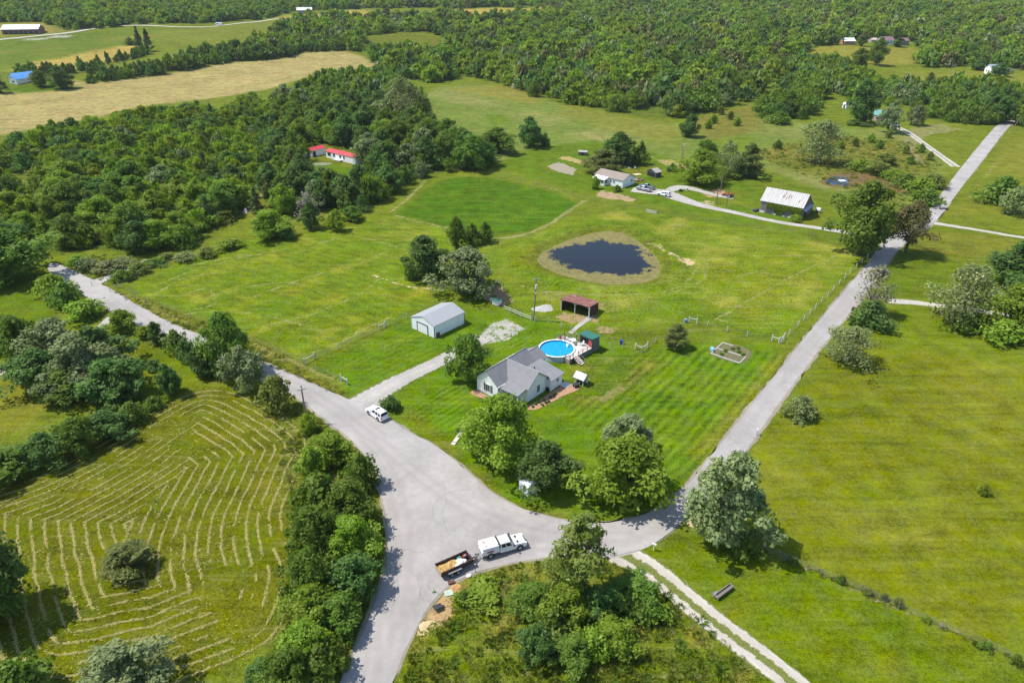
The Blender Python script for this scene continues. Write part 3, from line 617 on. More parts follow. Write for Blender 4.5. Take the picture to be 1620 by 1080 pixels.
# tar cracks and the ring of a tyre mark on the old asphalt
M_tar = mat('tar', (0.16, 0.15, 0.145), 0.85, 0.3, 2.0, 0.1)
def strip(pts, w, name, z=0.036, mt=None, wav=0.12):
    c = smooth_line(pts, 0.35); V = []; n = len(c)
    for i, q in enumerate(c):
        d = c[min(i + 1, n - 1)] - c[max(i - 1, 0)]; d = d / (np.linalg.norm(d) + 1e-9); nn = np.array((-d[1], d[0]))
        ww = w * (0.55 + 0.45 * abs(math.sin(i * 1.7 + q[0]))); off = wav * wob(q[0], q[1], 0.5, 3.0)
        for t in (-0.5, 0.5): V.append((*(q + nn * (off + t * ww)), z))
    F = [(2 * i + 1, 2 * i, 2 * i + 2, 2 * i + 3) for i in range(n - 1)]
    return mesh_obj(name, np_mesh(name, V, F, [mt or M_tar]), road)
for l, w in [([(678,918),(680,932),(694,938),(702,944)], .07), ([(668,925),(664,945),(672,948)], .06), ([(966,880),(985,876),(1005,872),(1014,870)], .12), ([(660,910),(664,930),(662,955)], .05), ([(1034,862),(1060,845),(1085,824)], .14), ([(620,870),(640,868),(660,874),(672,872)], .05), ([(700,760),(706,790),(700,815),(712,850)], .04), ([(560,690),(590,712),(612,745)], .05), ([(840,835),(880,842),(930,838)], .04), ([(1150,705),(1170,700),(1180,706)], .05), ([(1230,610),(1245,602)], .05), ([(620,960),(632,940),(628,915)], .05), ([(470,625),(500,622),(520,640)], .05)]:
    strip([(q.x, q.y) for q in GP(l)], w, 'crack')
cc = G(735, 806); M_tyre = mat('tyre_mark', (0.255, 0.245, 0.24), 0.9, 0.25, 1.0, 0.05)
strip([(cc.x + 4.7 * math.cos(a), cc.y + 4.4 * math.sin(a)) for a in np.linspace(R(75), R(265), 18)], 0.16, 'tyre_mark', 0.035, M_tyre, 0.05)
strip([(cc.x + 4.2 * math.cos(a), cc.y + 4.0 * math.sin(a)) for a in np.linspace(R(-60), R(75), 14)], 0.07, 'tyre_mark', 0.035, M_tyre, 0.05)
# ------------------------------------------------------------------ foliage
def leaf_material(name, top, back=None, trans=0.42, var=0.40, hue=0.014, patch=None):
    m = bpy.data.materials.new(name); b = NB(nt(m))
    a = b.n('ShaderNodeAttribute'); a.attribute_name = 'tint'; ti = a.outputs['Fac']
    oi = b.n('ShaderNodeObjectInfo').outputs['Random']
    val = b.math('ADD', b.remap(ti, 0, 1, 1 - var, 1 + var), b.remap(oi, 0, 1, -0.16, 0.16))
    h = b.math('ADD', b.remap(oi, 0, 1, 0.5 - hue, 0.5 + hue * 0.6), b.remap(ti, 0, 1, 0.012, -0.014))
    col = (top[0], top[1], top[2], 1)
    if back is not None:
        g = b.n('ShaderNodeNewGeometry').outputs['Backfacing']; col = b.mix(g, top, back)
    if patch is not None:
        p = b.n('ShaderNodeAttribute'); p.attribute_name = 'bloom'; col = b.mix(p.outputs['Fac'], col, patch)
    c = b.hsv(col, h, b.remap(ti, 0, 1, 1.08, 0.92), val)
    d = b.n('ShaderNodeBsdfPrincipled'); b.set(d.inputs['Base Color'], c); d.inputs['Roughness'].default_value = 0.55; d.inputs['Specular IOR Level'].default_value = 0.12
    t = b.n('ShaderNodeBsdfTranslucent'); c2 = b.hsv(c, 0.49, 1.15, 1.25); b.set(t.inputs['Color'], c2)
    mx = b.n('ShaderNodeMixShader'); mx.inputs[0].default_value = trans; b.t.links.new(d.outputs[0], mx.inputs[1]); b.t.links.new(t.outputs[0], mx.inputs[2])
    o = b.n('ShaderNodeOutputMaterial'); b.t.links.new(mx.outputs[0], o.inputs[0]); return m
M_bark = mat('bark', (0.10, 0.08, 0.06), 0.95, 0.3, 4.0, 0.5)
M_bark_pale = mat('bark_pale', (0.24, 0.21, 0.18), 0.95, 0.3, 4.0, 0.4)
LM = {'maple': leaf_material('leaf_maple', (0.133, 0.219, 0.030)), 'bright': leaf_material('leaf_bright', (0.184, 0.286, 0.025)),
      'dark': leaf_material('leaf_dark', (0.102, 0.190, 0.042)), 'silver': leaf_material('leaf_silver', (0.145, 0.218, 0.052), (0.215, 0.280, 0.110), 0.3, 0.35, 0.015),
      'willow': leaf_material('leaf_willow', (0.145, 0.210, 0.056), (0.205, 0.255, 0.105), 0.3, 0.35, 0.015),
      'cedar': leaf_material('leaf_cedar', (0.125, 0.157, 0.037), None, 0.2, 0.45, 0.02), 'darkcedar': leaf_material('leaf_dark_cedar', (0.095, 0.144, 0.039), None, 0.2, 0.4, 0.02),
      'pale': leaf_material('leaf_pale', (0.165, 0.215, 0.055), (0.20, 0.245, 0.085), 0.3, 0.4, 0.02, (0.36, 0.38, 0.16)),
      'twig': leaf_material('leaf_twig', (0.20, 0.19, 0.13), None, 0.2, 0.4, 0.01, (0.26, 0.23, 0.19)),
      'redcedar': leaf_material('leaf_red_cedar', (0.115, 0.105, 0.034), None, 0.15, 0.4, 0.01),
      'pink': leaf_material('leaf_pink', (0.218, 0.239, 0.103), None, 0.25, 0.4, 0.02, (0.44, 0.38, 0.34)), 'olive': leaf_material('leaf_olive', (0.166, 0.206, 0.039)),
      'brown': leaf_material('leaf_brown', (0.130, 0.142, 0.040), None, 0.2, 0.4, 0.02), 'yellow': leaf_material('leaf_yellow', (0.224, 0.299, 0.030))}
def prof_round(t): return (np.sin(np.clip(t, 0, 1) ** 0.75 * math.pi)) ** 0.55
def prof_cone(t): return np.clip((1 - t) ** 0.8 * np.clip(t * 7, 0.35, 1) + 0.04, 0, 1)
def prof_oval(t): return (np.sin(np.clip(t, 0, 1) ** 0.62 * math.pi)) ** 0.6
def prof_col(t): return np.clip((np.sin(np.clip(t * 0.94 + 0.06, 0, 1) ** 0.6 * math.pi)) ** 0.5, 0.0, 1)
def crown(seed, H, Rr, base, prof, K, n, ls, rc, flat=0.72, spread=0.42, bloom=0.0, needle=1.0):
    """crown mesh data: K foliage clumps spread through the crown, each a shell of single leaf faces"""
    g = np.random.default_rng(seed)
    t = g.random(K) ** 0.85; ang = g.random(K) * 2 * math.pi; rad = np.sqrt(g.random(K)) * 0.75 + 0.25
    rad = np.where(g.random(K) < 0.16, rad * 1.2, rad); lob = 1 + 0.28 * np.sin(ang * 3 + seed) + 0.20 * np.sin(ang * 5 + 2.1 * seed + t * 6)
    pr = prof(t) * Rr * lob; rcl = rc * Rr * (0.65 + 0.7 * g.random(K)) * np.clip(0.55 + 0.6 * prof(t), 0.4, 1.1)
    cx = np.cos(ang) * np.maximum(pr - rcl * 0.6, 0) * rad; cy = np.sin(ang) * np.maximum(pr - rcl * 0.6, 0) * rad; cz = base + (H - base - rcl * 0.6) * t
    per = max(4, n // K); ci = np.repeat(np.arange(K), per); m = len(ci)
    d = g.normal(size=(m, 3)); d[:, 2] = d[:, 2] * 0.9 + 0.35; d /= np.linalg.norm(d, axis=1)[:, None]
    r = rcl[ci] * (0.62 + spread * g.random(m)); irr = 1 + 0.35 * np.sin(d[:, 0] * 4 + ci) * np.sin(d[:, 1] * 5 + 2 * ci)
    p = np.stack([cx[ci], cy[ci], cz[ci]], 1) + d * (r * irr)[:, None] * np.array((1, 1, flat)); p[:, 2] = np.maximum(p[:, 2], 0.05)
    nrm = d * 0.62 + np.array((0, 0, 0.5)) + g.normal(size=(m, 3)) * 0.42; nrm /= np.linalg.norm(nrm, axis=1)[:, None]
    up = g.normal(size=(m, 3)); u = np.cross(nrm, up); u /= np.linalg.norm(u, axis=1)[:, None]; v = np.cross(nrm, u)
    sz = ls * (0.45 + 1.1 * g.random(m) ** 1.5); a = sz[:, None] * u; b_ = (sz * 0.62 * needle)[:, None] * v
    bend = nrm * (sz * 0.18)[:, None]
    V = np.stack([p - a, p + b_ - bend, p + a, p - b_ - bend], 1).reshape(-1, 3); F = np.arange(4 * m).reshape(m, 4)
    ct = g.random(K); tint = np.clip(0.55 * ct[ci] + 0.45 * g.random(m), 0, 1); blo = (g.random(m) < bloom * (0.4 + 1.2 * ct[ci])).astype(float)
    return V, F, tint, blo
def crown_mesh(name, mt, *a, **k):
    V, F, ti, bl = crown(*a, **k); me = np_mesh(name, V, F, [mt]); addf(me, 'tint', ti, 'FACE'); addf(me, 'bloom', bl, 'FACE'); return me
def trunk_mesh(name, seed, H, r, fork, Rr, mt, nl=5):
    g = random.Random(seed); mb = MB(); pts = [(0, 0, -0.15), (0.04 * H * g.uniform(-1, 1), 0.04 * H * g.uniform(-1, 1), fork * H), (0.05 * H * g.uniform(-1, 1), 0.05 * H * g.uniform(-1, 1), 0.72 * H)]
    mb.tube(pts, [r * 1.25, r * 0.8, r * 0.25], 7)
    for i in range(nl):
        a = 2 * math.pi * (i + g.random() * 0.6) / nl; z0 = fork * H * g.uniform(0.8, 1.25); z1 = H * g.uniform(0.5, 0.8); rr = Rr * g.uniform(0.5, 0.8)
        mb.tube([(pts[1][0], pts[1][1], z0), (rr * 0.5 * math.cos(a), rr * 0.5 * math.sin(a), (z0 + z1) * 0.52), (rr * math.cos(a), rr * math.sin(a), z1)], [r * 0.5, r * 0.33, r * 0.12], 5)
    return mb.mesh(name, mt)
# kind: height, radius of the prototype, then several crowns and trunks
SPEC = {
 'maple':  dict(H=10, R=5.0, base=1.0, prof=prof_round, K=72, n=12000, ls=0.24, rc=0.27, lm='maple', var=3),
 'bright': dict(H=10, R=5.0, base=0.9, prof=prof_round, K=68, n=12000, ls=0.24, rc=0.28, lm='bright', var=2),
 'dark':   dict(H=10, R=4.8, base=0.9, prof=prof_oval, K=68, n=11500, ls=0.24, rc=0.27, lm='dark', var=2),
 'silver': dict(H=11, R=5.2, base=0.9, prof=prof_round, K=78, n=11500, ls=0.24, rc=0.23, lm='silver', var=2),
 'willow': dict(H=9, R=5.2, base=0.3, prof=prof_round, K=80, n=9000, ls=0.25, rc=0.22, lm='willow', var=1),
 'cedar':  dict(H=8, R=2.6, base=0.2, prof=prof_oval, K=80, n=7000, ls=0.22, rc=0.26, lm='cedar', var=2, needle=0.5),
 'cone':   dict(H=8, R=2.2, base=0.15, prof=prof_cone, K=70, n=5200, ls=0.22, rc=0.26, lm='darkcedar', var=2, needle=0.5),
 'tallcedar': dict(H=15, R=3.0, base=1.4, prof=prof_oval, K=44, n=5200, ls=0.25, rc=0.3, lm='olive', var=1, needle=0.6),
 'crookcedar': dict(H=11, R=4.6, base=2.8, prof=prof_oval, K=76, n=10500, ls=0.24, rc=0.30, lm='redcedar', var=1, needle=0.7),
 'sparse': dict(H=10, R=5.4, base=0.6, prof=prof_round, K=62, n=6200, ls=0.20, rc=0.21, lm='pale', var=2, spread=0.8, bloom=0.07),
 'pinky':  dict(H=9, R=3.8, base=2.2, prof=prof_oval, K=50, n=3200, ls=0.17, rc=0.25, lm='pink', var=1, spread=0.9, bloom=0.35),
 'column': dict(H=7, R=1.8, base=0.1, prof=prof_col, K=46, n=3800, ls=0.22, rc=0.36, lm='dark', var=1),
 'bush':   dict(H=3.2, R=2.4, base=0.0, prof=prof_round, K=34, n=2800, ls=0.20, rc=0.36, lm='maple', var=2),
 'brightbush': dict(H=3.2, R=2.4, base=0.0, prof=prof_round, K=34, n=2600, ls=0.20, rc=0.36, lm='bright', var=1),
 'yellowbush': dict(H=2.2, R=2.2, base=0.0, prof=prof_round, K=30, n=2000, ls=0.20, rc=0.36, lm='yellow', var=1),
 'darkbush': dict(H=2.4, R=1.8, base=0.0, prof=prof_round, K=30, n=2200, ls=0.17, rc=0.36, lm='dark', var=1),
 'palebush': dict(H=3.0, R=2.4, base=0.0, prof=prof_round, K=30, n=2200, ls=0.18, rc=0.34, lm='pale', var=1, bloom=0.04),
 'olivebush': dict(H=3.0, R=2.3, base=0.0, prof=prof_round, K=34, n=2600, ls=0.18, rc=0.34, lm='olive', var=1),
 'bare':   dict(H=8, R=4.0, base=1.2, prof=prof_round, K=40, n=700, ls=0.22, rc=0.25, lm='twig', var=1, spread=0.9, bloom=0.5),
}
PROTO = {}
for q, (k, s_) in enumerate(SPEC.items()):
    bark = M_bark_pale if k in ('sparse', 'pinky', 'bare') else M_bark
    kw = {a: s_[a] for a in ('spread', 'bloom', 'needle') if a in s_}
    PROTO[k] = [(crown_mesh('crown', LM[s_['lm']], 31 * q + i + 5, s_['H'], s_['R'], s_['base'], s_['prof'], s_['K'], s_['n'], s_['ls'], s_['rc'], **kw),
                 trunk_mesh('trunk', 7 * q + i, s_['H'], 0.026 * s_['H'] + 0.03, 0.26 if s_['H'] > 5 else 0.1, s_['R'], bark, 9 if k in ('sparse', 'pinky', 'bare') else 5)) for i in range(s_['var'])]
TREE_N = [0]
NAMES = {'cedar': 'cedar_tree', 'cone': 'cedar_tree', 'tallcedar': 'cedar_tree', 'crookcedar': 'cedar_tree', 'silver': 'silver_leaved_tree', 'willow': 'willow_tree', 'sparse': 'locust_tree', 'pinky': 'flowering_tree', 'bare': 'bare_tree', 'column': 'columnar_tree'}
def plant(kind, loc, H, Rr, label, group=None, rz=None, var=None):
    s_ = SPEC[kind]; i = TREE_N[0]; TREE_N[0] += 1; rg = random.Random(i * 13 + 5)
    cm, tm = PROTO[kind][(i if var is None else var) % len(PROTO[kind])]
    bush = 'bush' in kind; name = 'bush' if bush else NAMES.get(kind, 'broadleaf_tree')
    t = thing(name, label, 'bush' if bush else 'tree', (loc[0], loc[1], float(height(loc[0], loc[1])) - 0.03), rg.uniform(0, 6.28) if rz is None else rz, group)
    t.scale = (Rr / s_['R'], Rr / s_['R'] * rg.uniform(0.92, 1.08), H / s_['H'])
    mesh_obj('crown', cm, t); mesh_obj('trunk', tm, t); return t
def tree(x0, x1, yt, yb, kind, label, group=None, low=1.0, var=None, hs=1.0):
    """place a tree from the box it fills in the photograph: feet on the ground, real width and height"""
    cx = (x0 + x1) / 2; g0 = G(cx, yb); s0 = ppm(g0.x, g0.y, g0.z); Rr = (x1 - x0) / 2 / s0
    a = math.atan2(CAM_H - g0.z, math.hypot(g0.x, g0.y))
    by = yb - 0.62 * low * Rr * s0 * math.sin(a); g = G(cx, by); s1 = ppm(g.x, g.y, g.z); Rr = (x1 - x0) / 2 / s1
    H = max((by - yt) / (s1 * math.cos(a)) - 0.46 * Rr * math.tan(a), 0.8 * Rr if 'bush' not in kind else 0.6 * Rr) * hs
    return plant(kind, g, H, Rr * 1.02, label, group, var=var)
T = tree
ORD = 'first second third fourth fifth sixth seventh eighth ninth tenth eleventh twelfth thirteenth fourteenth fifteenth sixteenth'.split()
def row(boxes, what, group, key):
    """a run of trees, each told apart by its place in the run"""
    for i, b in enumerate(sorted(boxes, key=key)): tree(*b[0], b[1], what % ORD[i], group, hs=0.8)
T(733,842,617,745,'bright','big bright green leafy tree in front of the white house gable')
T(815,905,690,790,'dark','round dark green tree beside the small white shed at the road edge')
T(955,1032,648,725,'silver','silvery topped tree right behind the largest tree of the front lawn')
T(918,1056,678,812,'bright','largest leafy green tree on the front lawn beside the right road bend')
T(1082,1208,712,882,'silver','tall silver grey tree leaning over the road above the two track lane', var=0)
T(1158,1206,838,890,'bush','round green bush under the silver tree at the end of the wire fence')
T(868,960,815,955,'tallcedar','tall ragged olive cedar rising beside the road opposite the parked work truck', low=0.4)
row([((808,880,912,985),'maple'),((850,935,905,1000),'bright'),((905,985,915,990),'dark'),((955,1045,895,975),'maple'),((925,1005,965,1040),'bright'),((812,880,975,1055),'dark'),((985,1050,925,985),'bush'),((1005,1060,940,985),'brightbush'),((870,940,995,1065),'maple'),((905,965,985,1050),'brightbush'),((840,905,950,1020),'bush')],
    '%s leafy shrub tree from the left in the thicket below the tall cedar', 'thicket on the meadow wedge', lambda b: b[0][0])
T(728,802,912,962,'brightbush','low bright green shrub on the meadow beside the parked trailer', hs=0.55); T(722,745,932,955,'bush','small dark shrub at the edge of the dug dirt patch')
row([((487,560,668,742),'bright'),((466,560,722,838),'bush'),((510,598,738,850),'maple'),((455,545,775,900),'maple'),((520,606,795,905),'bright'),((458,535,845,965),'maple'),((515,603,860,960),'dark'),((448,545,905,1010),'bright'),((500,580,925,1010),'maple'),((440,530,965,1070),'bright'),((420,500,1010,1110),'maple'),((470,550,1000,1085),'bush'),((390,450,1030,1100),'dark'),((545,600,700,780),'bush'),((470,520,690,760),'brightbush'),((395,470,1060,1160),'maple')],
    '%s tree from the utility pole down the row between hay field and road', 'trees between the hay field and the road', lambda b: b[0][3])
row([((8,80,470,590),'maple'),((50,150,475,600),'silver'),((20,120,525,625),'dark'),((85,185,500,628),'silver'),((110,205,490,600),'dark'),((130,238,540,645),'dark'),((60,160,560,640),'maple'),((165,225,570,645),'dark')],
    '%s big tree from the left in the silvery grove beside the left road', 'silvery grove left of the road', lambda b: b[0][0])
T(252,292,570,630,'dark','small dark round tree standing alone on the grass left of the road')
T(228,256,566,587,'darkbush','low dark shrub on the grass beside the silvery grove')
T(325,402,488,602,'olivebush' if False else 'maple','tall olive tree beside the left road where the grass strip ends')
T(362,424,540,628,'silver','grey green tree in front of the tall olive tree by the left road')
T(300,350,540,600,'dark','dark tree against the tall olive tree by the left road')
T(408,470,588,658,'olivebush','wide olive shrub beside the utility pole at the left road')
T(470,506,650,690,'yellowbush','bright weed bush at the foot of the utility pole by the road')
T(174,222,484,530,'bright','round bright tree beside the left road next to the short drive')
T(237,262,506,547,'column','narrow upright tree in the hedge beside the left road')
T(262,300,518,560,'bush','green shrub right of the narrow upright tree in the roadside hedge'); T(278,312,535,572,'darkbush','dark shrub at the end of the roadside hedge near the tall olive tree')
T(214,246,512,538,'yellowbush','low yellow green shrub between the round bright tree and the narrow tree')
row([((-40,62,690,770),'maple'),((42,112,662,745),'dark'),((92,158,640,722),'maple'),((138,206,630,702),'dark'),((190,236,622,672),'bush'),((225,262,618,650),'bush')],
    '%s tree from the left in the hedge above the striped hay field', 'hedge above the striped hay field', lambda b: b[0][0])
T(-60,58,800,990,'dark','big dark tree at the left edge of the hay field casting a wide shadow'); T(-70,30,870,1020,'maple','leafy tree just below the big dark tree at the hay field left edge')
T(135,272,1005,1130,'silver','pale green tree at the bottom edge of the striped hay field'); T(-10,92,1030,1130,'bush','low tree in the bottom corner of the striped hay field')
T(166,242,850,912,'cedar','lone low cedar standing in the striped hay field', low=0.7)
T(712,778,523,612,'maple','leafy tree between the gravel driveway and the white house', var=1)
T(604,634,622,652,'darkbush','small dark shrub beside the white parked car at the driveway mouth')
T(688,786,385,476,'willow','wide grey green willow beside the field behind the garage')
T(634,712,368,448,'dark','dark green tree next to the willow in the field'); T(638,662,412,444,'bush','shrub at the foot of the dark tree next to the willow')
T(672,702,424,450,'olivebush','low olive shrub between the dark tree and the willow')
T(706,738,340,396,'maple','taller of the two slim dark trees at the edge of the lush green field'); T(735,760,352,390,'bush','shorter slim tree right of the tallest slim tree at the lush field edge'); T(754,780,350,386,'bush','thin rounded sapling farthest right of the slim trees by the lush field')
T(1048,1090,508,556,'cedar','small olive tree with a dark shadow on the yard corner near the garden bed')
T(1345,1406,418,505,'pinky','thin pinkish grey tree beside the right road'); T(1344,1406,470,522,'darkbush','dark shrub under the pinkish thin tree beside the right road')
T(1295,1380,508,586,'sparse','spreading pale green tree with thin foliage beside the right road', var=0)
T(1238,1287,620,668,'palebush','small round pale bush on the field edge beside the right road')
T(1304,1406,284,412,'olivebush' if False else 'maple','huge spreading tree beside the barn where the farm drive meets the road', var=2)
T(1400,1463,314,402,'crookcedar','dark leaning cedar with a bare trunk beside the right road', low=0.2)
T(1466,1572,408,520,'sparse','wide thin leaved tree over the gravel lane on the right', var=1)
row([((1556,1660,355,465),'dark'),((1560,1660,418,540),'bright'),((1500,1560,480,528),'bush'),((1545,1620,490,545),'brightbush'),((1590,1680,380,500),'dark')],
    '%s tree from the left in the dense clump over the gravel lane', 'clump over the gravel lane', lambda b: b[0][0])
T(1545,1616,276,326,'bush','large round dark bush on the right hand pasture'); T(1578,1630,292,342,'palebush','paler round bush right of the large dark bush on the pasture')
T(953,1004,208,264,'dark','rounded dark tree behind the neighbouring house'); T(922,984,234,279,'cedar','dark broad cedar left of the neighbouring house'); T(985,1012,245,270,'brightbush','bright shrub behind the neighbouring house beside the dark shed') if False else None
T(1000,1026,224,262,'bush','small feathery tree right of the dark shed behind the neighbouring house')
T(932,950,278,300,'brightbush','small green shrub at the left end of the neighbouring house'); T(968,984,292,304,'bush','small clipped shrub in front of the neighbouring house porch')
T(1056,1070,258,272,'darkbush','small dark shrub on the grass right of the grey playhouse'); 
T(1070,1142,236,296,'bright','bright green tree on the lawn right of the neighbouring house'); T(1092,1136,220,272,'maple','rounded tree behind the bright green lawn tree')
T(1128,1172,222,284,'sparse','pale tree in the group between the neighbouring house and the barn'); T(1160,1206,226,282,'cedar','dark tree at the right end of the group between house and barn'); T(1150,1215,258,284,'bush','low shrub at the foot of the tree group between house and barn')
T(1074,1108,180,219,'dark','single dark tree standing in the upper pasture')
T(1254,1332,188,264,'sparse','wide pale thin tree alone in the pasture above the barn', var=0)
T(1335,1382,128,198,'dark','tall dark tree left of the green roofed farmhouse'); T(1388,1422,160,212,'silver','grey green tree in front of the green roofed farmhouse'); T(1434,1462,166,200,'willow','pale bushy tree right of the green roofed farmhouse')
row([((1342,1382,246,272),'brightbush'),((1365,1410,248,280),'olivebush'),((1395,1432,262,288),'brightbush'),((1412,1450,268,300),'bush'),((1432,1482,272,312),'brightbush'),((1440,1490,290,326),'bush'),((1455,1500,268,300),'olivebush'),((1380,1420,236,262),'olivebush')],
    '%s green shrub from the left in the scrub behind the small pond', 'scrub by the small pond', lambda b: b[0][0])
for x, y in [(1390,232),(1432,240),(1456,238),(1378,222),(1405,215),(1352,228),(1330,232),(1470,250),(1440,256),(1128,192),(1155,186),(1165,196),(1140,178),(1520,150),(1545,142),(1575,136),(1470,126),(1492,132),(1440,130),(1310,238),(1120,200),(1230,232)]:
    T(x - 7, x + 7, y - 11, y + 4, random.choice(['olivebush', 'bush', 'brightbush']), 'little shrub dotting the rough pasture', 'little shrubs in the rough pasture')
T(752,816,200,246,'maple','left of two trees standing at the corner of the upper pasture'); T(815,862,184,236,'dark','right of two trees standing at the corner of the upper pasture'); T(854,870,210,233,'darkbush','little cone shrub beside the two pasture corner trees')
T(602,676,122,208,'sparse','big pale tree at the head of the woods beside the upper pasture', var=1)
T(678,692,182,208,'cone','small dark cedar on the grass at the left edge of the upper pasture')
T(834,856,128,154,'bush','dark round tree at the wood edge above the upper pasture')
T(-60,82,352,458,'maple','big tree overhanging the left road at the picture edge'); T(-70,40,320,420,'dark','tree behind the big tree overhanging the left road')
T(62,112,430,474,'brightbush','bright shrub on the verge below the left road shadow'); T(82,132,442,488,'bush','dark shrub on the verge below the left road')
T(105,165,470,510,'brightbush','wide shrub at the roadside above the silvery grove'); T(-40,20,470,560,'maple','tree at the picture edge beside the silvery grove')
T(215,232,45,86,'cone','tall dark conifer on the hill field boundary'); T(226,246,48,82,'cone','second conifer beside the tall one on the hill field boundary'); T(195,216,60,72,'bush','low dark shrub left of the conifers on the hill field')
T(398,462,328,382,'bright','bright spreading tree at the corner of the raked field'); T(440,470,355,380,'darkbush','dark low shrub right of the bright spreading tree')
T(468,512,300,364,'bare','grey half bare tree at the edge of the raked field'); T(478,510,318,365,'dark','dark green tree in front of the grey half bare tree')
T(520,548,330,368,'brightbush','small bright tree at the top edge of the raked field')
row([((418,440,262,330),'cedar'),((440,462,270,325),'cone'),((488,504,272,305),'cone'),((502,516,276,308),'cone'),((514,532,278,312),'cedar'),((395,420,285,340),'cone')],
    '%s slim dark cedar from the left below the red roofed house', 'cedars below the red roofed house', lambda b: b[0][0])
T(455,475,235,280,'cedar','dark cedar beside the car at the red roofed garage'); T(458,478,262,288,'bush','shrub below the dark cedar beside the red roofed garage')
row([((552,590,262,300),'maple'),((570,610,270,322),'dark'),((548,580,290,330),'bright'),((540,575,318,352),'maple')], '%s leafy tree from the left in the clump right of the red roofed house', 'clump right of the red roofed house', lambda b: b[0][0])
for b in [((52,78,112,138),'maple'),((78,118,106,142),'dark'),((-14,14,112,148),'cone')]: T(*b[0], b[1], {52: 'leafy tree at the right end of the blue roofed house', 78: 'broad dark tree farthest right beside the blue roofed house', -14: 'pointed dark conifer left of the blue roofed house'}[b[0][0]], 'trees around the blue roofed house')
row([((250,278,395,412),'olivebush'),((275,310,392,415),'palebush'),((310,345,384,410),'olivebush'),((340,385,372,398),'brightbush'),((225,262,404,424),'bush'),((200,240,408,436),'olivebush'),((178,212,420,446),'bush'),((120,160,402,428),'palebush'),((150,200,404,432),'palebush'),((170,215,400,424),'palebush'),((105,140,398,418),'brightbush')],
    '%s weedy shrub from the left between the woods and the raked field', 'shrubs along the west lane', lambda b: b[0][0])
for b in [((1210,1250,176,198),'bush'),((1340,1372,188,200),'darkbush')]: T(*b[0], b[1], 'low dark shrub under the rounded copse' if b[0][0] < 1300 else 'low dark shrub before the tall tree by the farmhouse')

# ------------------------------------------------------------------ the woods: nearest trees one by one, the mass beyond as one object
MIXES = {'west': (['maple','cone','bright','dark','yellow','silver','olivebush'], [4,1.2,5,3,3,0.7,1.5], 4.8, (3.6, 9.5), (0.44, 0.60)), 'band': (['maple','dark','bright','silver','maple'], [4,4,2,1,2], 5.6, (7.0, 12.0), (0.42, 0.55)),
         'central': (['maple','dark','bright','yellow','brown','silver'], [5,2.5,5,2,1.5,1], 9.4, (8.0, 14.5), (0.52, 0.70)), 'north': (['maple','dark','bright','yellow'], [4,4,3,1], 9.6, (8.0, 13.0), (0.52, 0.70)),
         'row': (['maple','dark','bright'], [3,3,2], 6.0, (8.0, 12.5), (0.42, 0.55)), 'copse': (['maple','dark','bright'], [3,2,3], 5.5, (7.0, 12.0), (0.42, 0.55)), 'dip': (['maple','bright','dark','silver'], [3,3,2,1], 6.5, (6.0, 11.0), (0.42, 0.58)),
         'hedge': (['dark','cedar','maple'], [2,2,1], 6.0, (5.0, 9.0), (0.4, 0.55)), 'hedgerow': (['maple','dark','cedar'], [3,4,1], 5.6, (6.5, 11.5), (0.42, 0.55))}
WLAB = {'west': ('tree in the dense mixed woods left of the red roofed house', 'trees of the west woods'), 'band': ('tree in the belt of woods behind the red roofed house', 'trees of the belt behind the red roofed house'),
        'row': ('tree in the row beside the farmhouse lane and the road end', 'tree row at the road end'), 'copse': ('tree in the rounded copse above the pale lone tree', 'trees of the rounded copse'),
        'hedge': ('tree in the short hedge above the blue roofed house', 'short hedge above the blue roofed house'), 'hedgerow': ('tree in the hedgerow along the far side of the gold hay field', 'hedgerow of the gold hay field')}
cand = []
for wi, (k, poly) in enumerate(WW.items()):
    kinds, wts, sp, hr, rr = MIXES[k]; g = np.random.default_rng(100 + wi)
    xs = np.arange(max(min(p[0] for p in poly), -1300), min(max(p[0] for p in poly), 1300), sp); ys = np.arange(min(p[1] for p in poly), min(max(p[1] for p in poly), 1900), sp * 0.95)
    X, Y = np.meshgrid(xs, ys); X = X.ravel() + g.uniform(-0.45, 0.45, X.size) * sp; Y = Y.ravel() + g.uniform(-0.45, 0.45, Y.size) * sp
    m = in_poly(X, Y, poly)
    for c in CW: m &= ~in_poly(X, Y, c)
    Z = height(X, Y); U, Vv = proj(X, Y, Z); m &= (U > -90) & (U < 1710) & (Vv > -16)
    if k == 'west': m &= (fbm(X, Y, 14.0, 2.2) > -0.36)
    if k == 'central': m &= (fbm(X, Y, 38.0, 4.4) > -0.46)
    X, Y, Z = X[m], Y[m], Z[m]; n = len(X); pk = np.array(wts, float); pk /= pk.sum()
    patchy = fbm(X, Y, 60.0, 1.1 + wi)
    kd = g.choice(len(kinds), n, p=pk); H = (hr[0] * 0.8 + (hr[1] * 1.12 - hr[0] * 0.8) * g.random(n) ** 1.3) * (1 + 0.2 * patchy); Rr = H * g.uniform(rr[0], rr[1], n)
    for i in range(n):
        kk = kinds[kd[i]]
        if k == 'central':                       # stands of brownish cedar run through the broad leaved forest
            if patchy[i] > 0.36 and g.random() < 0.7: kk = 'brown'; H[i] *= 0.72; Rr[i] *= 0.66
        if kk in ('cone', 'cedar', 'column'): Rr[i] *= 0.58
        if k == 'west' and kk in ('maple', 'bright', 'dark'): Rr[i] *= 1.12
        if 'bush' in kk: H[i] = min(H[i], 4.0)
        cand.append((k, kk, X[i], Y[i], Z[i], H[i], Rr[i], H[i] * ppm(X[i], Y[i], Z[i])))
single = [c for c in cand if c[0] in WLAB]
single.sort(key=lambda c: -c[7] * (1.0 if c[0] != 'west' else 0.95))
front = []
grid = {}
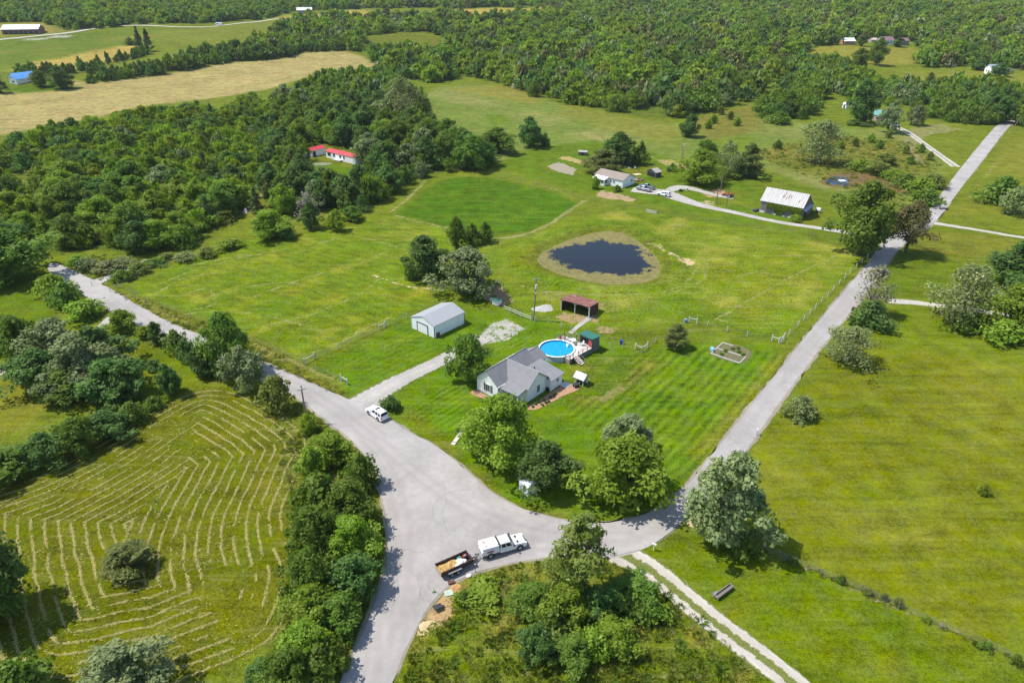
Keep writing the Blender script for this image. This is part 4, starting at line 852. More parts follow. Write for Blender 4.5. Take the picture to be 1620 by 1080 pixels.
for c in single:                                 # spread the single trees: one in each cell of about 8 m
    key = (round(c[2] / 8.5), round(c[3] / 8.5))
    if key not in grid and len(front) < 132: grid[key] = 1; front.append(c)
fs = set(id(c) for c in front)
for c in front:
    kk = {'brown': 'cedar', 'yellow': 'bright'}.get(c[1], c[1]); plant(kk, (c[2], c[3]), c[5], c[6], *WLAB[c[0]])

PC = bpy.data.collections.new('woodland_prototypes')       # meshes the woodland mass is drawn from, not placed themselves
def proto(name, me):
    o = bpy.data.objects.new(name, me); PC.objects.link(o)
KINDS = ['maple', 'bright', 'dark', 'silver', 'cedar', 'cone', 'brown', 'column', 'olivebush', 'yellow']; KI = {}
_pi = 0
def lowcrown(tagn, kname, seed, n, ls, K):
    s_ = dict(SPEC['cedar'], lm='brown', R=3.4, H=8) if kname == 'brown' else dict(SPEC['bright'], lm='yellow') if kname == 'yellow' else SPEC[kname]
    return crown_mesh('%s_%s' % (tagn, kname), LM[s_['lm']], seed, 1.0, 1.0, 0.03, s_['prof'], K, n, ls, 0.34, flat=0.35)
for q, kname in enumerate(KINDS):
    for vv in range(2):
        proto('p%02d' % _pi, lowcrown('near', kname, 900 + q * 7 + vv, 1500, 0.075, 40)); KI[('near', kname, vv)] = _pi; _pi += 1
for q, kname in enumerate(KINDS):
    for vv in range(2):
        proto('p%02d' % _pi, lowcrown('far', kname, 1900 + q * 7 + vv, 420, 0.15, 26)); KI[('far', kname, vv)] = _pi; _pi += 1
def scatter_group():
    ng = bpy.data.node_groups.new('scatter', 'GeometryNodeTree')
    ng.interface.new_socket('Geometry', in_out='INPUT', socket_type='NodeSocketGeometry'); ng.interface.new_socket('Geometry', in_out='OUTPUT', socket_type='NodeSocketGeometry')
    return ng
def scatter(name, coll, pts, idx, rot, scl, parent=None):
    ng = scatter_group(); N_ = ng.nodes; L = ng.links
    gi = N_.new('NodeGroupInput'); go = N_.new('NodeGroupOutput'); ip = N_.new('GeometryNodeInstanceOnPoints'); ci = N_.new('GeometryNodeCollectionInfo')
    ci.inputs['Collection'].default_value = coll; ci.inputs['Separate Children'].default_value = True; ci.inputs['Reset Children'].default_value = True
    def na(n, ty):
        a = N_.new('GeometryNodeInputNamedAttribute'); a.data_type = ty; a.inputs['Name'].default_value = n; return a.outputs['Attribute']
    er = N_.new('FunctionNodeEulerToRotation'); L.new(na('rot', 'FLOAT_VECTOR'), er.inputs[0])
    L.new(gi.outputs[0], ip.inputs['Points']); L.new(ci.outputs[0], ip.inputs['Instance']); ip.inputs['Pick Instance'].default_value = True
    L.new(na('idx', 'INT'), ip.inputs['Instance Index']); L.new(er.outputs[0], ip.inputs['Rotation']); L.new(na('scl', 'FLOAT_VECTOR'), ip.inputs['Scale']); L.new(ip.outputs[0], go.inputs[0])
    me = bpy.data.meshes.new(name); n = len(pts); me.vertices.add(n); me.vertices.foreach_set('co', np.asarray(pts, np.float32).ravel())
    a = me.attributes.new('idx', 'INT', 'POINT'); a.data.foreach_set('value', np.asarray(idx, np.int32))
    for nm, d in (('rot', rot), ('scl', scl)):
        a = me.attributes.new(nm, 'FLOAT_VECTOR', 'POINT'); a.data.foreach_set('vector', np.asarray(d, np.float32).ravel())
    o = mesh_obj(name, me, parent); md = o.modifiers.new('scatter', 'NODES'); md.node_group = ng; return o
rest = [c for c in cand if id(c) not in fs]
for nm, lab, sel in (('woodland', 'mixed woods filling the left behind the raked field', lambda c: c[0] in ('west', 'band')), ('distant_forest', 'broad leaved forest covering the far country up to the picture top', lambda c: c[0] not in ('west', 'band'))):
    cs = [c for c in rest if sel(c)]; g = np.random.default_rng(5)
    idx = [KI[('near' if c[3] < 420 else 'far', c[1] if c[1] in KINDS else 'maple', int(g.integers(2)))] for c in cs]
    scatter_o = scatter(nm, PC, [(c[2], c[3], c[4] - 0.1) for c in cs], idx, [(g.uniform(-.05, .05), g.uniform(-.05, .05), g.uniform(0, 6.28)) for c in cs], [(c[6], c[6] * g.uniform(.9, 1.1), c[5]) for c in cs])
    tag(scatter_o, lab, 'forest', kind='stuff')
print('trees', TREE_N[0], 'woodland', len(rest))
# ------------------------------------------------------------------ building kit
def siding_mat(name, col, pitch=0.2, rough=0.6, axis='z', dep=0.35, dirt=0.12):
    m = bpy.data.materials.new(name); b = NB(nt(m)); v = b.obj(); sp = b.n('ShaderNodeSeparateXYZ'); b.set(sp.inputs[0], v)
    if axis == 'z': c = sp.outputs['Z']
    else: c = b.math('ADD', sp.outputs['X'], sp.outputs['Y'])
    saw = b.math('FRACT', b.math('DIVIDE', c, pitch)); n = b.noise(v, 1.2, 4, 0.65)
    x = b.n('ShaderNodeVectorMath', operation='SCALE'); x.inputs[0].default_value = col; b.set(x.inputs['Scale'], b.math('ADD', b.remap(n, 0.3, 0.7, 1 - dirt, 1 + dirt * 0.4), b.remap(saw, 0.0, 0.12, -0.22, 0.0)))
    b.out(x.outputs[0], rough, b.bump(saw, dep, 0.03), 0, 0.3); return m
def shingle_mat(name, col, var=0.16):
    m = bpy.data.materials.new(name); b = NB(nt(m)); v = b.obj(); n = b.noise(v, 0.7, 4, 0.6); f = b.noise(v, 7.0, 3, 0.7); sp = b.n('ShaderNodeSeparateXYZ'); b.set(sp.inputs[0], v)
    saw = b.math('FRACT', b.math('MULTIPLY', sp.outputs['Z'], 7.5))
    x = b.n('ShaderNodeVectorMath', operation='SCALE'); x.inputs[0].default_value = col
    b.set(x.inputs['Scale'], b.math('ADD', b.math('ADD', b.remap(n, 0.3, 0.7, 1 - var * 0.5, 1 + var * 0.5), b.remap(f, 0.3, 0.7, -var, var)), b.remap(saw, 0, 0.15, -0.1, 0.0)))
    b.out(x.outputs[0], 0.9, b.bump(f, 0.3, 0.02), 0, 0.2); return m
W_WHITE = siding_mat('white_siding', (0.84, 0.84, 0.83), dep=0.2, dirt=0.06); W_METAL = siding_mat('white_metal_wall', (0.78, 0.81, 0.84), 0.3, 0.45, 'x', 0.35, 0.05)
R_GREY = shingle_mat('grey_shingle', (0.205, 0.203, 0.210)); R_METALG = siding_mat('grey_metal_roof', (0.33, 0.335, 0.345), 0.35, 0.5, 'x', 0.4, 0.06); R_BROWN = shingle_mat('brown_shingle', (0.26, 0.215, 0.185))
M_glass = mat('window_glass', (0.025, 0.035, 0.045), 0.08, 0.1, 1.0, 0.0, 0.6); M_trim = mat('white_trim', (0.78, 0.78, 0.76), 0.5, 0.06, 3, 0.05); M_dark = mat('dark_trim', (0.035, 0.04, 0.045), 0.5, 0.2, 3, 0.05)
M_white = mat('white_paint', (0.78, 0.78, 0.77), 0.5, 0.07, 2.0, 0.05); M_wood = mat('grey_wood', (0.27, 0.23, 0.19), 0.85, 0.25, 3, 0.3, streak=(1, 1, 6)); M_oldwood = mat('old_barn_wood', (0.175, 0.160, 0.155), 0.9, 0.35, 2, 0.4, streak=(5, 5, 0.4), col2=(0.09, 0.075, 0.07))
M_conc = mat('concrete', (0.55, 0.53, 0.49), 0.9, 0.12, 2, 0.2); M_shutter = mat('slate_shutter', (0.10, 0.115, 0.13), 0.6, 0.1, 3, 0.1); M_green = mat('green_metal_roof', (0.030, 0.135, 0.095), 0.55, 0.15, 1.2, 0.1, streak=(6, 1, 1)); M_gwall = siding_mat('grey_board_wall', (0.125, 0.145, 0.135), 0.25, 0.8, 'x')
M_red = mat('red_metal_roof', (0.56, 0.055, 0.06), 0.45, 0.1, 1.0, 0.05); M_rust = mat('rusty_roof', (0.185, 0.072, 0.055), 0.8, 0.35, 0.9, 0.2, streak=(1, 3, 1), col2=(0.33, 0.20, 0.14)); M_redwall = siding_mat('dark_red_wall', (0.085, 0.035, 0.035), 0.25, 0.8, 'x')
M_blue = mat('blue_metal_roof', (0.10, 0.28, 0.62), 0.4, 0.08, 1.0, 0.05); M_teal = mat('teal_metal_roof', (0.12, 0.27, 0.25), 0.5, 0.1, 1.0, 0.05); M_black = mat('black_paint', (0.022, 0.022, 0.024), 0.45, 0.2, 3, 0.05)
def frame2(name, label, cat, A, B, group=None):
    """an Empty at A, its x axis running to B, its y axis away from the camera"""
    A = G(*A) if not isinstance(A, Vector) else A; B = G(*B) if not isinstance(B, Vector) else B
    d = B - A; t = thing(name, label, cat, (A.x, A.y, min(float(height(A.x, A.y)), float(height(B.x, B.y)))), math.atan2(d.y, d.x), group); return t, math.hypot(d.x, d.y)
def gable(p, x0, x1, y0, y1, zw, zr, axis, wm, rm, oh=0.3, t=0.12, walls=True, roof=True, z0=-0.1, wn='wall'):
    if axis == 'y':
        xm = (x0 + x1) / 2; prof = [(x0, z0), (x1, z0), (x1, zw), (xm, zr), (x0, zw)]; rings = [[(a, y, b) for a, b in prof] for y in (y0, y1)]
    else:
        ym = (y0 + y1) / 2; prof = [(y0, z0), (y1, z0), (y1, zw), (ym, zr), (y0, zw)]; rings = [[(x, a, b) for a, b in prof] for x in (x1, x0)]
    if walls: MB().loft(rings).build(wn, wm, p)
    if roof:
        hw = (x1 - x0) / 2 if axis == 'y' else (y1 - y0) / 2; k = (zr - zw) / hw; e = oh; dz = 0.14
        for s in (-1, 1):
            if axis == 'y': q = [(xm, y0 - oh, zr + dz), (xm, y1 + oh, zr + dz), (xm + s * (hw + e), y1 + oh, zw - k * e + dz), (xm + s * (hw + e), y0 - oh, zw - k * e + dz)]
            else: q = [(x0 - oh, ym, zr + dz), (x1 + oh, ym, zr + dz), (x1 + oh, ym + s * (hw + e), zw - k * e + dz), (x0 - oh, ym + s * (hw + e), zw - k * e + dz)]
            MB().slab(q, t).build('roof_slope', rm, p)
def bars(mb, w, h, t, d, face):
    for a0, a1, b0, b1 in ((-w / 2 - t, w / 2 + t, -h / 2 - t, -h / 2), (-w / 2 - t, w / 2 + t, h / 2, h / 2 + t), (-w / 2 - t, -w / 2, -h / 2, h / 2), (w / 2, w / 2 + t, -h / 2, h / 2)):
        if face[0] == 'x': mb.box(-d, d, a0, a1, b0, b1)
        else: mb.box(a0, a1, -d, d, b0, b1)
    return mb
def window(p, c, w, h, face, fm=None, mull=1, name='window', pane=None):
    f = bars(MB(), w, h, 0.09, 0.06, face)
    for i in range(mull):
        a = -w / 2 + w * (i + 1) / (mull + 1)
        f.box(*((-0.05, 0.05, a - 0.025, a + 0.025) if face[0] == 'x' else (a - 0.025, a + 0.025, -0.05, 0.05)), -h / 2, h / 2)
    o = f.build(name, fm or M_trim, p, c); d = 0.02
    g = MB().box(*((-d, d, -w / 2, w / 2) if face[0] == 'x' else (-w / 2, w / 2, -d, d)), -h / 2, h / 2); g.build('pane', pane or M_glass, o); return o
def door(p, c, w, h, face, m=None, fm=None):
    f = bars(MB(), w, h, 0.09, 0.05, face).build('door_frame', fm or M_trim, p, c); d = 0.03
    MB().box(*((-d, d, -w / 2, w / 2) if face[0] == 'x' else (-w / 2, w / 2, -d, d)), -h / 2, h / 2).build('door', m or M_white, f); return f
def panel(p, name, m, x0, x1, y0, y1, z0, z1): return MB().box(x0, x1, y0, y1, z0, z1).build(name, m, p)

# ------------------------------------------------------------------ the white farmhouse
H0 = thing('farmhouse', 'white cross gabled house with grey roof in the middle of the yard', 'house', (-4.6, 108.6, 0), math.atan2(-0.65, 0.76))
gable(H0, -2.6, 2.6, 0, 11, 2.9, 5.1, 'y', W_WHITE, R_GREY)
MB().loft([[(7.4, a, b) for a, b in ((2.8, -0.1), (8.4, -0.1), (8.4, 2.9), (5.6, 5.1), (2.8, 2.9))], [(2.5, a, b) for a, b in ((2.8, -0.1), (8.4, -0.1), (8.4, 2.9), (5.6, 5.1), (2.8, 2.9))]]).build('wall', W_WHITE, H0)
for s in (-1, 1): MB().slab([(-0.02, 5.6, 5.26), (7.75, 5.6, 5.26), (7.75, 5.6 + s * 3.1, 5.26 - 3.1 * 0.786), (2.85, 5.6 + s * 3.1, 5.26 - 3.1 * 0.786)], 0.12).build('roof_slope', R_GREY, H0)
MB().loft([[(x, 8.42, -0.1), (x, 12.1, -0.1), (x, 12.1, z), (x, 8.42, z)] for x, z in ((8.3, 2.35), (2.62, 3.2))]).build('wall', W_WHITE, H0)
MB().slab([(2.7, 8.3, 3.36), (8.7, 8.3, 2.46), (8.7, 12.4, 2.46), (2.7, 12.4, 3.36)], 0.12).build('roof_slope', R_GREY, H0)
gable(H0, -2.3, 2.3, 11.02, 14.7, 2.55, 4.0, 'y', W_WHITE, R_GREY, 0.28)
for a_, b_ in (((0, -0.32, 5.27), (0, 11.3, 5.27)), ((0.1, 5.6, 5.28), (7.77, 5.6, 5.28)), ((0, 11.3, 4.17), (0, 15.0, 4.17))): MB().tube([a_, b_], 0.07, 5).build('ridge_cap', mat('ridge_grey', (0.36, 0.355, 0.35), 0.9, 0.15), H0)
for x_ in (-2.95, 2.95):
    MB().box(x_ - 0.06, x_ + 0.06, -0.3, 2.4 if x_ > 0 else 11.3, 2.66, 2.78).build('gutter', M_trim, H0)
MB().slab([(2.62, 2.75, 2.98), (7.3, 2.75, 2.98), (7.3, 0.1, 2.52), (2.62, 0.1, 2.52)], 0.1).build('porch_roof', R_GREY, H0)
panel(H0, 'porch_floor', M_conc, 2.62, 7.2, 0.3, 2.78, -0.05, 0.25)
for x in (3.0, 4.4, 5.8, 7.05): panel(H0, 'porch_post', M_trim, x - 0.07, x + 0.07, 0.35, 0.49, 0.25, 2.5)
window(H0, (0.2, -0.01, 1.5), 0.95, 1.5, 'y')
for x in (-0.68, 1.08): panel(H0, 'shutter', M_shutter, x - 0.2, x + 0.2, -0.06, 0.0, 0.72, 2.28)
window(H0, (7.41, 5.9, 1.5), 0.75, 1.5, 'x'); window(H0, (4.3, 2.79, 1.6), 0.9, 1.3, 'y'); door(H0, (6.2, 2.79, 1.25), 0.95, 2.0, 'y', M_white)
door(H0, (8.31, 8.95, 1.05), 0.85, 2.0, 'x', M_white); window(H0, (8.31, 10.6, 1.55), 0.55, 0.8, 'x'); window(H0, (-2.61, 4.5, 1.6), 0.9, 1.4, 'x'); window(H0, (-2.61, 8.5, 1.6), 0.9, 1.4, 'x'); window(H0, (2.31, 13.2, 1.5), 0.8, 1.0, 'x')
panel(H0, 'door_step', M_conc, 8.32, 10.0, 11.2, 13.0, -0.05, 0.12); MB().cyl((4.0, 8.9), 0.11, 2.9, 3.55, 8).build('vent_pipe', M_black, H0)
MB().box(7.42, 8.1, 8.15, 8.75, 0, 0.7).build('utility_box', M_dark, H0)
def sheet(name, px, z, m, step=0.5, jit=0.12, kind='structure'):
    me = area_sheet(name, [(q.x, q.y) for q in GP(px)], z, m, step, jit); return tag(mesh_obj(name, me), kind=kind)
M_mulch = mat('wood_mulch', (0.36, 0.205, 0.125), 0.95, 0.3, 3.0, 0.5)
sheet('mulch_bed', [(829,646),(845,637),(862,627),(888,611),(901,606),(917,612),(912,618),(892,625),(880,632),(866,639),(847,648)], 0.03, M_mulch)
sheet('front_mulch_bed', [(744,622),(753,616),(764,622),(775,628),(768,631),(757,628)], 0.03, M_mulch)
for i, (x, y) in enumerate([(847,640),(853,637),(861,634),(868,636),(871,629),(877,626),(858,641),(864,638),(880,623),(843,644)]):
    g = G(x, y); plant('darkbush', g, 0.5, 0.32, 'small dark plant set in the brown mulch bed beside the house', 'plants in the mulch bed')

# ------------------------------------------------------------------ garage
t, L = frame2('garage', 'white metal garage with grey roof and roll up door beside the lawn', 'garage', Vector((-22.1, 135.6, 0)), Vector((-16.68, 130.9, 0)))
gable(t, 0, L, 0, 9.2, 2.75, 3.95, 'y', W_METAL, R_METALG, 0.12, 0.08)
gd = panel(t, 'garage_door', M_white, L - 5.3, L - 2.1, -0.05, 0.02, 0, 2.15)
for i in range(1, 5): panel(gd, 'door_seam', M_conc, L - 5.28, L - 2.12, -0.065, -0.045, i * 0.43 - 0.015, i * 0.43 + 0.015)
MB().box(L - 5.45, L - 5.3, -0.1, 0.02, 0, 2.3).box(L - 2.1, L - 1.95, -0.1, 0.02, 0, 2.3).box(L - 5.3, L - 2.1, -0.1, 0.02, 2.15, 2.3).build('door_surround', M_dark, t)
door(t, (L + 0.01, 7.75, 1.02), 0.9, 2.0, 'x', M_white)
for x, y in ((0, 0), (L, 0), (L, 9.2)): panel(t, 'corner_trim', M_dark if (x, y) != (0, 0) else M_trim, x - 0.05, x + 0.05, y - 0.05, y + 0.05, 0, 2.72)
MB().box(-0.13, -0.06, -0.12, 9.3, 2.60, 2.74).box(L + 0.06, L + 0.13, -0.12, 9.3, 2.60, 2.74).build('gutter', M_trim, t)
g = G(693, 532); b = thing('barrel', 'rusty brown barrel at the front corner of the garage', 'barrel', (g.x, g.y, 0)); MB().cyl((0, 0), 0.42, 0, 0.95, 16).build('drum', mat('rust', (0.12, 0.05, 0.035), 0.8, 0.3, 4, 0.2), b)
for z in (0.1, 0.45, 0.85): MB().cyl((0, 0), 0.445, z, z + 0.05, 16).build('hoop', mat('rust', (0, 0, 0)), b)

# ------------------------------------------------------------------ pool, deck, pool hut
pc = Vector((9.2, 124.0, 0)); pool = thing('swimming_pool', 'round above ground swimming pool with bright blue water', 'pool', pc)
def ring(r0, r1, z0, z1, k=40):
    mb = MB(); c = [(math.cos(2 * math.pi * j / k), math.sin(2 * math.pi * j / k)) for j in range(k)]
    for j in range(k):
        (a, b), (c2, d) = c[j], c[(j + 1) % k]
        mb.face((a * r1, b * r1, z0), (c2 * r1, d * r1, z0), (c2 * r1, d * r1, z1), (a * r1, b * r1, z1)).face((c2 * r0, d * r0, z0), (a * r0, b * r0, z0), (a * r0, b * r0, z1), (c2 * r0, d * r0, z1))
        mb.face((a * r0, b * r0, z1), (a * r1, b * r1, z1), (c2 * r1, d * r1, z1), (c2 * r0, d * r0, z1))
    return mb
ring(3.62, 3.7, 0, 1.28).build('pool_wall', mat('pool_wall', (0.42, 0.50, 0.54), 0.5, 0.08), pool); ring(3.5, 3.82, 1.28, 1.34).build('pool_rim', M_white, pool)
ring(3.60, 3.61, 0.3, 1.26).build('liner', mat('pool_liner', (0.03, 0.16, 0.42), 0.4, 0.05), pool)
def water_mat():
    m = bpy.data.materials.new('pool_water'); b = NB(nt(m)); v = b.obj(); n = b.noise(v, 2.2, 3, 0.6, 1.5)
    c = b.mix(b.remap(n, 0.3, 0.7), (0.0, 0.235, 0.50), (0.01, 0.31, 0.60)); b.out(c, 0.08, b.bump(n, 0.15, 0.03), 0, 0.5); return m
MB().cyl((0, 0), 3.605, 0.4, 1.04, 48).build('water', water_mat(), pool)
lad = MB(); 
for x in (-0.3, 0.3): lad.tube([(2.5, x, 0.95), (2.7, x, 1.9), (3.2, x, 2.05), (3.55, x, 1.4)], 0.035, 6)
for z in (1.06, 1.25, 1.55): lad.box(2.45, 2.75, -0.3, 0.3, z, z + 0.05)
lo = lad.build('ladder', M_white, pool); lo.rotation_euler = (0, 0, R(28))
DU = math.atan2(0.70, 0.71); D0 = Vector((11.6, 119.5, 0)); deck = thing('pool_deck', 'grey wooden deck with railings beside the round pool', 'deck', D0, DU)
C_ = (1.45, 4.9); arc = [(C_[0] + 3.86 * math.cos(a), C_[1] + 3.86 * math.sin(a)) for a in np.linspace(R(52), R(-108), 22)]
M_deck = mat('deck_board', (0.52, 0.47, 0.43), 0.85, 0.15, 2.0, 0.2, streak=(1, 8, 1)); M_rail = mat('rail_wood', (0.22, 0.18, 0.15), 0.85, 0.2, 3, 0.2)
mb = MB(); mb.prism([(0.0, 0.0), (6.88, 0.0), (6.88, 7.6), (4.2, 8.0)] + arc + [(0.0, 1.3)], 1.05, 1.17); mb.build('platform', M_deck, deck)
for x in (0.06, 2.6, 4.6, 6.7): panel(deck, 'support_post', M_rail, x - 0.07, x + 0.07, 0.06, 0.2, 0, 1.05)
panel(deck, 'skirting_and_shade', M_wood, -0.04, 0.04, 0.05, 2.8, 0, 1.03); panel(deck, 'skirting_and_shade', M_gwall, 2.7, 6.86, -0.03, 0.03, 0, 1.03)  # side boards are skirting; grey front panel stands in for shade under the open deck
def railing(p, a, b, z=1.17, h=0.95, n=3):
    for i in range(n + 1):
        f = i / n; x = a[0] + (b[0] - a[0]) * f; y = a[1] + (b[1] - a[1]) * f; panel(p, 'railing_post', M_rail, x - 0.06, x + 0.06, y - 0.06, y + 0.06, z, z + h)
    for zz in (z + h - 0.05, z + h * 0.5): MB().tube([(a[0], a[1], zz), (b[0], b[1], zz)], 0.04, 4).build('rail', M_rail, p)
railing(deck, (2.6, 0.06), (6.8, 0.06), n=3); railing(deck, (0.06, 0.06), (1.0, 0.06), n=1); railing(deck, (0.06, 0.1), (0.06, 1.25), n=1); railing(deck, (6.8, 3.6), (6.8, 7.5), n=3); railing(deck, (6.8, 7.5), (4.3, 7.9), n=2)
st = MB()
for i in range(5): st.box(1.1, 2.45, -0.36 * (i + 1), -0.36 * i + 0.02, 0.93 - i * 0.2, 0.99 - i * 0.2)
so = st.build('stairs', mat('pale_tread', (0.58, 0.52, 0.46), 0.8, 0.1), deck)
for x in (1.06, 2.49):
    MB().tube([(x, 0, 1.1), (x, -1.85, 0.05)], 0.07, 4).build('stringer', M_rail, so); MB().tube([(x, 0, 2.0), (x, -1.8, 1.0)], 0.045, 4).build('handrail', M_wood, so); panel(so, 'newel_post', M_wood, x - 0.06, x + 0.06, -1.86, -1.74, 0, 1.05)
g = D0 + Vector((math.cos(DU) * 6.92, math.sin(DU) * 6.92, 0)); hut = thing('pool_hut', 'small green roofed hut standing at the end of the pool deck', 'hut', g, DU)
panel(hut, 'side_wall', M_gwall, 0, 2.3, 0, 0.1, 0, 3.05); panel(hut, 'side_wall', M_gwall, 0, 2.3, 3.3, 3.4, 0, 3.05); panel(hut, 'back_wall', M_gwall, 2.2, 2.3, 0.1, 3.3, 0, 2.95); panel(hut, 'floor', M_deck, 0.02, 2.2, 0.1, 3.3, 1.02, 1.14)
MB().slab([(-0.3, -0.2, 3.35), (2.5, -0.2, 3.1), (2.5, 3.6, 3.1), (-0.3, 3.6, 3.35)], 0.1).build('roof', M_green, hut); panel(hut, 'fascia', M_gwall, -0.02, 0.04, 0.1, 3.3, 2.75, 3.12)
def hanging(name, label, cat, m, root, x, y0, y1, z0, z1):
    mb = MB(); n = 9; M_ = root.matrix_basis
    rr = [[(x + 0.05 * math.sin(i * 2.1) + dx, y0 + (y1 - y0) * i / (n - 1), z) for i in range(n) for dx in (0,)] for z in (z0, z1)]
    for i in range(n - 1): mb.face(rr[0][i], rr[0][i + 1], rr[1][i + 1], rr[1][i])
    t = thing(name, label, cat, root.location, root.rotation_euler.z); o = mb.build('cloth', m, t); so_ = o.modifiers.new('thick', 'SOLIDIFY'); so_.thickness = 0.02; return t
hanging('curtain', 'red curtain hanging at the open side of the pool hut', 'curtain', mat('red_cloth', (0.62, 0.09, 0.10), 0.8, 0.15, 3), hut, -0.06, 0.15, 1.0, 1.25, 2.75)
def chair(loc, rz, col, label, group):
    t = thing('patio_chair', label, 'chair', loc, rz, group); m = mat('chair_%s' % col[0], col[1], 0.7, 0.1)
    MB().box(-0.28, 0.28, -0.28, 0.28, 0.38, 0.45).build('seat', m, t); bk = MB().box(-0.28, 0.28, 0.0, 0.06, 0, 0.65).build('backrest', m, t, (0, 0.26, 0.42)); bk.rotation_euler = (R(-14), 0, 0)
    for x in (-0.25, 0.25):
        for y in (-0.24, 0.24): MB().box(x - 0.025, x + 0.025, y - 0.025, y + 0.025, 0, 0.39).build('leg', m, t)
        MB().box(x - 0.03, x + 0.03, -0.28, 0.3, 0.6, 0.64).build('armrest', m, t)
    return t
def dk(x, y, z=1.17): return D0 + Vector((math.cos(DU) * x - math.sin(DU) * y, math.sin(DU) * x + math.cos(DU) * y, z))
chair(dk(5.6, 6.6), DU + R(200), ('redgrey', (0.28, 0.10, 0.09)), 'dark red patio chair at the back rail of the pool deck', 'chairs on the pool deck'); chair(dk(4.9, 7.2), DU + R(160), ('redgrey', (0, 0, 0)), 'dark red patio chair left of the first at the back rail', 'chairs on the pool deck')
chair(dk(6.2, 2.2), DU + R(240), ('white', (0.75, 0.74, 0.72)), 'white patio chair on the deck in front of the pool hut', 'chairs on the pool deck'); chair(dk(5.7, 5.4), DU + R(100), ('white', (0, 0, 0)), 'white patio chair beside the closed parasol on the deck', 'chairs on the pool deck')
t = thing('patio_table', 'round white table on the pool deck', 'table', dk(5.9, 4.3)); MB().cyl((0, 0), 0.6, 0.68, 0.73, 20).build('table_top', M_white, t); MB().cyl((0, 0), 0.05, 0, 0.68, 8).build('table_leg', M_white, t); MB().cyl((0, 0), 0.3, 0, 0.05, 12).build('foot', M_white, t)
t = thing('parasol', 'closed grey parasol standing on the pool deck', 'parasol', dk(5.5, 3.2)); MB().cyl((0, 0), 0.035, 0, 2.7, 8).build('pole', M_trim, t); MB().cyl((0, 0), 0.06, 1.1, 2.6, 10, 0.2).build('canopy', mat('grey_cloth', (0.2, 0.2, 0.2), 0.9, 0.2), t); MB().cyl((0, 0), 0.3, 0, 0.12, 12).build('base', M_dark, t)
t = thing('storage_bin', 'grey storage bin tucked under the pool deck beside the stairs', 'bin', D0, DU); MB().box(0.25, 0.95, 0.25, 1.1, 0, 0.62).build('bin_body', mat('bin_grey', (0.16, 0.19, 0.21), 0.5, 0.1), t); MB().box(0.22, 0.98, 0.22, 1.13, 0.62, 0.7).build('lid', mat('bin_lid', (0.30, 0.22, 0.26), 0.5, 0.1), t)

# ------------------------------------------------------------------ little yard shelter, coop, run-in shed, gravel pile
t, L = frame2('yard_shelter', 'small open shelter with pale grey roof beside the mulch bed', 'shelter', (909, 606), (921, 611)); L = 1.9
gable(t, 0, L, 0, 1.7, 1.55, 2.25, 'x', W_WHITE, mat('pale_roof', (0.50, 0.53, 0.55), 0.5, 0.08, 2, 0.05), 0.28, 0.07, walls=False)
for x in (0.05, L - 0.05):
    for y in (0.05, 1.6): panel(t, 'post', M_trim, x - 0.05, x + 0.05, y - 0.05, y + 0.05, 0, 1.6)
panel(t, 'back_wall', W_WHITE, 0.1, L - 0.1, 1.56, 1.62, 0.1, 1.5); panel(t, 'bench_box', M_dark, 0.25, 1.2, 0.3, 1.2, 0, 0.6)
g = G(911, 612); t = thing('garden_cart', 'dark garden cart with white rim beside the small open shelter', 'cart', g, R(30)); MB().loft([[(-.4, -.3, .3), (.4, -.3, .3), (.4, .3, .3), (-.4, .3, .3)], [(-.55, -.42, .68), (.55, -.42, .68), (.55, .42, .68), (-.55, .42, .68)]]).build('tray', M_dark, t)
for x in (-0.3, 0.3):
    w = MB().cyl((0, 0), 0.2, -0.04, 0.04, 14).build('wheel', M_black, t, (x, -0.34, 0.2)); w.rotation_euler = (R(90), 0, 0); w = MB().cyl((0, 0), 0.2, -0.04, 0.04, 14).build('wheel', M_black, t, (x, 0.34, 0.2)); w.rotation_euler = (R(90), 0, 0)
MB().tube([(0.4, 0, 0.35), (0.9, 0, 0.75)], 0.03, 6).build('handle', M_white, t)
t, L = frame2('run_in_shed', 'open fronted livestock shed with rusty red roof near the pond', 'shed', (887.5, 490.6), (931.4, 502.8))
panel(t, 'back_wall', M_redwall, 0, L, 4.5, 4.58, 0, 2.15); panel(t, 'side_wall', M_redwall, -0.04, 0.04, 0.1, 4.5, 0, 2.25); panel(t, 'side_wall', M_redwall, L - 0.04, L + 0.04, 0.0, 4.5, 0, 2.25)
MB().slab([(-0.25, -0.4, 2.95), (L + 0.25, -0.4, 2.95), (L + 0.25, 4.8, 2.3), (-0.25, 4.8, 2.3)], 0.06).build('roof', M_rust, t)
M_post = mat('pale_post', (0.55, 0.53, 0.48), 0.85, 0.15, 4, 0.2)
for x in (0.05, L / 2, L - 0.02):
    po = panel(t, 'front_post', M_post, x - 0.07, x + 0.07, -0.12, 0.02, 0, 2.8)
    for s in (-1, 1):
        if 0 < x + s * 0.7 < L: MB().tube([(x, -0.05, 2.1), (x + s * 0.65, -0.05, 2.75)], 0.045, 4).build('brace', M_post, t)
panel(t, 'eave_beam', M_post, -0.2, L + 0.2, -0.16, -0.06, 2.72, 2.86); panel(t, 'hay_rack', M_oldwood, L * 0.55, L * 0.72, 3.6, 4.4, 0.4, 1.3)
t, L = frame2('chicken_coop', 'tiny white coop with green roof at the end of the board fence', 'coop', (779, 482), (788.5, 484.5)); 
MB().box(0, L, 0, 1.5, 0.15, 1.3).build('wall', W_WHITE, t); MB().slab([(-0.2, -0.3, 1.62), (L + 0.2, -0.3, 1.62), (L + 0.2, 1.75, 1.3), (-0.2, 1.75, 1.3)], 0.06).build('roof', M_green, t); door(t, (L * 0.5, -0.01, 0.65), 0.5, 0.8, 'y', M_white)
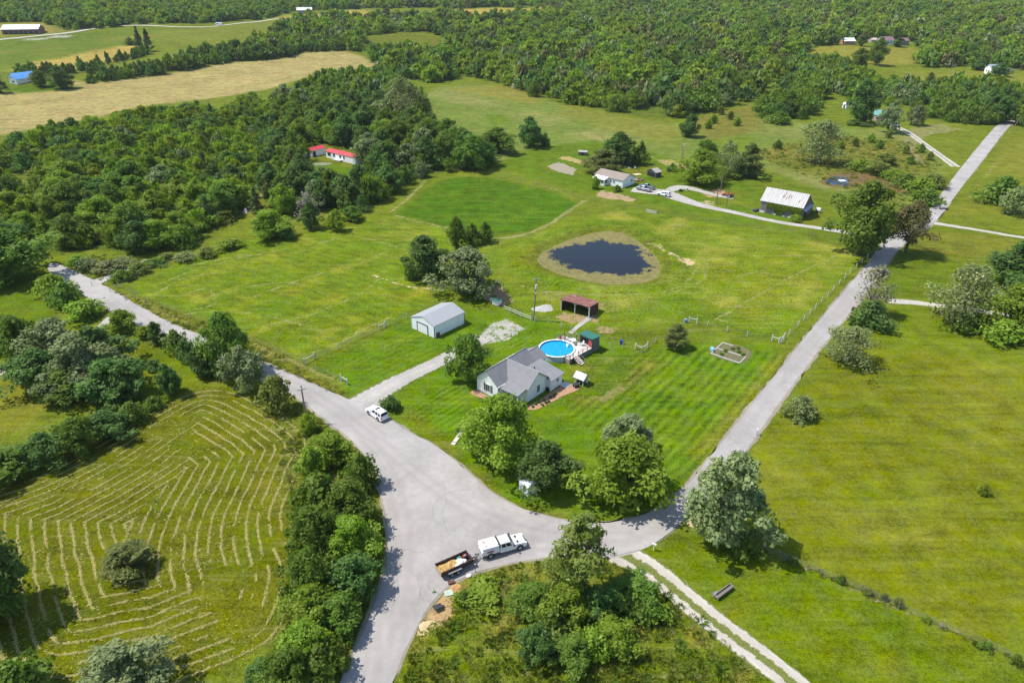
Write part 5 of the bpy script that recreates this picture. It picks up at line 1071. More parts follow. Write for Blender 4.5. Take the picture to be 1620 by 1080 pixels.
for x in (0.08, L - 0.08): panel(t, 'leg', M_post, x - 0.05, x + 0.05, 0.02, 0.12, -0.05, 0.15)
def mound(name, label, cat, c, rx, ry, h, m, rz=0, seed=1, n=26):
    V = []; F = []; 
    for i in range(n + 1):
        for j in range(n + 1):
            x = -1 + 2 * i / n; y = -1 + 2 * j / n; r = math.hypot(x, y) * (1 + 0.16 * math.sin(3 * math.atan2(y, x) + seed)); z = h * max(0.0, 1 - r) ** 0.75 * (1 + 0.25 * float(wob(np.array(x * 5), np.array(y * 5), 1.0, seed))) - 0.04
            V.append((x * rx, y * ry, z))
    F = [(i * (n + 1) + j, (i + 1) * (n + 1) + j, (i + 1) * (n + 1) + j + 1, i * (n + 1) + j + 1) for i in range(n) for j in range(n)]
    me = np_mesh(name, V, F, [m]); o = mesh_obj(name, me); o.location = (c.x, c.y, float(height(c.x, c.y))); o.rotation_euler = (0, 0, rz); return tag(o, label, cat)
mound('gravel_pile', 'low grey heap of gravel between the utility pole and the red shed', 'gravel pile', G(859, 488), 2.7, 1.9, 0.45, mat('grey_gravel', (0.36, 0.345, 0.32), 0.95, 0.2, 3.0, 0.6), 0.3, 2)
mound('spoil_heap', 'small heap of pale dirt at the roadside below the silver tree', 'dirt heap', G(1096, 828), 0.9, 0.7, 0.3, mat('pale_dirt', (0.50, 0.37, 0.20), 0.95, 0.2, 3.0, 0.6), 0.3, 3)

# ------------------------------------------------------------------ neighbouring house and its yard
t, L = frame2('neighbour_house', 'white bungalow with brown shingle roof and glazed front porch', 'house', (941, 287.5), (984.6, 297.6))
gable(t, 0, L, 0, 7.6, 2.7, 4.2, 'x', W_WHITE, R_BROWN, 0.3, 0.12)
pr = t; x0, x1 = 0.9, 5.9
MB().loft([[(x0, -2.4, -0.1), (x1, -2.4, -0.1), (x1, -2.4, 2.15), (x0, -2.4, 2.15)], [(x0, -0.02, -0.1), (x1, -0.02, -0.1), (x1, -0.02, 2.62), (x0, -0.02, 2.62)]]).build('porch_wall', W_WHITE, t)
MB().slab([(x0 - 0.25, -2.7, 2.26), (x1 + 0.25, -2.7, 2.26), (x1 + 0.25, 0.1, 2.86), (x0 - 0.25, 0.1, 2.86)], 0.08).build('porch_roof', mat('white_roof', (0.80, 0.80, 0.80), 0.4, 0.04), t)
for i in range(4): window(t, (x0 + 0.75 + i * 1.17, -2.41, 1.35), 0.95, 1.0, 'y', None, 0)
window(t, (x1 + 0.01, -1.2, 1.35), 1.4, 1.2, 'x', None, 1); window(t, (7.2, -0.01, 1.6), 0.7, 1.0, 'y'); window(t, (8.6, -0.01, 1.6), 0.7, 1.0, 'y'); window(t, (0.45, -0.01, 1.6), 0.5, 0.9, 'y'); window(t, (L + 0.01, 5.6, 1.7), 0.8, 1.0, 'x')
NB_ = t
def shed(label, A, B, dep, zw, zr, wm, rm, name='shed', axis='x', cat='shed', openfront=False, oh=0.2):
    t, L = frame2(name, label, cat, A, B); gable(t, 0, L, 0, dep, zw, zr, axis, wm, rm, oh, 0.07)
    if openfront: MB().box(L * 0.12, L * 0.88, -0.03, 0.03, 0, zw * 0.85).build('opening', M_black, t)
    return t, L
M_dgrey = siding_mat('dark_grey_wall', (0.075, 0.085, 0.095), 0.25, 0.8, 'x')
t, L = shed('dark grey open fronted shed under the rounded tree behind the bungalow', (978, 258.5), (1003, 259.5), 4.0, 2.4, 3.2, M_dgrey, mat('weathered_roof', (0.33, 0.31, 0.29), 0.8, 0.2), openfront=False)
for x in (L * 0.3, L * 0.62, L * 0.75): panel(t, 'post', M_trim, x - 0.06, x + 0.06, -0.9, -0.78, 0, 2.3)
panel(t, 'beam', M_trim, L * 0.25, L * 0.8, -0.92, -0.76, 2.2, 2.34)
t, L = shed('small dark playhouse with grey gable roof on the lawn right of the bungalow', (1023, 277), (1037, 281.5), 2.8, 1.9, 2.9, M_dgrey, mat('weathered_roof', (0, 0, 0)), name='playhouse', axis='y', cat='playhouse', openfront=True)
t, L = shed('tiny grey shed alone in the mown grass left of the dark cedar', (915, 246), (928, 247), 2.2, 1.5, 1.9, M_oldwood, mat('weathered_roof', (0, 0, 0)))
panel(t, 'door', M_dark, L * 0.35, L * 0.65, -0.03, 0.02, 0, 1.3)
# side porch of the bungalow: orange brown deck with table
t, L = frame2('side_porch', 'tan side porch with steps against the right end of the bungalow', 'porch', (1008, 288), (1021, 285.5))
panel(t, 'platform', mat('tan_board', (0.50, 0.33, 0.22), 0.8, 0.15), 0, 2.9, 0, 2.6, 0.5, 0.62); MB().slab([(-0.1, 0.9, 2.4), (3.1, 0.9, 2.2), (3.1, 2.9, 2.2), (-0.1, 2.9, 2.4)], 0.06).build('awning', mat('tan_awning', (0.60, 0.45, 0.32), 0.7, 0.1), t)
for x in (0.05, 2.85):
    for y in (0.05, 2.5): panel(t, 'post', mat('tan_board', (0, 0, 0)), x - 0.05, x + 0.05, y - 0.05, y + 0.05, 0, 2.25 if y > 1 else 1.4)
MB().box(0.8, 1.9, -0.35, 0, 0.2, 0.28).box(0.8, 1.9, -0.02, 0.2, 0.36, 0.44).build('step', mat('tan_board', (0, 0, 0)), t)
chair(G(995.5, 268), 2.2, ('bluewhite', (0.55, 0.60, 0.66)), 'pale lawn chair on the left behind the bungalow', 'lawn chairs behind the bungalow'); chair(G(1005, 267), 0.6, ('bluewhite', (0, 0, 0)), 'pale lawn chair on the right behind the bungalow', 'lawn chairs behind the bungalow')
# vegetable plot with pale stakes
# ------------------------------------------------------------------ old barn
M_tin = mat('old_tin_roof', (0.44, 0.43, 0.42), 0.5, 0.2, 0.9, 0.05, streak=(4, 0.35, 0.35), col2=(0.34, 0.29, 0.26))
A = G(1201.5, 335.4); t, L = frame2('barn', 'old weathered barn with white ribbed tin roof and vines', 'barn', A, G(1266, 348.2)); BARN = t
zw, zr, dp = 4.0, 7.2, 8.4
gable(t, 0, L, 0, dp, zw, zr, 'x', M_oldwood, M_tin, 0.35, 0.06)
k = (zr - zw) / (dp / 2); mb = MB(); n = 20
for i in range(n + 1):
    x = -0.33 + (L + 0.66) * i / n
    for s in (-1, 1): mb.tube([(x, dp / 2 + s * 0.05, zr + 0.155), (x, dp / 2 + s * (dp / 2 + 0.35), zw - 0.35 * k + 0.155)], 0.05, 4)
mb.build('roof_ribs', mat('rib_grey', (0.25, 0.235, 0.225), 0.7, 0.25), t)
M_rustp = mat('rust_patch', (0.22, 0.15, 0.12), 0.9, 0.3, 3, 0.1)
for x, d_, w_, l_ in ((5.9, 1.5, 0.5, 0.9), (7.6, 1.0, 0.35, 1.3), (8.3, 1.3, 0.4, 0.7), (7.0, 2.0, 0.4, 0.6), (11.2, 2.2, 0.35, 0.9), (6.3, 0.5, 0.35, 0.6)):
    y0 = dp / 2 - d_; y1 = y0 - l_; z0 = zr + 0.146 - d_ * k; MB().face((x, y0, z0), (x, y1, z0 - l_ * k), (x + w_, y1 - 0.1, z0 - (l_ + .1) * k), (x + w_, y0 + 0.05, z0 + 0.05 * k)).build('rust_patch', M_rustp, t)
MB().loft([[(x, dp + 0.02, -0.1), (x, dp + 3.3, -0.1), (x, dp + 3.3, 2.9), (x, dp + 0.02, 3.7)] for x in (L, 0)]).build('lean_to', M_oldwood, t); MB().slab([(-0.3, dp + 0.15, 3.92), (L + 0.3, dp + 0.15, 3.92), (L + 0.3, dp + 3.6, 3.0), (-0.3, dp + 3.6, 3.0)], 0.06).build('lean_to_roof', M_tin, t)
MB().slab([(L + 0.02, 0.2, 3.35), (L + 1.2, 0.2, 2.95), (L + 1.2, dp - 0.2, 2.95), (L + 0.02, dp - 0.2, 3.35)], 0.06).build('door_canopy', mat('blue_grey_tin', (0.34, 0.40, 0.44), 0.6, 0.15), t)
panel(t, 'barn_door', mat('dark_door', (0.05, 0.045, 0.045), 0.9, 0.2), L + 0.005, L + 0.06, 2.8, 5.6, 0, 2.8); panel(t, 'foundation', M_conc, -0.1, 1.6, -0.12, 0.1, -0.1, 0.75)
for x in (4.6, 7.4, 9.2): panel(t, 'foundation_block', M_conc, x, x + 0.7, -0.1, 0.0, -0.1, 0.45)
# planks on the front wall that stand between the vines
for i in range(22):
    x = 0.15 + i * (L - 0.3) / 22; panel(t, 'plank', M_oldwood, x, x + (L - 0.3) / 22 - 0.05, -0.05 - 0.015 * (i % 3), 0.0, 0.5 if i % 4 else 0.2, zw - 0.2)
# vines over the front wall
g_ = np.random.default_rng(3); n = 5200; vx = g_.uniform(2.0, L + 0.1, n); cov = 0.35 + 0.6 * (0.5 + 0.5 * np.sin(vx * 1.1 + 1)) * np.clip(1.3 - np.abs(vx - 6) / 9, 0.5, 1); vz = zw - 0.1 - g_.random(n) ** 0.8 * (zw - 0.1) * cov
vy = -0.12 - 0.4 * g_.random(n) * np.exp(-((vz - 2.8) / 1.8) ** 2); p = np.stack([vx, vy, vz], 1); nr = g_.normal(size=(n, 3)) + np.array((0, -1.0, 0.5)); nr /= np.linalg.norm(nr, axis=1)[:, None]; u = np.cross(nr, g_.normal(size=(n, 3))); u /= np.linalg.norm(u, axis=1)[:, None]; v = np.cross(nr, u)
sz = 0.17 * (0.6 + 0.8 * g_.random(n))[:, None]; V = np.stack([p - u * sz, p + v * sz * .7, p + u * sz, p - v * sz * .7], 1).reshape(-1, 3); me = np_mesh('vine', V, np.arange(4 * n).reshape(n, 4), [LM['bright']]); addf(me, 'tint', g_.random(n), 'FACE')
vt = thing('vine', 'green vine climbing over the front wall of the old barn', 'vine', t.location, t.rotation_euler.z); mesh_obj('leaves', me, vt)
tk = G(1294, 336); o = thing('water_tank', 'white rounded tank standing at the shaded end of the barn', 'tank', (tk.x, tk.y, 0), 0.7); q = MB().cyl((0, 0), 0.62, -0.75, 0.75, 18).build('tank_body', M_white, o, (0, 0, 0.95)); q.rotation_euler = (R(90), 0, 0)
for y in (-0.45, 0.45): MB().box(-0.5, 0.5, y - 0.08, y + 0.08, 0, 0.45).build('cradle', M_wood, o)
o = thing('farm_implement', 'dark flat farm implement parked at the left end of the barn', 'implement', G(1196, 334), 0.5); MB().box(-1.3, 1.3, -0.6, 0.6, 0.25, 0.6).build('deck', M_dark, o)
for x in (-1.0, 1.0):
    w = MB().cyl((0, 0), 0.3, -0.1, 0.1, 14).build('wheel', M_black, o, (x, -0.65, 0.3)); w.rotation_euler = (R(90), 0, 0)
MB().tube([(1.3, 0, 0.4), (2.4, 0, 0.35)], 0.06, 6).build('drawbar', M_dark, o)
T(1248,1268,338,352,'brightbush','small bright bush at the near corner of the old barn')
# ------------------------------------------------------------------ red roofed mobile home and its garage
t, L = frame2('mobile_home', 'long white mobile home with bright red roof in the woods clearing', 'mobile home', (516.5, 249.5), (563, 260.5)); gable(t, 0, L, 0, 4.4, 2.7, 3.35, 'x', W_WHITE, M_red, 0.2, 0.08)
for x, w_ in ((1.6, 0.8), (2.6, 0.8), (5.3, 0.9), (9.3, 0.8)): window(t, (x, -0.01, 1.75), w_, 0.95, 'y', M_dark)
door(t, (8.0, -0.01, 1.35), 0.9, 1.95, 'y', M_white); window(t, (11.6, -0.01, 1.75), 0.6, 1.0, 'y', M_dark)
panel(t, 'porch', M_white, 6.2, 10.4, -1.7, -0.03, 0.45, 0.6)
for i in range(8): panel(t, 'baluster_post', M_white, 6.2 + i * 0.58, 6.3 + i * 0.58, -1.7, -1.6, 0, 1.35)
panel(t, 'porch_rail', M_white, 6.2, 10.4, -1.69, -1.61, 1.3, 1.38)
t, L = frame2('red_roof_garage', 'white garage with red roof beside the long mobile home', 'garage', (484.5, 247), (493.5, 249)); gable(t, 0, L, 0, 7.6, 2.6, 3.5, 'y', W_WHITE, M_red, 0.2, 0.08)
panel(t, 'garage_door', M_trim, 0.5, L - 0.5, -0.05, 0.0, 0, 2.1); panel(t, 'side_opening', M_dark, L, L + 0.04, 0.8, 2.2, 0, 2.2); panel(t, 'gable_vent', M_dark, L * 0.4, L * 0.6, -0.04, 0.0, 2.65, 2.9)
t = thing('flower_bed', 'oval stone edged flower bed on the lawn before the mobile home', 'flower bed', G(509, 260)); ring(2.25, 2.4, 0, 0.14, 24).build('stone_edge', mat('grey_stone', (0.30, 0.28, 0.25), 0.9, 0.3), t).scale = (1.7, 1, 1); MB().cyl((0, 0), 2.25, 0.02, 0.12, 24).build('soil', mat('bed_soil', (0.17, 0.19, 0.10), 0.95, 0.4, 2.0, 0.4), t).scale = (1.7, 1, 1)
for x, y, l in ((412, 305, 'tall pale boulder among the cedars below the red roofed house'), (389, 336, 'smaller pale boulder at the wood edge above the raked field')):
    mound('boulder', l, 'boulder', G(x, y), 1.1, 0.9, 1.6, mat('pale_stone', (0.52, 0.46, 0.38), 0.9, 0.15, 1.0, 0.3), x, x)
# ------------------------------------------------------------------ far buildings
t, L = frame2('long_barn', 'long white roofed barn on the hill at the upper left', 'barn', (4, 55), (62, 54)); gable(t, 0, L, 0, 16, 4.6, 8.0, 'x', mat('barn_brown', (0.20, 0.12, 0.09), 0.8, 0.2), mat('bright_white_roof', (0.84, 0.84, 0.84), 0.4, 0.03), 0.5, 0.15)
for i in range(7): panel(t, 'opening', M_dark, 2 + i * L / 7.3, 2 + i * L / 7.3 + L / 11, -0.12, 0.0, 0, 3.2)
t, L = frame2('blue_roof_house', 'house with blue metal roof beside the gold hay field', 'house', (28, 132), (60, 128)); gable(t, 0, L, 0, 9, 3.2, 5.6, 'x', W_WHITE, M_blue, 0.4, 0.12)
for x in (3, 7, 11): window(t, (x, -0.01, 1.8), 1.2, 1.2, 'y')
t2, L = frame2('blue_house_wing', 'pale wing with blue roof joined before the blue roofed house', 'house', (16, 132), (28, 134)); gable(t2, 0, L, 0, 8, 3.0, 4.8, 'y', W_WHITE, M_blue, 0.3, 0.12); window(t2, (L / 2, -0.01, 1.6), 1.4, 1.2, 'y')
t = plant('pinky', G(52, 133), 6, 3.6, 'reddish tree in front of the blue roofed house')
def farhouse(label, A, B, dep, zw, zr, wm, rm, axis='x', name='house', nwin=2):
    t, L = frame2(name, label, 'house', A, B); gable(t, 0, L, 0, dep, zw, zr, axis, wm, rm, 0.4, 0.12)
    for i in range(nwin): window(t, (L * (i + 1) / (nwin + 1), -0.01, zw * 0.55), min(1.4, L / 6), 1.2, 'y')
    return t
farhouse('large grey house with white roof beyond the trees at the top left', (470, 22.5), (494, 22.5), 13, 4.5, 7.5, mat('far_grey_wall', (0.22, 0.24, 0.26), 0.8, 0.1), mat('pale_far_roof', (0.55, 0.55, 0.55), 0.5, 0.1), nwin=4)
farhouse('pale roofed small house at the far field edge, farthest left of the row', (1335, 71), (1352, 71.5), 10, 3.4, 5.6, mat('brick_orange', (0.42, 0.22, 0.14), 0.9, 0.15), mat('bright_white_roof', (0, 0, 0)))
farhouse('white house with purple brown roof at the far field edge', (1396, 71.5), (1413, 71.5), 10, 4.4, 6.8, W_WHITE, mat('plum_roof', (0.20, 0.12, 0.13), 0.8, 0.15), nwin=3)
farhouse('small tan shed house left of the white house at the far field edge', (1378, 68), (1388, 68), 7, 2.6, 4.0, mat('far_tan_wall', (0.35, 0.30, 0.24), 0.8, 0.1), mat('tan_roof', (0.42, 0.36, 0.30), 0.8, 0.1), nwin=1)
farhouse('brown roofed house half hidden by a dark tree at the far field edge', (1428, 72), (1437, 72), 9, 4.0, 6.0, mat('far_grey_wall', (0, 0, 0)), mat('plum_roof', (0, 0, 0)), nwin=1)
for b in [((1354,1374,50,74),'cedar'),((1412,1430,60,75),'dark'),((1372,1400,62,104),'maple'),((1340,1374,78,112),'maple')]: T(*b[0], b[1], {1354: 'cedar right of the pale roofed house in the far row', 1412: 'dark tree hiding part of the brown roofed far house', 1372: 'large tree standing before the far row of houses', 1340: 'rounded tree left of the large tree before the far houses'}[b[0][0]], 'trees by the far houses')
farhouse('white gabled house between trees at the right, far up the valley', (1556, 116), (1566, 119), 10, 4, 6.5, W_WHITE, mat('slate_roof', (0.25, 0.28, 0.32), 0.7, 0.1), 'y')
T(1566,1592,100,122,'dark','dark tree right of the white gabled house up the valley'); T(1536,1562,95,112,'dark','dark tree above the white gabled house up the valley')
t = farhouse('brick farmhouse with teal metal roof between two trees', (1374, 188), (1392, 194), 9, 2.9, 4.6, mat('brick_tan', (0.38, 0.27, 0.22), 0.9, 0.15), M_teal, nwin=2)
t, L = frame2('white_shed', 'small white shed left of the tall dark tree by the farmhouse', 'shed', (1332, 171), (1338, 172)); gable(t, 0, L, 0, 3, 2.2, 3.0, 'x', W_WHITE, M_white, 0.15, 0.06); panel(t, 'door', M_dark, L * 0.3, L * 0.7, -0.04, 0, 0, 1.8)
t, L = frame2('roadside_shed', 'small white shed half hidden under the round dark tree at the road edge', 'shed', G(821, 773), G(835, 785)); gable(t, 0, L, 0, 1.9, 1.7, 2.3, 'x', W_WHITE, M_white, 0.12, 0.05); panel(t, 'door', M_trim, L * 0.35, L * 0.7, -0.04, 0.0, 0, 1.5)
t = thing('raft', 'white floating raft on the small farm pond', 'raft', G(1332.5, 287) + Vector((0, 0, 0.06)), 0.1); MB().box(-1.1, 1.1, -1.1, 1.1, 0.1, 0.28).build('platform', M_white, t); MB().cyl((-.7, 0), 0.3, -0.05, 0.1, 10).build('float', M_dark, t); MB().cyl((.7, 0), 0.3, -0.05, 0.1, 10).build('float', M_dark, t)
# ------------------------------------------------------------------ vehicles
M_car_white = mat('car_white', (0.78, 0.78, 0.78), 0.25, 0.02, 1.0, 0.0, 0.5); M_car_glass = mat('car_glass', (0.018, 0.024, 0.03), 0.06, 0.05, 1.0, 0.0, 0.6); M_tyre = mat('tyre', (0.025, 0.025, 0.026), 0.85, 0.15, 6, 0.2)
M_rim = mat('rim', (0.42, 0.42, 0.43), 0.35, 0.1, 4, 0.0, 0.5, 0.6); M_plastic = mat('dark_plastic', (0.035, 0.036, 0.04), 0.6, 0.1); M_tail = mat('tail_light', (0.45, 0.02, 0.02), 0.3, 0.05); M_head = mat('head_light', (0.75, 0.76, 0.78), 0.15, 0.05)
M_chrome = mat('chrome', (0.6, 0.6, 0.6), 0.25, 0.05, 3, 0.0, 0.5, 0.8)
def wheel(p, x, y, r=0.37, w=0.25):
    t = MB(); k = 20
    prof = [(-w / 2, r * 0.62), (-w / 2, r * 0.94), (-w * 0.35, r), (w * 0.35, r), (w / 2, r * 0.94), (w / 2, r * 0.62)]
    for i in range(len(prof) - 1):
        a, b = prof[i], prof[i + 1]
        for j in range(k):
            c0, s0 = math.cos(2 * math.pi * j / k), math.sin(2 * math.pi * j / k); c1, s1 = math.cos(2 * math.pi * (j + 1) / k), math.sin(2 * math.pi * (j + 1) / k)
            t.face((c0 * a[1], a[0], s0 * a[1]), (c0 * b[1], b[0], s0 * b[1]), (c1 * b[1], b[0], s1 * b[1]), (c1 * a[1], a[0], s1 * a[1]))
    wh = bpy.data.objects.new('wheel', None); link(wh); wh.parent = p; wh.location = (x, y, r)
    t.build('tyre', M_tyre, wh)
    rm = MB()
    for s in (-1, 1):
        c = [(math.cos(2 * math.pi * j / k) * r * 0.62, s * w * 0.42, math.sin(2 * math.pi * j / k) * r * 0.62) for j in range(k)]
        for j in range(k): rm.face((0, s * w * 0.36, 0), c[j], c[(j + 1) % k])
    rm.build('rim', M_rim, wh); return wh
def side_loft(prof, hw, inset, name, m, p, bw=0.05):
    """body from a side outline (x, z): full width low down, drawn in towards the top"""
    zs = [q[1] for q in prof]; z0, z1 = min(zs), max(zs)
    def yy(z): return hw - inset * ((z - z0) / (z1 - z0)) ** 2
    o = MB().loft([[(x, -yy(z), z) for x, z in prof], [(x, yy(z), z) for x, z in prof]]).build(name, m, p); return bevel(o, bw, 3)
def quad_on(p, name, m, pts, off):
    a, b, c = Vector(pts[0]), Vector(pts[1]), Vector(pts[2]); n = (b - a).cross(c - a).normalized() * off
    o = MB().slab([tuple(Vector(q) + n) for q in pts], 0.012) if abs(n.z) > 1e-6 else None
    mb = MB().face(*[tuple(Vector(q) + n) for q in pts]).face(*[tuple(Vector(q) + n * 0.2) for q in pts][::-1]); return mb.build(name, m, p)
def cabin(p, zb, zt, xb0, xb1, xt0, xt1, hb, ht, m, side, roofn='cabin', glass_drop=0.05):
    """greenhouse: bottom rectangle to smaller roof rectangle, glass panes set proud on each face"""
    lo = [(xb0, -hb, zb), (xb1, -hb, zb), (xb1, hb, zb), (xb0, hb, zb)]; hi = [(xt0, -ht, zt), (xt1, -ht, zt), (xt1, ht, zt), (xt0, ht, zt)]
    mid = [(xt0 - (xt0 - xb0) * 0.06, -ht - 0.03, zt - 0.05), (xt1 + (xb1 - xt1) * 0.08, -ht - 0.03, zt - 0.05), (xt1 + (xb1 - xt1) * 0.08, ht + 0.03, zt - 0.05), (xt0 - (xt0 - xb0) * 0.06, ht + 0.03, zt - 0.05)]
    bevel(MB().loft([lo, mid, [(xt0 + 0.06, -ht + 0.08, zt + 0.02), (xt1 - 0.1, -ht + 0.08, zt + 0.02), (xt1 - 0.1, ht - 0.08, zt + 0.02), (xt0 + 0.06, ht - 0.08, zt + 0.02)]]).build(roofn, m, p), 0.04, 2)
    def lerp(a, b, f): return tuple(a[i] + (b[i] - a[i]) * f for i in range(3))
    def pane(name, bl, br, tr, tl, a0=0.06, a1=0.94, v0=0.12, v1=0.86):
        P_ = lambda u, v: lerp(lerp(bl, br, u), lerp(tl, tr, u), v)
        quad_on(p, name, M_car_glass, [P_(a0, v0), P_(a1, v0), P_(a1, v1), P_(a0, v1)], 0.018)
    pane('windscreen', lo[1], lo[2], mid[2], mid[1], 0.05, 0.95, 0.05, 0.93); pane('rear_window', lo[3], lo[0], mid[0], mid[3], 0.08, 0.92, 0.2, 0.9)
    for a0, a1 in side:
        pane('side_window', lo[0], lo[1], mid[1], mid[0], a0, a1); pane('side_window', lo[2], lo[3], mid[3], mid[2], 1 - a1, 1 - a0)
def suv(name, label, loc, rz, paint, rack=True, sunroof=True, L=4.75, group=None, cat='car'):
    t = thing(name, label, cat, loc, rz, group); h = L / 2; hw = 0.94
    side_loft([(-h, 0.5), (-h + 0.02, 0.95), (-h + 0.1, 1.1), (0.85, 1.1), (1.2, 1.06), (h - 0.25, 0.95), (h - 0.04, 0.78), (h, 0.48), (h - 0.15, 0.3), (-h + 0.15, 0.32)], hw, 0.08, 'body', paint, t)
    cabin(t, 1.06, 1.74, -h + 0.06, 1.05, -h + 0.32, 0.25, hw - 0.06, 0.66, paint, [(0.06, 0.26), (0.31, 0.55), (0.60, 0.86)])
    for x in (-1.4, 1.42):
        for s in (-1, 1):
            ar = MB().cyl((0, 0), 0.45, -0.02, 0.02, 18).build('wheel_arch', M_plastic, t, (x, s * (hw - 0.005), 0.42)); ar.rotation_euler = (R(90), 0, 0); wheel(t, x, s * (hw - 0.08), 0.37, 0.26)
    for s in (-1, 1):
        MB().box(h - 0.22, h - 0.02, s * 0.72 - 0.17, s * 0.72 + 0.17, 0.68, 0.82).build('headlight', M_head, t); MB().box(-h - 0.02, -h + 0.12, s * 0.82 - 0.09, s * 0.82 + 0.09, 0.75, 1.05).build('tail_light', M_tail, t)
        MB().box(0.75, 0.95, s * 0.98 - 0.1, s * 0.98 + 0.1, 1.1, 1.24).build('mirror', paint, t)
        if rack: MB().tube([(-1.9, s * 0.6, 1.80), (-0.1, s * 0.6, 1.82)], 0.025, 5).build('roof_rail', M_plastic, t)
    if sunroof: MB().box(-0.55, -0.1, -0.42, 0.42, 1.758, 1.772).build('sunroof', M_car_glass, t)
    MB().box(h - 0.06, h + 0.01, -0.5, 0.5, 0.6, 0.76).build('grille', M_plastic, t); MB().box(-h - 0.05, -h + 0.1, -0.85, 0.85, 0.42, 0.6).build('rear_bumper', M_plastic if not sunroof else paint, t); MB().box(-h - 0.01, -h + 0.03, -0.26, 0.26, 0.78, 0.92).build('number_plate', M_trim, t)
    return t
def head(A, B):
    a, b = G(*A), G(*B); return math.atan2(b.y - a.y, b.x - a.x), a, b
# white car at the driveway mouth: near side wheels seen at these two spots
rz, a, b = head((598.4, 666.2), (583.4, 655.8)); n = Vector((math.sin(rz), -math.cos(rz), 0)) * 0.9; m_ = (a + b) / 2 + Vector((math.sin(rz), -math.cos(rz), 0)) * 0.88
suv('parked_car', 'white parked car with dark sunroof at the mouth of the gravel driveway', (m_.x, m_.y, 0.03), rz, M_car_white)
def pickup(name, label, loc, rz, paint, L=5.8, group=None):
    t = thing(name, label, 'pickup', loc, rz, group); h = L / 2; hw = 0.98
    side_loft([(-h, 0.55), (-h, 1.15), (0.9, 1.15), (1.3, 1.12), (h - 0.2, 1.0), (h, 0.8), (h - 0.02, 0.5), (h - 0.2, 0.38), (-h + 0.2, 0.45)], hw, 0.06, 'body', paint, t)
    cabin(t, 1.1, 1.82, -0.75, 1.2, -0.55, 0.45, hw - 0.07, 0.7, paint, [(0.08, 0.42), (0.48, 0.84)])
    MB().box(-h + 0.12, -0.85, -0.78, 0.78, 1.12, 1.156).build('bed_floor', M_plastic, t)
    for x in (-1.75, 1.8):
        for s in (-1, 1):
            ar = MB().cyl((0, 0), 0.47, -0.02, 0.02, 18).build('wheel_arch', M_plastic, t, (x, s * (hw - 0.005), 0.44)); ar.rotation_euler = (R(90), 0, 0); wheel(t, x, s * (hw - 0.08), 0.39, 0.27)
    for s in (-1, 1):
        MB().box(h - 0.14, h + 0.01, s * 0.75 - 0.17, s * 0.75 + 0.17, 0.75, 0.92).build('headlight', M_head, t); MB().box(-h - 0.015, -h + 0.05, s * 0.87 - 0.08, s * 0.87 + 0.08, 0.75, 1.1).build('tail_light', M_tail, t); MB().box(0.85, 1.02, s * 1.06 - 0.12, s * 1.06 + 0.12, 1.15, 1.34).build('mirror', M_plastic, t)
    MB().box(-h - 0.08, -h, -0.85, 0.85, 0.5, 0.68).build('rear_bumper', M_chrome, t); MB().box(h - 0.02, h + 0.05, -0.85, 0.85, 0.42, 0.62).build('front_bumper', M_chrome, t); return t
# service truck with utility body
rz, a, b = head((776.3, 882.5), (822.6, 869.3)); nn = Vector((-math.sin(rz), math.cos(rz), 0)); m_ = (a + b) / 2 + nn * 0.92
tr = thing('service_truck', 'white crew cab service truck with utility body parked at the road edge', 'truck', (m_.x, m_.y, 0.03), rz)
WB = (b - a).length / 2; hw = 1.0
side_loft([(-0.75, 0.5), (-0.75, 1.22), (1.05, 1.24), (1.45, 1.24), (WB + 0.75, 1.14), (WB + 0.98, 0.95), (WB + 1.0, 0.55), (WB + 0.8, 0.42), (-0.6, 0.45)], hw, 0.07, 'body', M_car_white, tr)
cabin(tr, 1.18, 1.92, -0.72, 1.42, -0.62, 0.72, hw - 0.07, 0.76, M_car_white, [(0.10, 0.42), (0.48, 0.82)])
ub = MB().box(-WB - 1.15, -0.85, -hw - 0.02, hw + 0.02, 0.72, 1.5).build('utility_body', M_car_white, tr); bevel(ub, 0.03, 2)
MB().box(-WB - 1.2, -0.85, -0.55, 0.55, 0.5, 0.74).build('chassis', M_plastic, tr)
bevel(MB().box(-WB - 1.1, -0.88, -0.92, 0.92, 1.5, 1.86).build('bed_cover', M_white, tr), 0.05, 2)
for x0, x1 in ((-WB - 1.05, -WB - 0.55), (-WB + 0.55, -0.95)):
    for s in (-1, 1): MB().box(x0, x1, s * (hw + 0.02) - 0.015, s * (hw + 0.02) + 0.015, 0.8, 1.4).build('locker_door', M_trim, tr)
MB().box(-WB - 0.5, -WB + 0.5, -hw - 0.035, -hw - 0.02, 1.05, 1.4).build('red_emblem', mat('emblem_red', (0.42, 0.12, 0.11), 0.5, 0.1), tr)
for y, x in ((-0.45, -WB - 0.45), (0.5, -WB - 0.6), (0.2, -WB - 0.5)): MB().box(x - 0.05, x + 0.1, y - 0.22, y + 0.22, 1.86, 1.885).build('cover_latch', mat('emblem_red', (0, 0, 0)), tr)
MB().box(-1.0, -0.9, -0.75, -0.6, 1.86, 1.9).build('cover_hinge', M_plastic, tr); MB().box(-1.0, -0.9, 0.6, 0.75, 1.86, 1.9).build('cover_hinge', M_plastic, tr)
hose = MB().tube([(-WB + 0.1 + 0.55 * math.cos(a_), -0.15 + 0.55 * math.sin(a_), 1.875) for a_ in np.linspace(-1.9, 1.5, 16)], 0.02, 5).build('hose', mat('hose_pink', (0.55, 0.30, 0.26), 0.6, 0.1), tr)
MB().tube([(-WB - 1.0, hw + 0.12, 1.62), (-1.0, hw + 0.12, 1.66)], 0.06, 8).build('pipe_tube', mat('pipe_orange', (0.55, 0.36, 0.24), 0.6, 0.1), tr)
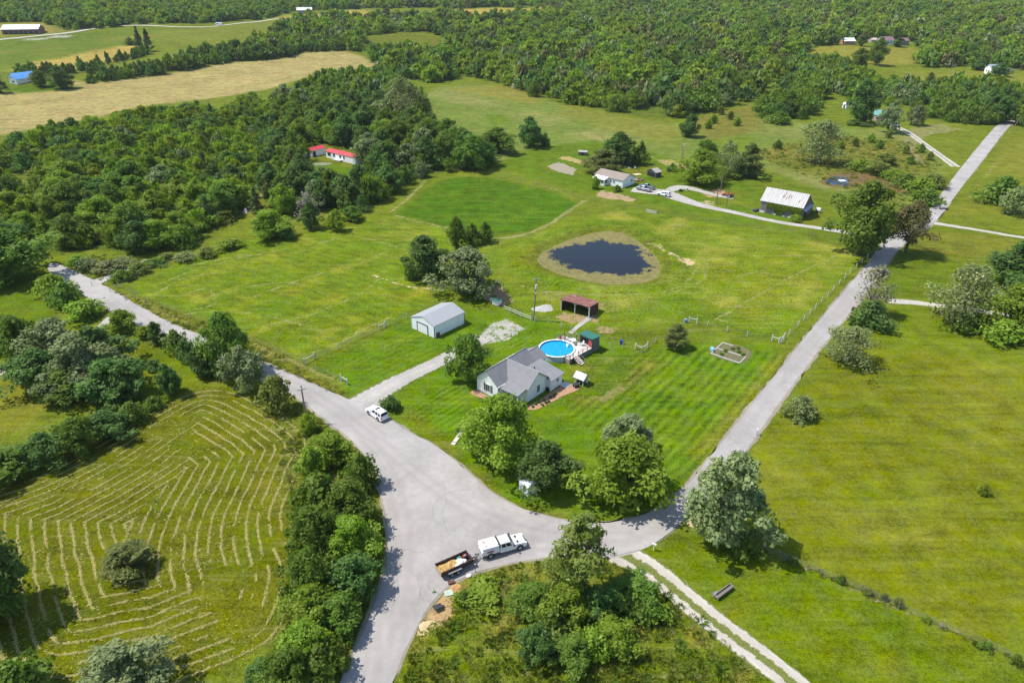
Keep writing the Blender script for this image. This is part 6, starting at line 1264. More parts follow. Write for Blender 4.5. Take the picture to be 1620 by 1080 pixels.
for x in (-WB - 0.8, -1.2): MB().box(x - 0.03, x + 0.03, hw - 0.02, hw + 0.14, 1.45, 1.6).build('pipe_bracket', M_plastic, tr)
MB().box(-0.84, -0.74, -0.9, 0.9, 1.15, 1.95).build('headache_rack', M_plastic, tr)
for x in (-WB, WB):
    for s in (-1, 1):
        ar = MB().cyl((0, 0), 0.5, -0.02, 0.02, 18).build('wheel_arch', M_plastic, tr, (x, s * (hw + (0.012 if x < 0 else -0.0)), 0.46)); ar.rotation_euler = (R(90), 0, 0); wheel(tr, x, s * (hw - 0.08), 0.41, 0.3)
for s in (-1, 1):
    MB().box(WB + 0.85, WB + 1.01, s * 0.78 - 0.17, s * 0.78 + 0.17, 0.82, 1.02).build('headlight', M_head, tr); MB().box(1.15, 1.32, s * 1.12 - 0.14, s * 1.12 + 0.14, 1.22, 1.46).build('mirror', M_plastic, tr); MB().box(1.75, 2.05, s * 0.5 - 0.2, s * 0.5 + 0.2, 1.235, 1.27).build('hood_scoop', M_plastic, tr); MB().box(-WB - 1.18, -WB - 1.13, s * 0.9 - 0.08, s * 0.9 + 0.08, 0.85, 1.1).build('tail_light', M_tail, tr)
MB().box(-WB - 1.32, -WB - 1.16, -0.95, 0.95, 0.5, 0.66).build('rear_bumper', M_chrome, tr); MB().box(WB + 0.97, WB + 1.06, -0.9, 0.9, 0.45, 0.68).build('front_bumper', M_chrome, tr); MB().box(WB + 0.94, WB + 1.02, -0.5, 0.5, 0.72, 1.02).build('grille', M_plastic, tr); MB().box(-WB - 1.5, -WB - 1.2, -0.05, 0.05, 0.42, 0.5).build('hitch', M_plastic, tr)
# dump trailer
A = G(714.4, 912.0); B = G(725.0, 907.5); hitch = G(757, 880); far_ = G(735.5, 877)
cx_ = (A + B) / 2; dv = (hitch - cx_); rz = math.atan2(dv.y, dv.x) - R(12); rz = math.atan2(B.y - A.y, B.x - A.x) * 0.5 + math.atan2((G(751.7, 893) - G(702, 917)).y, (G(751.7, 893) - G(702, 917)).x) * 0.5
nn = Vector((-math.sin(rz), math.cos(rz), 0)); m_ = cx_ + nn * 1.05
tl = thing('dump_trailer', 'dark tandem axle trailer loaded with dirt and white bags behind the truck', 'trailer', (m_.x, m_.y, 0.03), rz)
M_tr = mat('trailer_black', (0.060, 0.036, 0.030), 0.7, 0.3, 2, 0.1, col2=(0.13, 0.06, 0.04)); x0, x1, w_ = -1.85, 2.75, 0.92
MB().box(x0, x1, -w_, w_, 0.62, 0.72).build('floor', M_tr, tl)
for s in (-1, 1):
    MB().box(x0, x1, s * w_ - 0.05, s * w_ + 0.05, 0.66, 1.32).build('side_board', M_tr, tl)
    for i in range(6):
        x = x0 + 0.1 + i * (x1 - x0 - 0.2) / 5; MB().box(x - 0.04, x + 0.04, s * (w_ + 0.05) - 0.03, s * (w_ + 0.05) + 0.03, 0.6, 1.36).build('stake', M_tr, tl)
    MB().box(-0.95, 0.95, s * (w_ + 0.22) - 0.16, s * (w_ + 0.22) + 0.16, 0.86, 0.9).build('fender', mat('fender', (0.25, 0.25, 0.26), 0.5, 0.1), tl)
    for x in (-0.45, 0.45): wheel(tl, x, s * (w_ + 0.22), 0.36, 0.22)
    MB().tube([(x1, s * 0.8, 0.6), (x1 + 1.35, s * 0.06, 0.58)], 0.06, 4).build('drawbar', M_tr, tl)
MB().box(x1 - 0.05, x1 + 0.05, -w_, w_, 0.66, 1.32).build('front_board', M_tr, tl); MB().box(x0 - 0.06, x0 + 0.02, -w_, w_, 0.66, 1.12).build('tailgate', mat('tailgate_tan', (0.34, 0.27, 0.20), 0.8, 0.2), tl)
MB().box(x1 + 0.3, x1 + 0.75, -0.28, 0.28, 0.62, 0.95).build('tool_box', M_rim, tl); MB().cyl((x1 + 1.0, 0.0), 0.05, 0.1, 1.1, 8).build('jack', M_plastic, tl); MB().cyl((x1 + 1.4, 0), 0.07, 0.5, 0.64, 8).build('coupler', M_plastic, tl)
M_load = mat('yellow_dirt', (0.42, 0.27, 0.09), 0.95, 0.35, 3.0, 0.6, col2=(0.28, 0.17, 0.06)); V = []; n1, n2 = 22, 14
ld = MB(); gridp = [[(x0 + 0.06 + (2.75) * i / n1, -w_ + 0.06 + (2 * w_ - 0.12) * j / n2, 0.86 + 0.16 * float(fbm(np.array(i * 1.0), np.array(j * 1.0), 3.0, 1.0)) + 0.18 * math.sin(math.pi * j / n2)) for j in range(n2 + 1)] for i in range(n1 + 1)]
for i in range(n1):
    for j in range(n2): ld.face(gridp[i][j], gridp[i + 1][j], gridp[i + 1][j + 1], gridp[i][j + 1])
lt = thing('dirt_load', 'yellow brown dirt heaped in the back of the trailer', 'dirt', tl.location, rz); ld.build('dirt', M_load, lt)
def bag(x, y, z, sx, sy, sz, rot, label, m, name='bag'):
    o = MB(); k = 10; rings = []
    for i in range(7):
        f = i / 6; zz = sz * f; r_ = 0.55 + 0.45 * math.sin(math.pi * min(max(f, 0.08), 0.92)); rings.append([(sx * r_ * (abs(math.cos(2 * math.pi * j / k)) ** 0.6) * math.copysign(1, math.cos(2 * math.pi * j / k)), sy * r_ * (abs(math.sin(2 * math.pi * j / k)) ** 0.6) * math.copysign(1, math.sin(2 * math.pi * j / k)), zz) for j in range(k)])
    q = o.loft(rings).build(name, m, None); pz = Vector((tl.location.x + math.cos(rz) * x - math.sin(rz) * y, tl.location.y + math.sin(rz) * x + math.cos(rz) * y, tl.location.z + z)); q.location = pz; q.rotation_euler = (0, 0, rz + rot)
    return tag(q, label, 'bag', 'bags on the trailer' if name == 'bag' else None)
M_bag = mat('white_bag', (0.76, 0.75, 0.74), 0.6, 0.08, 3, 0.3)
for i, (x, y, z, l) in enumerate([(0.75, -0.55, 0.74, 'white sack lowest in the trailer against the near side board'), (1.15, 0.1, 0.74, 'white sack in the middle of the trailer beside the dirt'), (1.75, -0.35, 0.74, 'white sack near the front board of the trailer'), (1.3, -0.3, 1.0, 'white sack lying on top of the other sacks')]): bag(x, y, z, 0.48, 0.34, 0.34, 0.4 * i, l, M_bag)
bag(1.5, 0.55, 0.74, 0.4, 0.3, 0.3, 0.3, 'dull green tarp bundle at the front of the trailer', mat('tarp_green', (0.07, 0.16, 0.12), 0.7, 0.2), 'tarp')
t = thing('engine_pump', 'red engine driven pump at the front of the trailer bed', 'pump', tl.matrix_basis @ Vector((2.25, 0.35, 0.73)), rz); t.location = (tl.location.x + math.cos(rz) * 2.25 - math.sin(rz) * 0.35, tl.location.y + math.sin(rz) * 2.25 + math.cos(rz) * 0.35, tl.location.z + 0.73)
MB().box(-.25, .25, -.22, .22, 0.08, 0.4).build('engine', mat('pump_red', (0.50, 0.05, 0.04), 0.45, 0.1), t); MB().cyl((0, 0), 0.14, 0.4, 0.5, 12).build('fuel_tank', M_rim, t); MB().box(-.32, .32, -.3, -.25, 0, 0.55).box(-.32, .32, .25, .3, 0, 0.55).build('guard_frame', M_plastic, t)
# things on and beside the dug patch
def item(name, label, cat, px, py, rz=0.0): return thing(name, label, cat, G(px, py), rz)
t = item('wheelbarrow', 'dark wheelbarrow standing on the dug dirt patch by the road', 'wheelbarrow', 692, 964, 0.5)
MB().loft([[(-.32, -.22, .28), (.32, -.22, .28), (.32, .22, .28), (-.32, .22, .28)], [(-.5, -.36, .62), (.6, -.36, .58), (.6, .36, .58), (-.5, .36, .62)]], True).build('tray', M_plastic, t)
for s in (-1, 1): MB().tube([(0.75, s * 0.05, 0.2), (0, s * 0.25, 0.3), (-1.0, s * 0.3, 0.62)], 0.025, 5).build('handle', M_wood, t); MB().tube([(-0.3, s * 0.25, 0.3), (-0.42, s * 0.25, 0)], 0.022, 5).build('leg', M_plastic, t)
w = wheel(t, 0.78, 0, 0.2, 0.1)
t = item('traffic_cone', 'bright green cone at the road edge beside the dug patch', 'cone', 686, 936)
MB().box(-.2, .2, -.2, .2, 0, .05).build('base', M_plastic, t); MB().cyl((0, 0), 0.15, 0.05, 0.7, 14, 0.03).build('cone_body', mat('lime', (0.32, 0.62, 0.10), 0.5, 0.05), t); MB().cyl((0, 0), 0.115, 0.3, 0.42, 14, 0.09).build('reflective_band', M_trim, t)
t = item('steel_plate', 'pale green slab lying in the dug dirt patch', 'slab', 710, 938, 0.3); t.location.z = 0.02; MB().box(-.55, .55, -.45, .45, 0, 0.1).build('slab', mat('pale_green', (0.36, 0.42, 0.34), 0.8, 0.15), t)
t = item('rusty_box', 'rusty brown valve box near the trailer on the dirt', 'box', 714, 922, 0.3); MB().box(-.4, .4, -.22, .22, 0, 0.22).build('box_body', mat('rust', (0, 0, 0)), t); MB().box(-.43, .43, -.25, .25, 0.22, 0.27).build('lid', mat('rust', (0, 0, 0)), t)
t = item('white_sack', 'crumpled white sack on the grass beside the trailer', 'bag', 742, 911, 0.4); MB().loft([[(0.38 * r_ * math.cos(j * 0.785), 0.28 * r_ * math.sin(j * 0.785), z) for j in range(8)] for r_, z in ((0.8, 0), (1.05, 0.1), (0.8, 0.22), (0.3, 0.27))]).build('sack', M_bag, t)
t = item('survey_stake', 'dark thin stake standing behind the trailer at the grass edge', 'stake', 752, 905); MB().cyl((0, 0), 0.035, 0, 1.5, 6).build('rod', M_plastic, t); MB().box(-.06, .06, -.06, .06, 1.45, 1.52).build('cap', M_trim, t)
mound('dug_soil', 'low heap of pale dug soil at the edge of the road', 'soil heap', G(672, 988), 1.0, 0.6, 0.18, mat('pale_dirt', (0, 0, 0)), 0.7, 5); mound('dug_clay', 'low heap of orange clay behind the trailer', 'soil heap', G(720, 928), 0.9, 0.5, 0.2, mat('orange_clay', (0.42, 0.23, 0.09), 0.95, 0.25, 3, 0.5), 0.5, 7)
# neighbour's vehicles
M_silver = mat('car_silver', (0.30, 0.32, 0.35), 0.3, 0.03, 1, 0, 0.5, 0.3); M_slate = mat('car_slate', (0.13, 0.16, 0.20), 0.3, 0.03, 1, 0, 0.5, 0.2)
def along(A, B): a, b = G(*A), G(*B); return ((a + b) / 2), math.atan2(b.y - a.y, b.x - a.x)
c, r_ = along((1030, 304), (1007, 299)); pickup('parked_pickup', 'silver grey pickup parked before the bungalow, nearer of the two', (c.x, c.y, 0.03), r_, M_silver)
c, r_ = along((1034, 300.5), (1013, 296)); pickup('parked_pickup', 'slate blue pickup half hidden behind the silver pickup', (c.x, c.y, 0.03), r_, M_slate)
c, r_ = along((1059, 311.5), (1040.5, 308)); suv('parked_car', 'white car with dark roof panel on the neighbour gravel drive', (c.x, c.y, 0.03), r_, M_car_white, True, True)
c, r_ = along((478, 253), (487, 247)); suv('parked_car', 'dark silver car parked at the red roofed garage', (c.x, c.y, 0.0), r_, M_slate, False, False)
c, r_ = along((453, 266), (451, 259)); suv('parked_van', 'white van parked among the cedars below the red roofed garage', (c.x, c.y, 0.0), r_, M_car_white, False, False, cat='van')
c, r_ = along((1592, 113.5), (1604, 113.5)); suv('parked_car', 'pale car far up the valley right of the white gabled house', (c.x, c.y, float(height(c.x, c.y))), r_, M_silver, False, False)
c, r_ = along((1410, 198), (1424, 202)); suv('parked_car', 'dark car in the shade at the end of the farmhouse lane', (c.x, c.y, 0.3), r_, M_slate, False, False)
# tractor
c, r_ = along((1160, 314), (1147, 310)); t = thing('tractor', 'small red tractor parked on the gravel turnaround', 'tractor', (c.x, c.y, 0.02), r_); mr = mat('tractor_red', (0.42, 0.06, 0.04), 0.45, 0.1)
bevel(MB().box(0.1, 1.5, -.3, .3, 0.6, 1.15).build('hood', mr, t), 0.06); MB().box(-0.9, 0.2, -.35, .35, 0.5, 0.8).build('chassis', M_plastic, t); MB().box(-0.75, -0.3, -.25, .25, 0.85, 0.98).build('seat', M_plastic, t); MB().box(-0.8, -0.72, -.25, .25, 0.98, 1.35).build('seat_back', M_plastic, t); MB().tube([(0.1, 0, 1.1), (-0.1, 0, 1.4)], 0.03, 5).build('steering_column', M_plastic, t); MB().cyl((1.1, 0.12), 0.03, 1.15, 1.7, 6).build('exhaust', M_plastic, t)
for s in (-1, 1):
    wheel(t, -0.6, s * 0.68, 0.62, 0.34); wheel(t, 1.2, s * 0.55, 0.36, 0.2); MB().box(-1.05, -0.15, s * 0.68 - 0.2, s * 0.68 + 0.2, 1.25, 1.3).build('fender', mr, t)
    MB().tube([(1.3, s * 0.35, 0.75), (2.3, s * 0.35, 0.4)], 0.05, 5).build('loader_arm', mr, t)
MB().box(2.2, 2.6, -.75, .75, 0.15, 0.55).build('bucket', M_plastic, t)
for x, l in ((1077, 'dark garden mower parked at the edge of the neighbour turnaround'),):
    t = item('ride_on_mower', l, 'mower', x, 303, 0.4); MB().box(-.7, .7, -.35, .35, 0.25, 0.6).build('mower_body', M_plastic, t); MB().box(-.5, -.1, -.25, .25, 0.6, 0.95).build('seat', M_plastic, t)
    for x_ in (-.5, .5):
        for s in (-1, 1): wheel(t, x_, s * 0.42, 0.22, 0.14)
t = item('water_drum', 'tan drum standing beside the mower on the turnaround', 'drum', 1087, 302); MB().cyl((0, 0), 0.32, 0, 1.2, 14).build('drum_body', mat('tan_drum', (0.55, 0.46, 0.36), 0.7, 0.1), t); MB().cyl((0, 0), 0.34, 1.2, 1.26, 14).build('drum_lid', M_trim, t)

# ------------------------------------------------------------------ utility poles
def pole(label, px, py, H, arm=True, tf=False, lean=0.0, rz=0.3):
    g = G(px, py); t = thing('utility_pole', label, 'utility pole', (g.x, g.y, g.z), rz); MB().tube([(0, 0, -0.1), (lean * 0.5, 0, H / 2), (lean, 0, H)], [0.17, 0.15, 0.11], 10).build('pole', mat('pole_wood', (0.20, 0.155, 0.125), 0.9, 0.25, 3, 0.3, streak=(3, 3, 0.4)), t)
    if arm:
        MB().box(lean - 0.75, lean + 0.75, -0.2, -0.1, H - 0.75, H - 0.63).build('crossarm', M_wood, t)
        for x in (-0.65, 0, 0.65): MB().cyl((lean + x, -0.15), 0.05, H - 0.63, H - 0.42, 8).build('insulator', M_trim, t)
    if tf: MB().cyl((lean * 0.8, -0.38), 0.24, H - 2.8, H - 1.9, 14).build('transformer', mat('transformer_grey', (0.55, 0.56, 0.56), 0.5, 0.1), t); MB().box(lean * 0.8 - 0.06, lean * 0.8 + 0.06, -0.2, 0.0, H - 2.6, H - 2.2).build('bracket', M_dark, t); MB().cyl((lean * 0.7, -0.2), 0.12, H - 4.1, H - 3.85, 10).build('lamp_head', M_trim, t)
    return t
pole('tall wooden utility pole with transformer between garage and red shed', 844, 507, 10.8, True, True, 0.5)
pole('grey utility pole beside the left road before the parked white car', 486, 668, 7.6, True, False, 0.0); pole('leaning utility pole at the right edge where the road enters the trees', 1597, 214, 9.5, False, False, 2.4, 0.0)
pole('pale utility pole in the pasture behind the bungalow', 1078, 255, 9, False, True, 0.3); pole('thin dark pole on the neighbour lawn beside the bright tree', 1140, 302, 6.0, False); pole('second thin pole in the grass island of the neighbour drive', 1149, 327, 6.0, False); pole('thin pole beside the drive near the first thin pole', 1133, 322, 5.5, False)
pole('pale pole standing in the far right pasture scrub', 1504, 113, 9, False); 
t = item('light_mast', 'thin white pole standing beside the right corner of the red shed', 'pole', 931.5, 515); MB().cyl((0, 0), 0.035, 0, 4.3, 6).build('mast', M_trim, t); MB().cyl((0, 0), 0.07, 4.3, 4.4, 6).build('mast_cap', M_trim, t)

# ------------------------------------------------------------------ fences: each post, brace and wire a part
M_fpost = mat('white_post', (0.52, 0.51, 0.48), 0.85, 0.15, 4, 0.2); M_fgrey = mat('grey_post', (0.24, 0.22, 0.20), 0.9, 0.25, 4, 0.2); M_wire = mat('wire', (0.22, 0.22, 0.22), 0.5, 0.1, 4, 0, 0.5, 0.5)
POSTM = {}
def post_mesh(r, h, m):
    k = (r, h, m.name)
    if k not in POSTM: POSTM[k] = MB().tube([(0, 0, -0.1), (0, 0, h * 0.5), (0.02, 0, h)], [r * 1.05, r, r * 0.95], 7).mesh('post', m)
    return POSTM[k]
def fence(label, px, gap=4.5, h=1.35, r=0.07, m=None, wires=(0.4, 0.8, 1.2), wm=None, brace=(), wr=0.012, cat='fence', name='wire_fence', closed=False, rails=None):
    pts = GP(px); o = pts[0]; t = thing(name, label, cat, (o.x, o.y, o.z)); rg = random.Random(len(px) * 31 + int(px[0][0])); ps = []
    for i in range(len(pts) - 1):
        a, b = pts[i], pts[i + 1]; n = max(1, round((b - a).length / gap))
        for j in range(n): ps.append(a.lerp(b, j / n))
    ps.append(pts[-1]); me = post_mesh(r, h, m or M_fpost)
    for q in ps:
        p = mesh_obj('post', me, t); p.location = (q.x - o.x, q.y - o.y, float(height(q.x, q.y)) - o.z); p.rotation_euler = (rg.uniform(-.05, .05), rg.uniform(-.05, .05), rg.uniform(0, 6)); p.scale = (1, 1, rg.uniform(0.93, 1.07))
    for z in wires:
        MB().tube([(q.x - o.x, q.y - o.y, float(height(q.x, q.y)) - o.z + z) for q in ps], wr, 4).build('wire', wm or M_wire, t)
    if rails:
        for z in rails:
            for i in range(len(ps) - 1): MB().tube([(ps[i].x - o.x, ps[i].y - o.y, z), (ps[i + 1].x - o.x, ps[i + 1].y - o.y, z + 0.02)], 0.055, 4).build('rail', m or M_fpost, t)
    for A, B in brace:
        a, b = G(*A), G(*B)
        for q in (a, b):
            p = mesh_obj('brace_post', post_mesh(0.115, 1.5, M_fpost), t); p.location = (q.x - o.x, q.y - o.y, 0)
        MB().tube([(a.x - o.x, a.y - o.y, 1.05), (b.x - o.x, b.y - o.y, 1.05)], 0.075, 6).build('brace_rail', M_fpost, t)
    return t
fence('wire fence of white posts running beside the right road', [(1234,543),(1262,516),(1290,488),(1318,459),(1345,432),(1372,408)], 4.6, 1.35, 0.10, brace=[((1221,539),(1232,543)), ((1236,542),(1240,536))])
fence('white post fence across the back of the yard toward the right road', [(1090,510),(1102,512),(1119,516),(1150,524),(1182,531),(1221,539)], 6.5, 1.35, 0.09, brace=[((1090,510),(1102,512))])
fence('yard fence from the pool hut to the white corner posts', [(948,546),(965,549),(985,550),(1005,553),(1016,557),(1024,550),(1036,542),(1060,528)], 4.0, 1.25, 0.07, brace=[((1005,552),(1016,557)), ((1016,557),(1024,550))])
fence('fence line between the garage lawn and the raked field', [(482,577),(498,568),(535,552),(573,534),(608,518),(643,503)], 7.0, 1.3, 0.08, wires=(0.35, 0.6, 0.85, 1.1), brace=[((482,576),(498,567)), ((600,522),(610,517))], wr=0.018)
fence('short white braced fence end beside the driveway mouth', [(500,586),(520,594),(539,602),(550,608)], 5.5, 1.2, 0.06, brace=[((540,602),(550,609))])
fence('thin roadside fence between the left road and the raked field', [(188,455),(235,476),(262,487),(300,503),(345,520),(400,540),(440,557),(478,574)], 7.0, 1.2, 0.06, M_fpost)
fence('dark pasture fence curving from the woods past the pond', [(775,275),(850,293),(905,310),(960,322),(1020,333),(1080,344),(1160,356),(1250,368),(1330,380),(1372,400)], 7.5, 1.25, 0.07, M_fgrey)
fence('dark wire fence with weeds crossing the lower right field', [(1205,868),(1232,880),(1298,908),(1360,934),(1420,962),(1490,993),(1560,1022),(1625,1052),(1690,1085)], 5.0, 1.2, 0.06, M_fgrey, wires=(0.3, 0.55, 0.8, 1.05), wr=0.016)
fence('white board fence between the coop and the utility pole', [(757,471),(768,474),(777,478)], 2.6, 1.2, 0.08, wires=(), rails=(0.5, 1.0), name='board_fence'); fence('white board fence running down to the utility pole', [(798,490),(808,494),(815,497),(824,501),(840,507)], 2.6, 1.2, 0.085, wires=(), rails=(0.45, 0.95), name='board_fence')
fence('thin fence with pale posts between utility pole and stone walk', [(846,509),(853,507),(868,511),(888,517),(904,524)], 4.0, 1.3, 0.075, wires=(0.5, 1.0)); fence('dark fence beside the gravel lane at the west woods', [(146,452),(170,444),(200,432),(222,420)], 4.0, 1.2, 0.06, M_fgrey)
fence('fence behind the grove along the far side of the lane', [(175,462),(186,456),(240,428),(300,408),(370,388)], 7.0, 1.2, 0.06, M_fgrey)
# gate by the pasture fence, broken gate on the lower right grass
t, L = frame2('field_gate', 'pale metal gate standing in the dark pasture fence', 'gate', (1021, 336.5), (1039, 339.5))
for x in (0.05, L - 0.05): MB().box(x - 0.05, x + 0.05, -.05, .05, 0, 1.35).build('gate_post', M_fgrey, t)
for z in (0.25, 0.5, 0.75, 1.0, 1.22): MB().tube([(0.1, 0, z), (L - 0.1, 0, z)], 0.045, 5).build('gate_bar', mat('gate_metal', (0.50, 0.50, 0.48), 0.5, 0.1, 3, 0, 0.5, 0.3), t)
t, L = frame2('feed_bunk', 'weathered wooden feed trough on the grass beside the two track lane', 'trough', (1132, 948), (1163, 925)); L = 3.2
for z0, y in ((0.35, -0.28), (0.35, 0.28)): MB().box(0, L, y - 0.025, y + 0.025, z0, z0 + 0.3).build('side_plank', M_wood, t)
MB().box(0, L, -0.26, 0.26, 0.34, 0.38).build('bottom_plank', M_oldwood, t)
for x in (0.1, L - 0.1):
    MB().box(x - 0.03, x + 0.03, -.26, .26, 0.38, 0.62).build('end_plank', M_wood, t)
    for y in (-.24, .24): MB().box(x - 0.05, x + 0.05, y - 0.05, y + 0.05, 0, 0.36).build('leg', M_oldwood, t)
MB().tube([(0.0, 0.5, 0.1), (0.9, 0.35, 0.75)], 0.06, 5).build('prop', M_wood, t); MB().box(0.2, 0.9, 0.3, 0.75, 0, 0.35).build('feed_box', mat('bin_grey', (0, 0, 0)), t)
# mailboxes
def mailbox(label, px, py, m, rz):
    t = item('mailbox', label, 'mailbox', px, py, rz); MB().box(-.05, .05, -.05, .05, 0, 1.05).build('post', M_trim if m is M_white else M_wood, t)
    pr = [(0.11 * math.cos(a), 1.05 + 0.12 + 0.11 * math.sin(a)) for a in np.linspace(0, math.pi, 9)] + [(-0.11, 1.05), (0.11, 1.05)]; MB().loft([[(x, a, b) for a, b in pr] for x in (0.28, -0.28)]).build('box', m, t); MB().box(0.1, 0.14, 0.12, 0.14, 1.2, 1.4).build('flag', M_tail, t); MB().box(-.3, .3, -.06, .06, 1.0, 1.05).build('arm', M_trim if m is M_white else M_wood, t)
mailbox('white mailbox at the start of the two track lane', 1034, 870, M_white, 2.6); mailbox('white mailbox at the corner of the west lane', 168, 451, M_white, 0.6); mailbox('black mailbox on the verge of the left road', 233, 485, M_black, 0.5); mailbox('white mailbox at the lane mouth by the dark leaning cedar', 1480, 350, M_white, 1.0); mailbox('small mailbox at the shoulder of the right road', 1197, 688, M_trim, 1.0)
# garden bed with white timbers
zg = lambda x, y: (1100 + x * 160 / 1620, 500 + y * 100 / 1012)
t = thing('garden_bed', 'weedy garden bed framed by white timbers near the right road', 'garden bed', G(*zg(250, 600))); o = t.location.copy(); c4 = [G(*zg(*q)) - o for q in ((250, 600), (710, 755), (890, 560), (440, 430))]
for a, b in ((c4[0], c4[1]), (c4[1], c4[1].lerp(c4[2], 0.55)), (c4[2].lerp(c4[3], 0.62), c4[3]), (c4[3], c4[0]), (c4[0].lerp(c4[3], 0.48), c4[1].lerp(c4[2], 0.5) * 0.85 + c4[0].lerp(c4[3], 0.48) * 0.15)):
    MB().tube([(a.x, a.y, 0.1), (b.x, b.y, 0.1)], 0.1, 4).build('timber', M_fpost, t)
me = area_sheet('soil', [(q.x + o.x, q.y + o.y) for q in c4], 0.03, mat('garden_soil', (0.13, 0.115, 0.055), 0.95, 0.35, 2.0, 0.5, col2=(0.07, 0.11, 0.02)), 0.6, 0.1); so_ = mesh_obj('soil', me, t); so_.location = (-o.x, -o.y, 0)
for x, y in ((600, 530), (700, 580), (680, 520), (760, 620), (480, 560), (420, 620)):
    g = G(*zg(x, y)); plant('bush', g, 0.55, 0.55, 'leafy vegetable plant growing in the white framed garden bed', 'plants in the garden bed')
t = thing('water_trough', 'blue plastic tub at the corner of the garden bed', 'tub', G(1126.5, 554)); MB().cyl((0, 0), 0.5, 0, 0.5, 14, 0.58).build('tub', mat('tub_blue', (0.20, 0.45, 0.68), 0.5, 0.08), t).scale = (0.6, 1.2, 1); MB().cyl((0, 0), 0.55, 0.48, 0.53, 14).build('rim', mat('tub_blue', (0, 0, 0)), t).scale = (0.66, 1.26, 1)
for px, py, l, c in ((983, 544, 'dark blue barrel beside the yard fence', (0.02, 0.05, 0.22)), (1084, 510, 'blue grey tub half hidden behind the small olive tree', (0.16, 0.25, 0.36))):
    t = item('water_barrel', l, 'barrel', px, py); MB().cyl((0, 0), 0.38, 0, 0.85, 16).build('barrel_body', mat('b_%d' % px, c, 0.4, 0.08), t); MB().cyl((0, 0), 0.40, 0.82, 0.88, 16).build('rim', mat('b_%d' % px, c), t)
# stepping slabs and planter beside the road
t, L = frame2('stone_bench', 'pale stone plank steps on the grass by the road bend', 'stone', (716, 704), (730, 684)); 
for i in range(5): MB().box(i * L / 5, (i + 0.86) * L / 5, -0.35, 0.35, -0.05, 0.14 + 0.03 * (i % 2)).build('stone', mat('pale_stone', (0.52, 0.46, 0.38), 0.9, 0.15), t)
T(720,730,675,684,'darkbush','tiny dark shrub at the upper end of the pale stone steps')
# pipe, vegetable stakes, hedge-foot stones
t = item('small_camper', 'small white camper on the hill road at the upper left', 'camper', 347, 41); bevel(MB().box(-3.4, 3.4, -1.2, 1.2, 0.6, 3.2).build('camper_body', M_white, t), 0.3, 3)
for x in (-0.6, 0.6):
    for s in (-1, 1): wheel(t, x, s * 1.05, 0.4, 0.25)
MB().box(-2, -0.5, -1.23, -1.19, 1.7, 2.5).build('window', M_car_glass, t); MB().box(1.2, 2.0, -1.23, -1.19, 0.7, 2.6).build('door', M_trim, t)
t = item('culvert_marker', 'white marker post on the grass beside the neighbour garden', 'marker', 945, 262); MB().cyl((0, 0), 0.08, 0, 0.8, 8).build('marker_post', M_white, t); MB().cyl((0, 0), 0.1, 0.8, 0.86, 8).build('marker_cap', M_tail, t)
t = item('red_hydrant', 'red hydrant standing at the foot of the silver tree', 'hydrant', 1109, 824); hm = mat('hydrant_red', (0.60, 0.07, 0.04), 0.5, 0.1)
MB().cyl((0, 0), 0.16, 0, 0.75, 12).build('barrel', hm, t); MB().cyl((0, 0), 0.19, 0.75, 0.8, 12).build('flange', hm, t); MB().cyl((0, 0), 0.15, 0.8, 0.98, 12, 0.05).build('bonnet', hm, t); MB().tube([(-0.28, 0, 0.58), (0.28, 0, 0.58)], 0.07, 8).build('nozzle', hm, t)
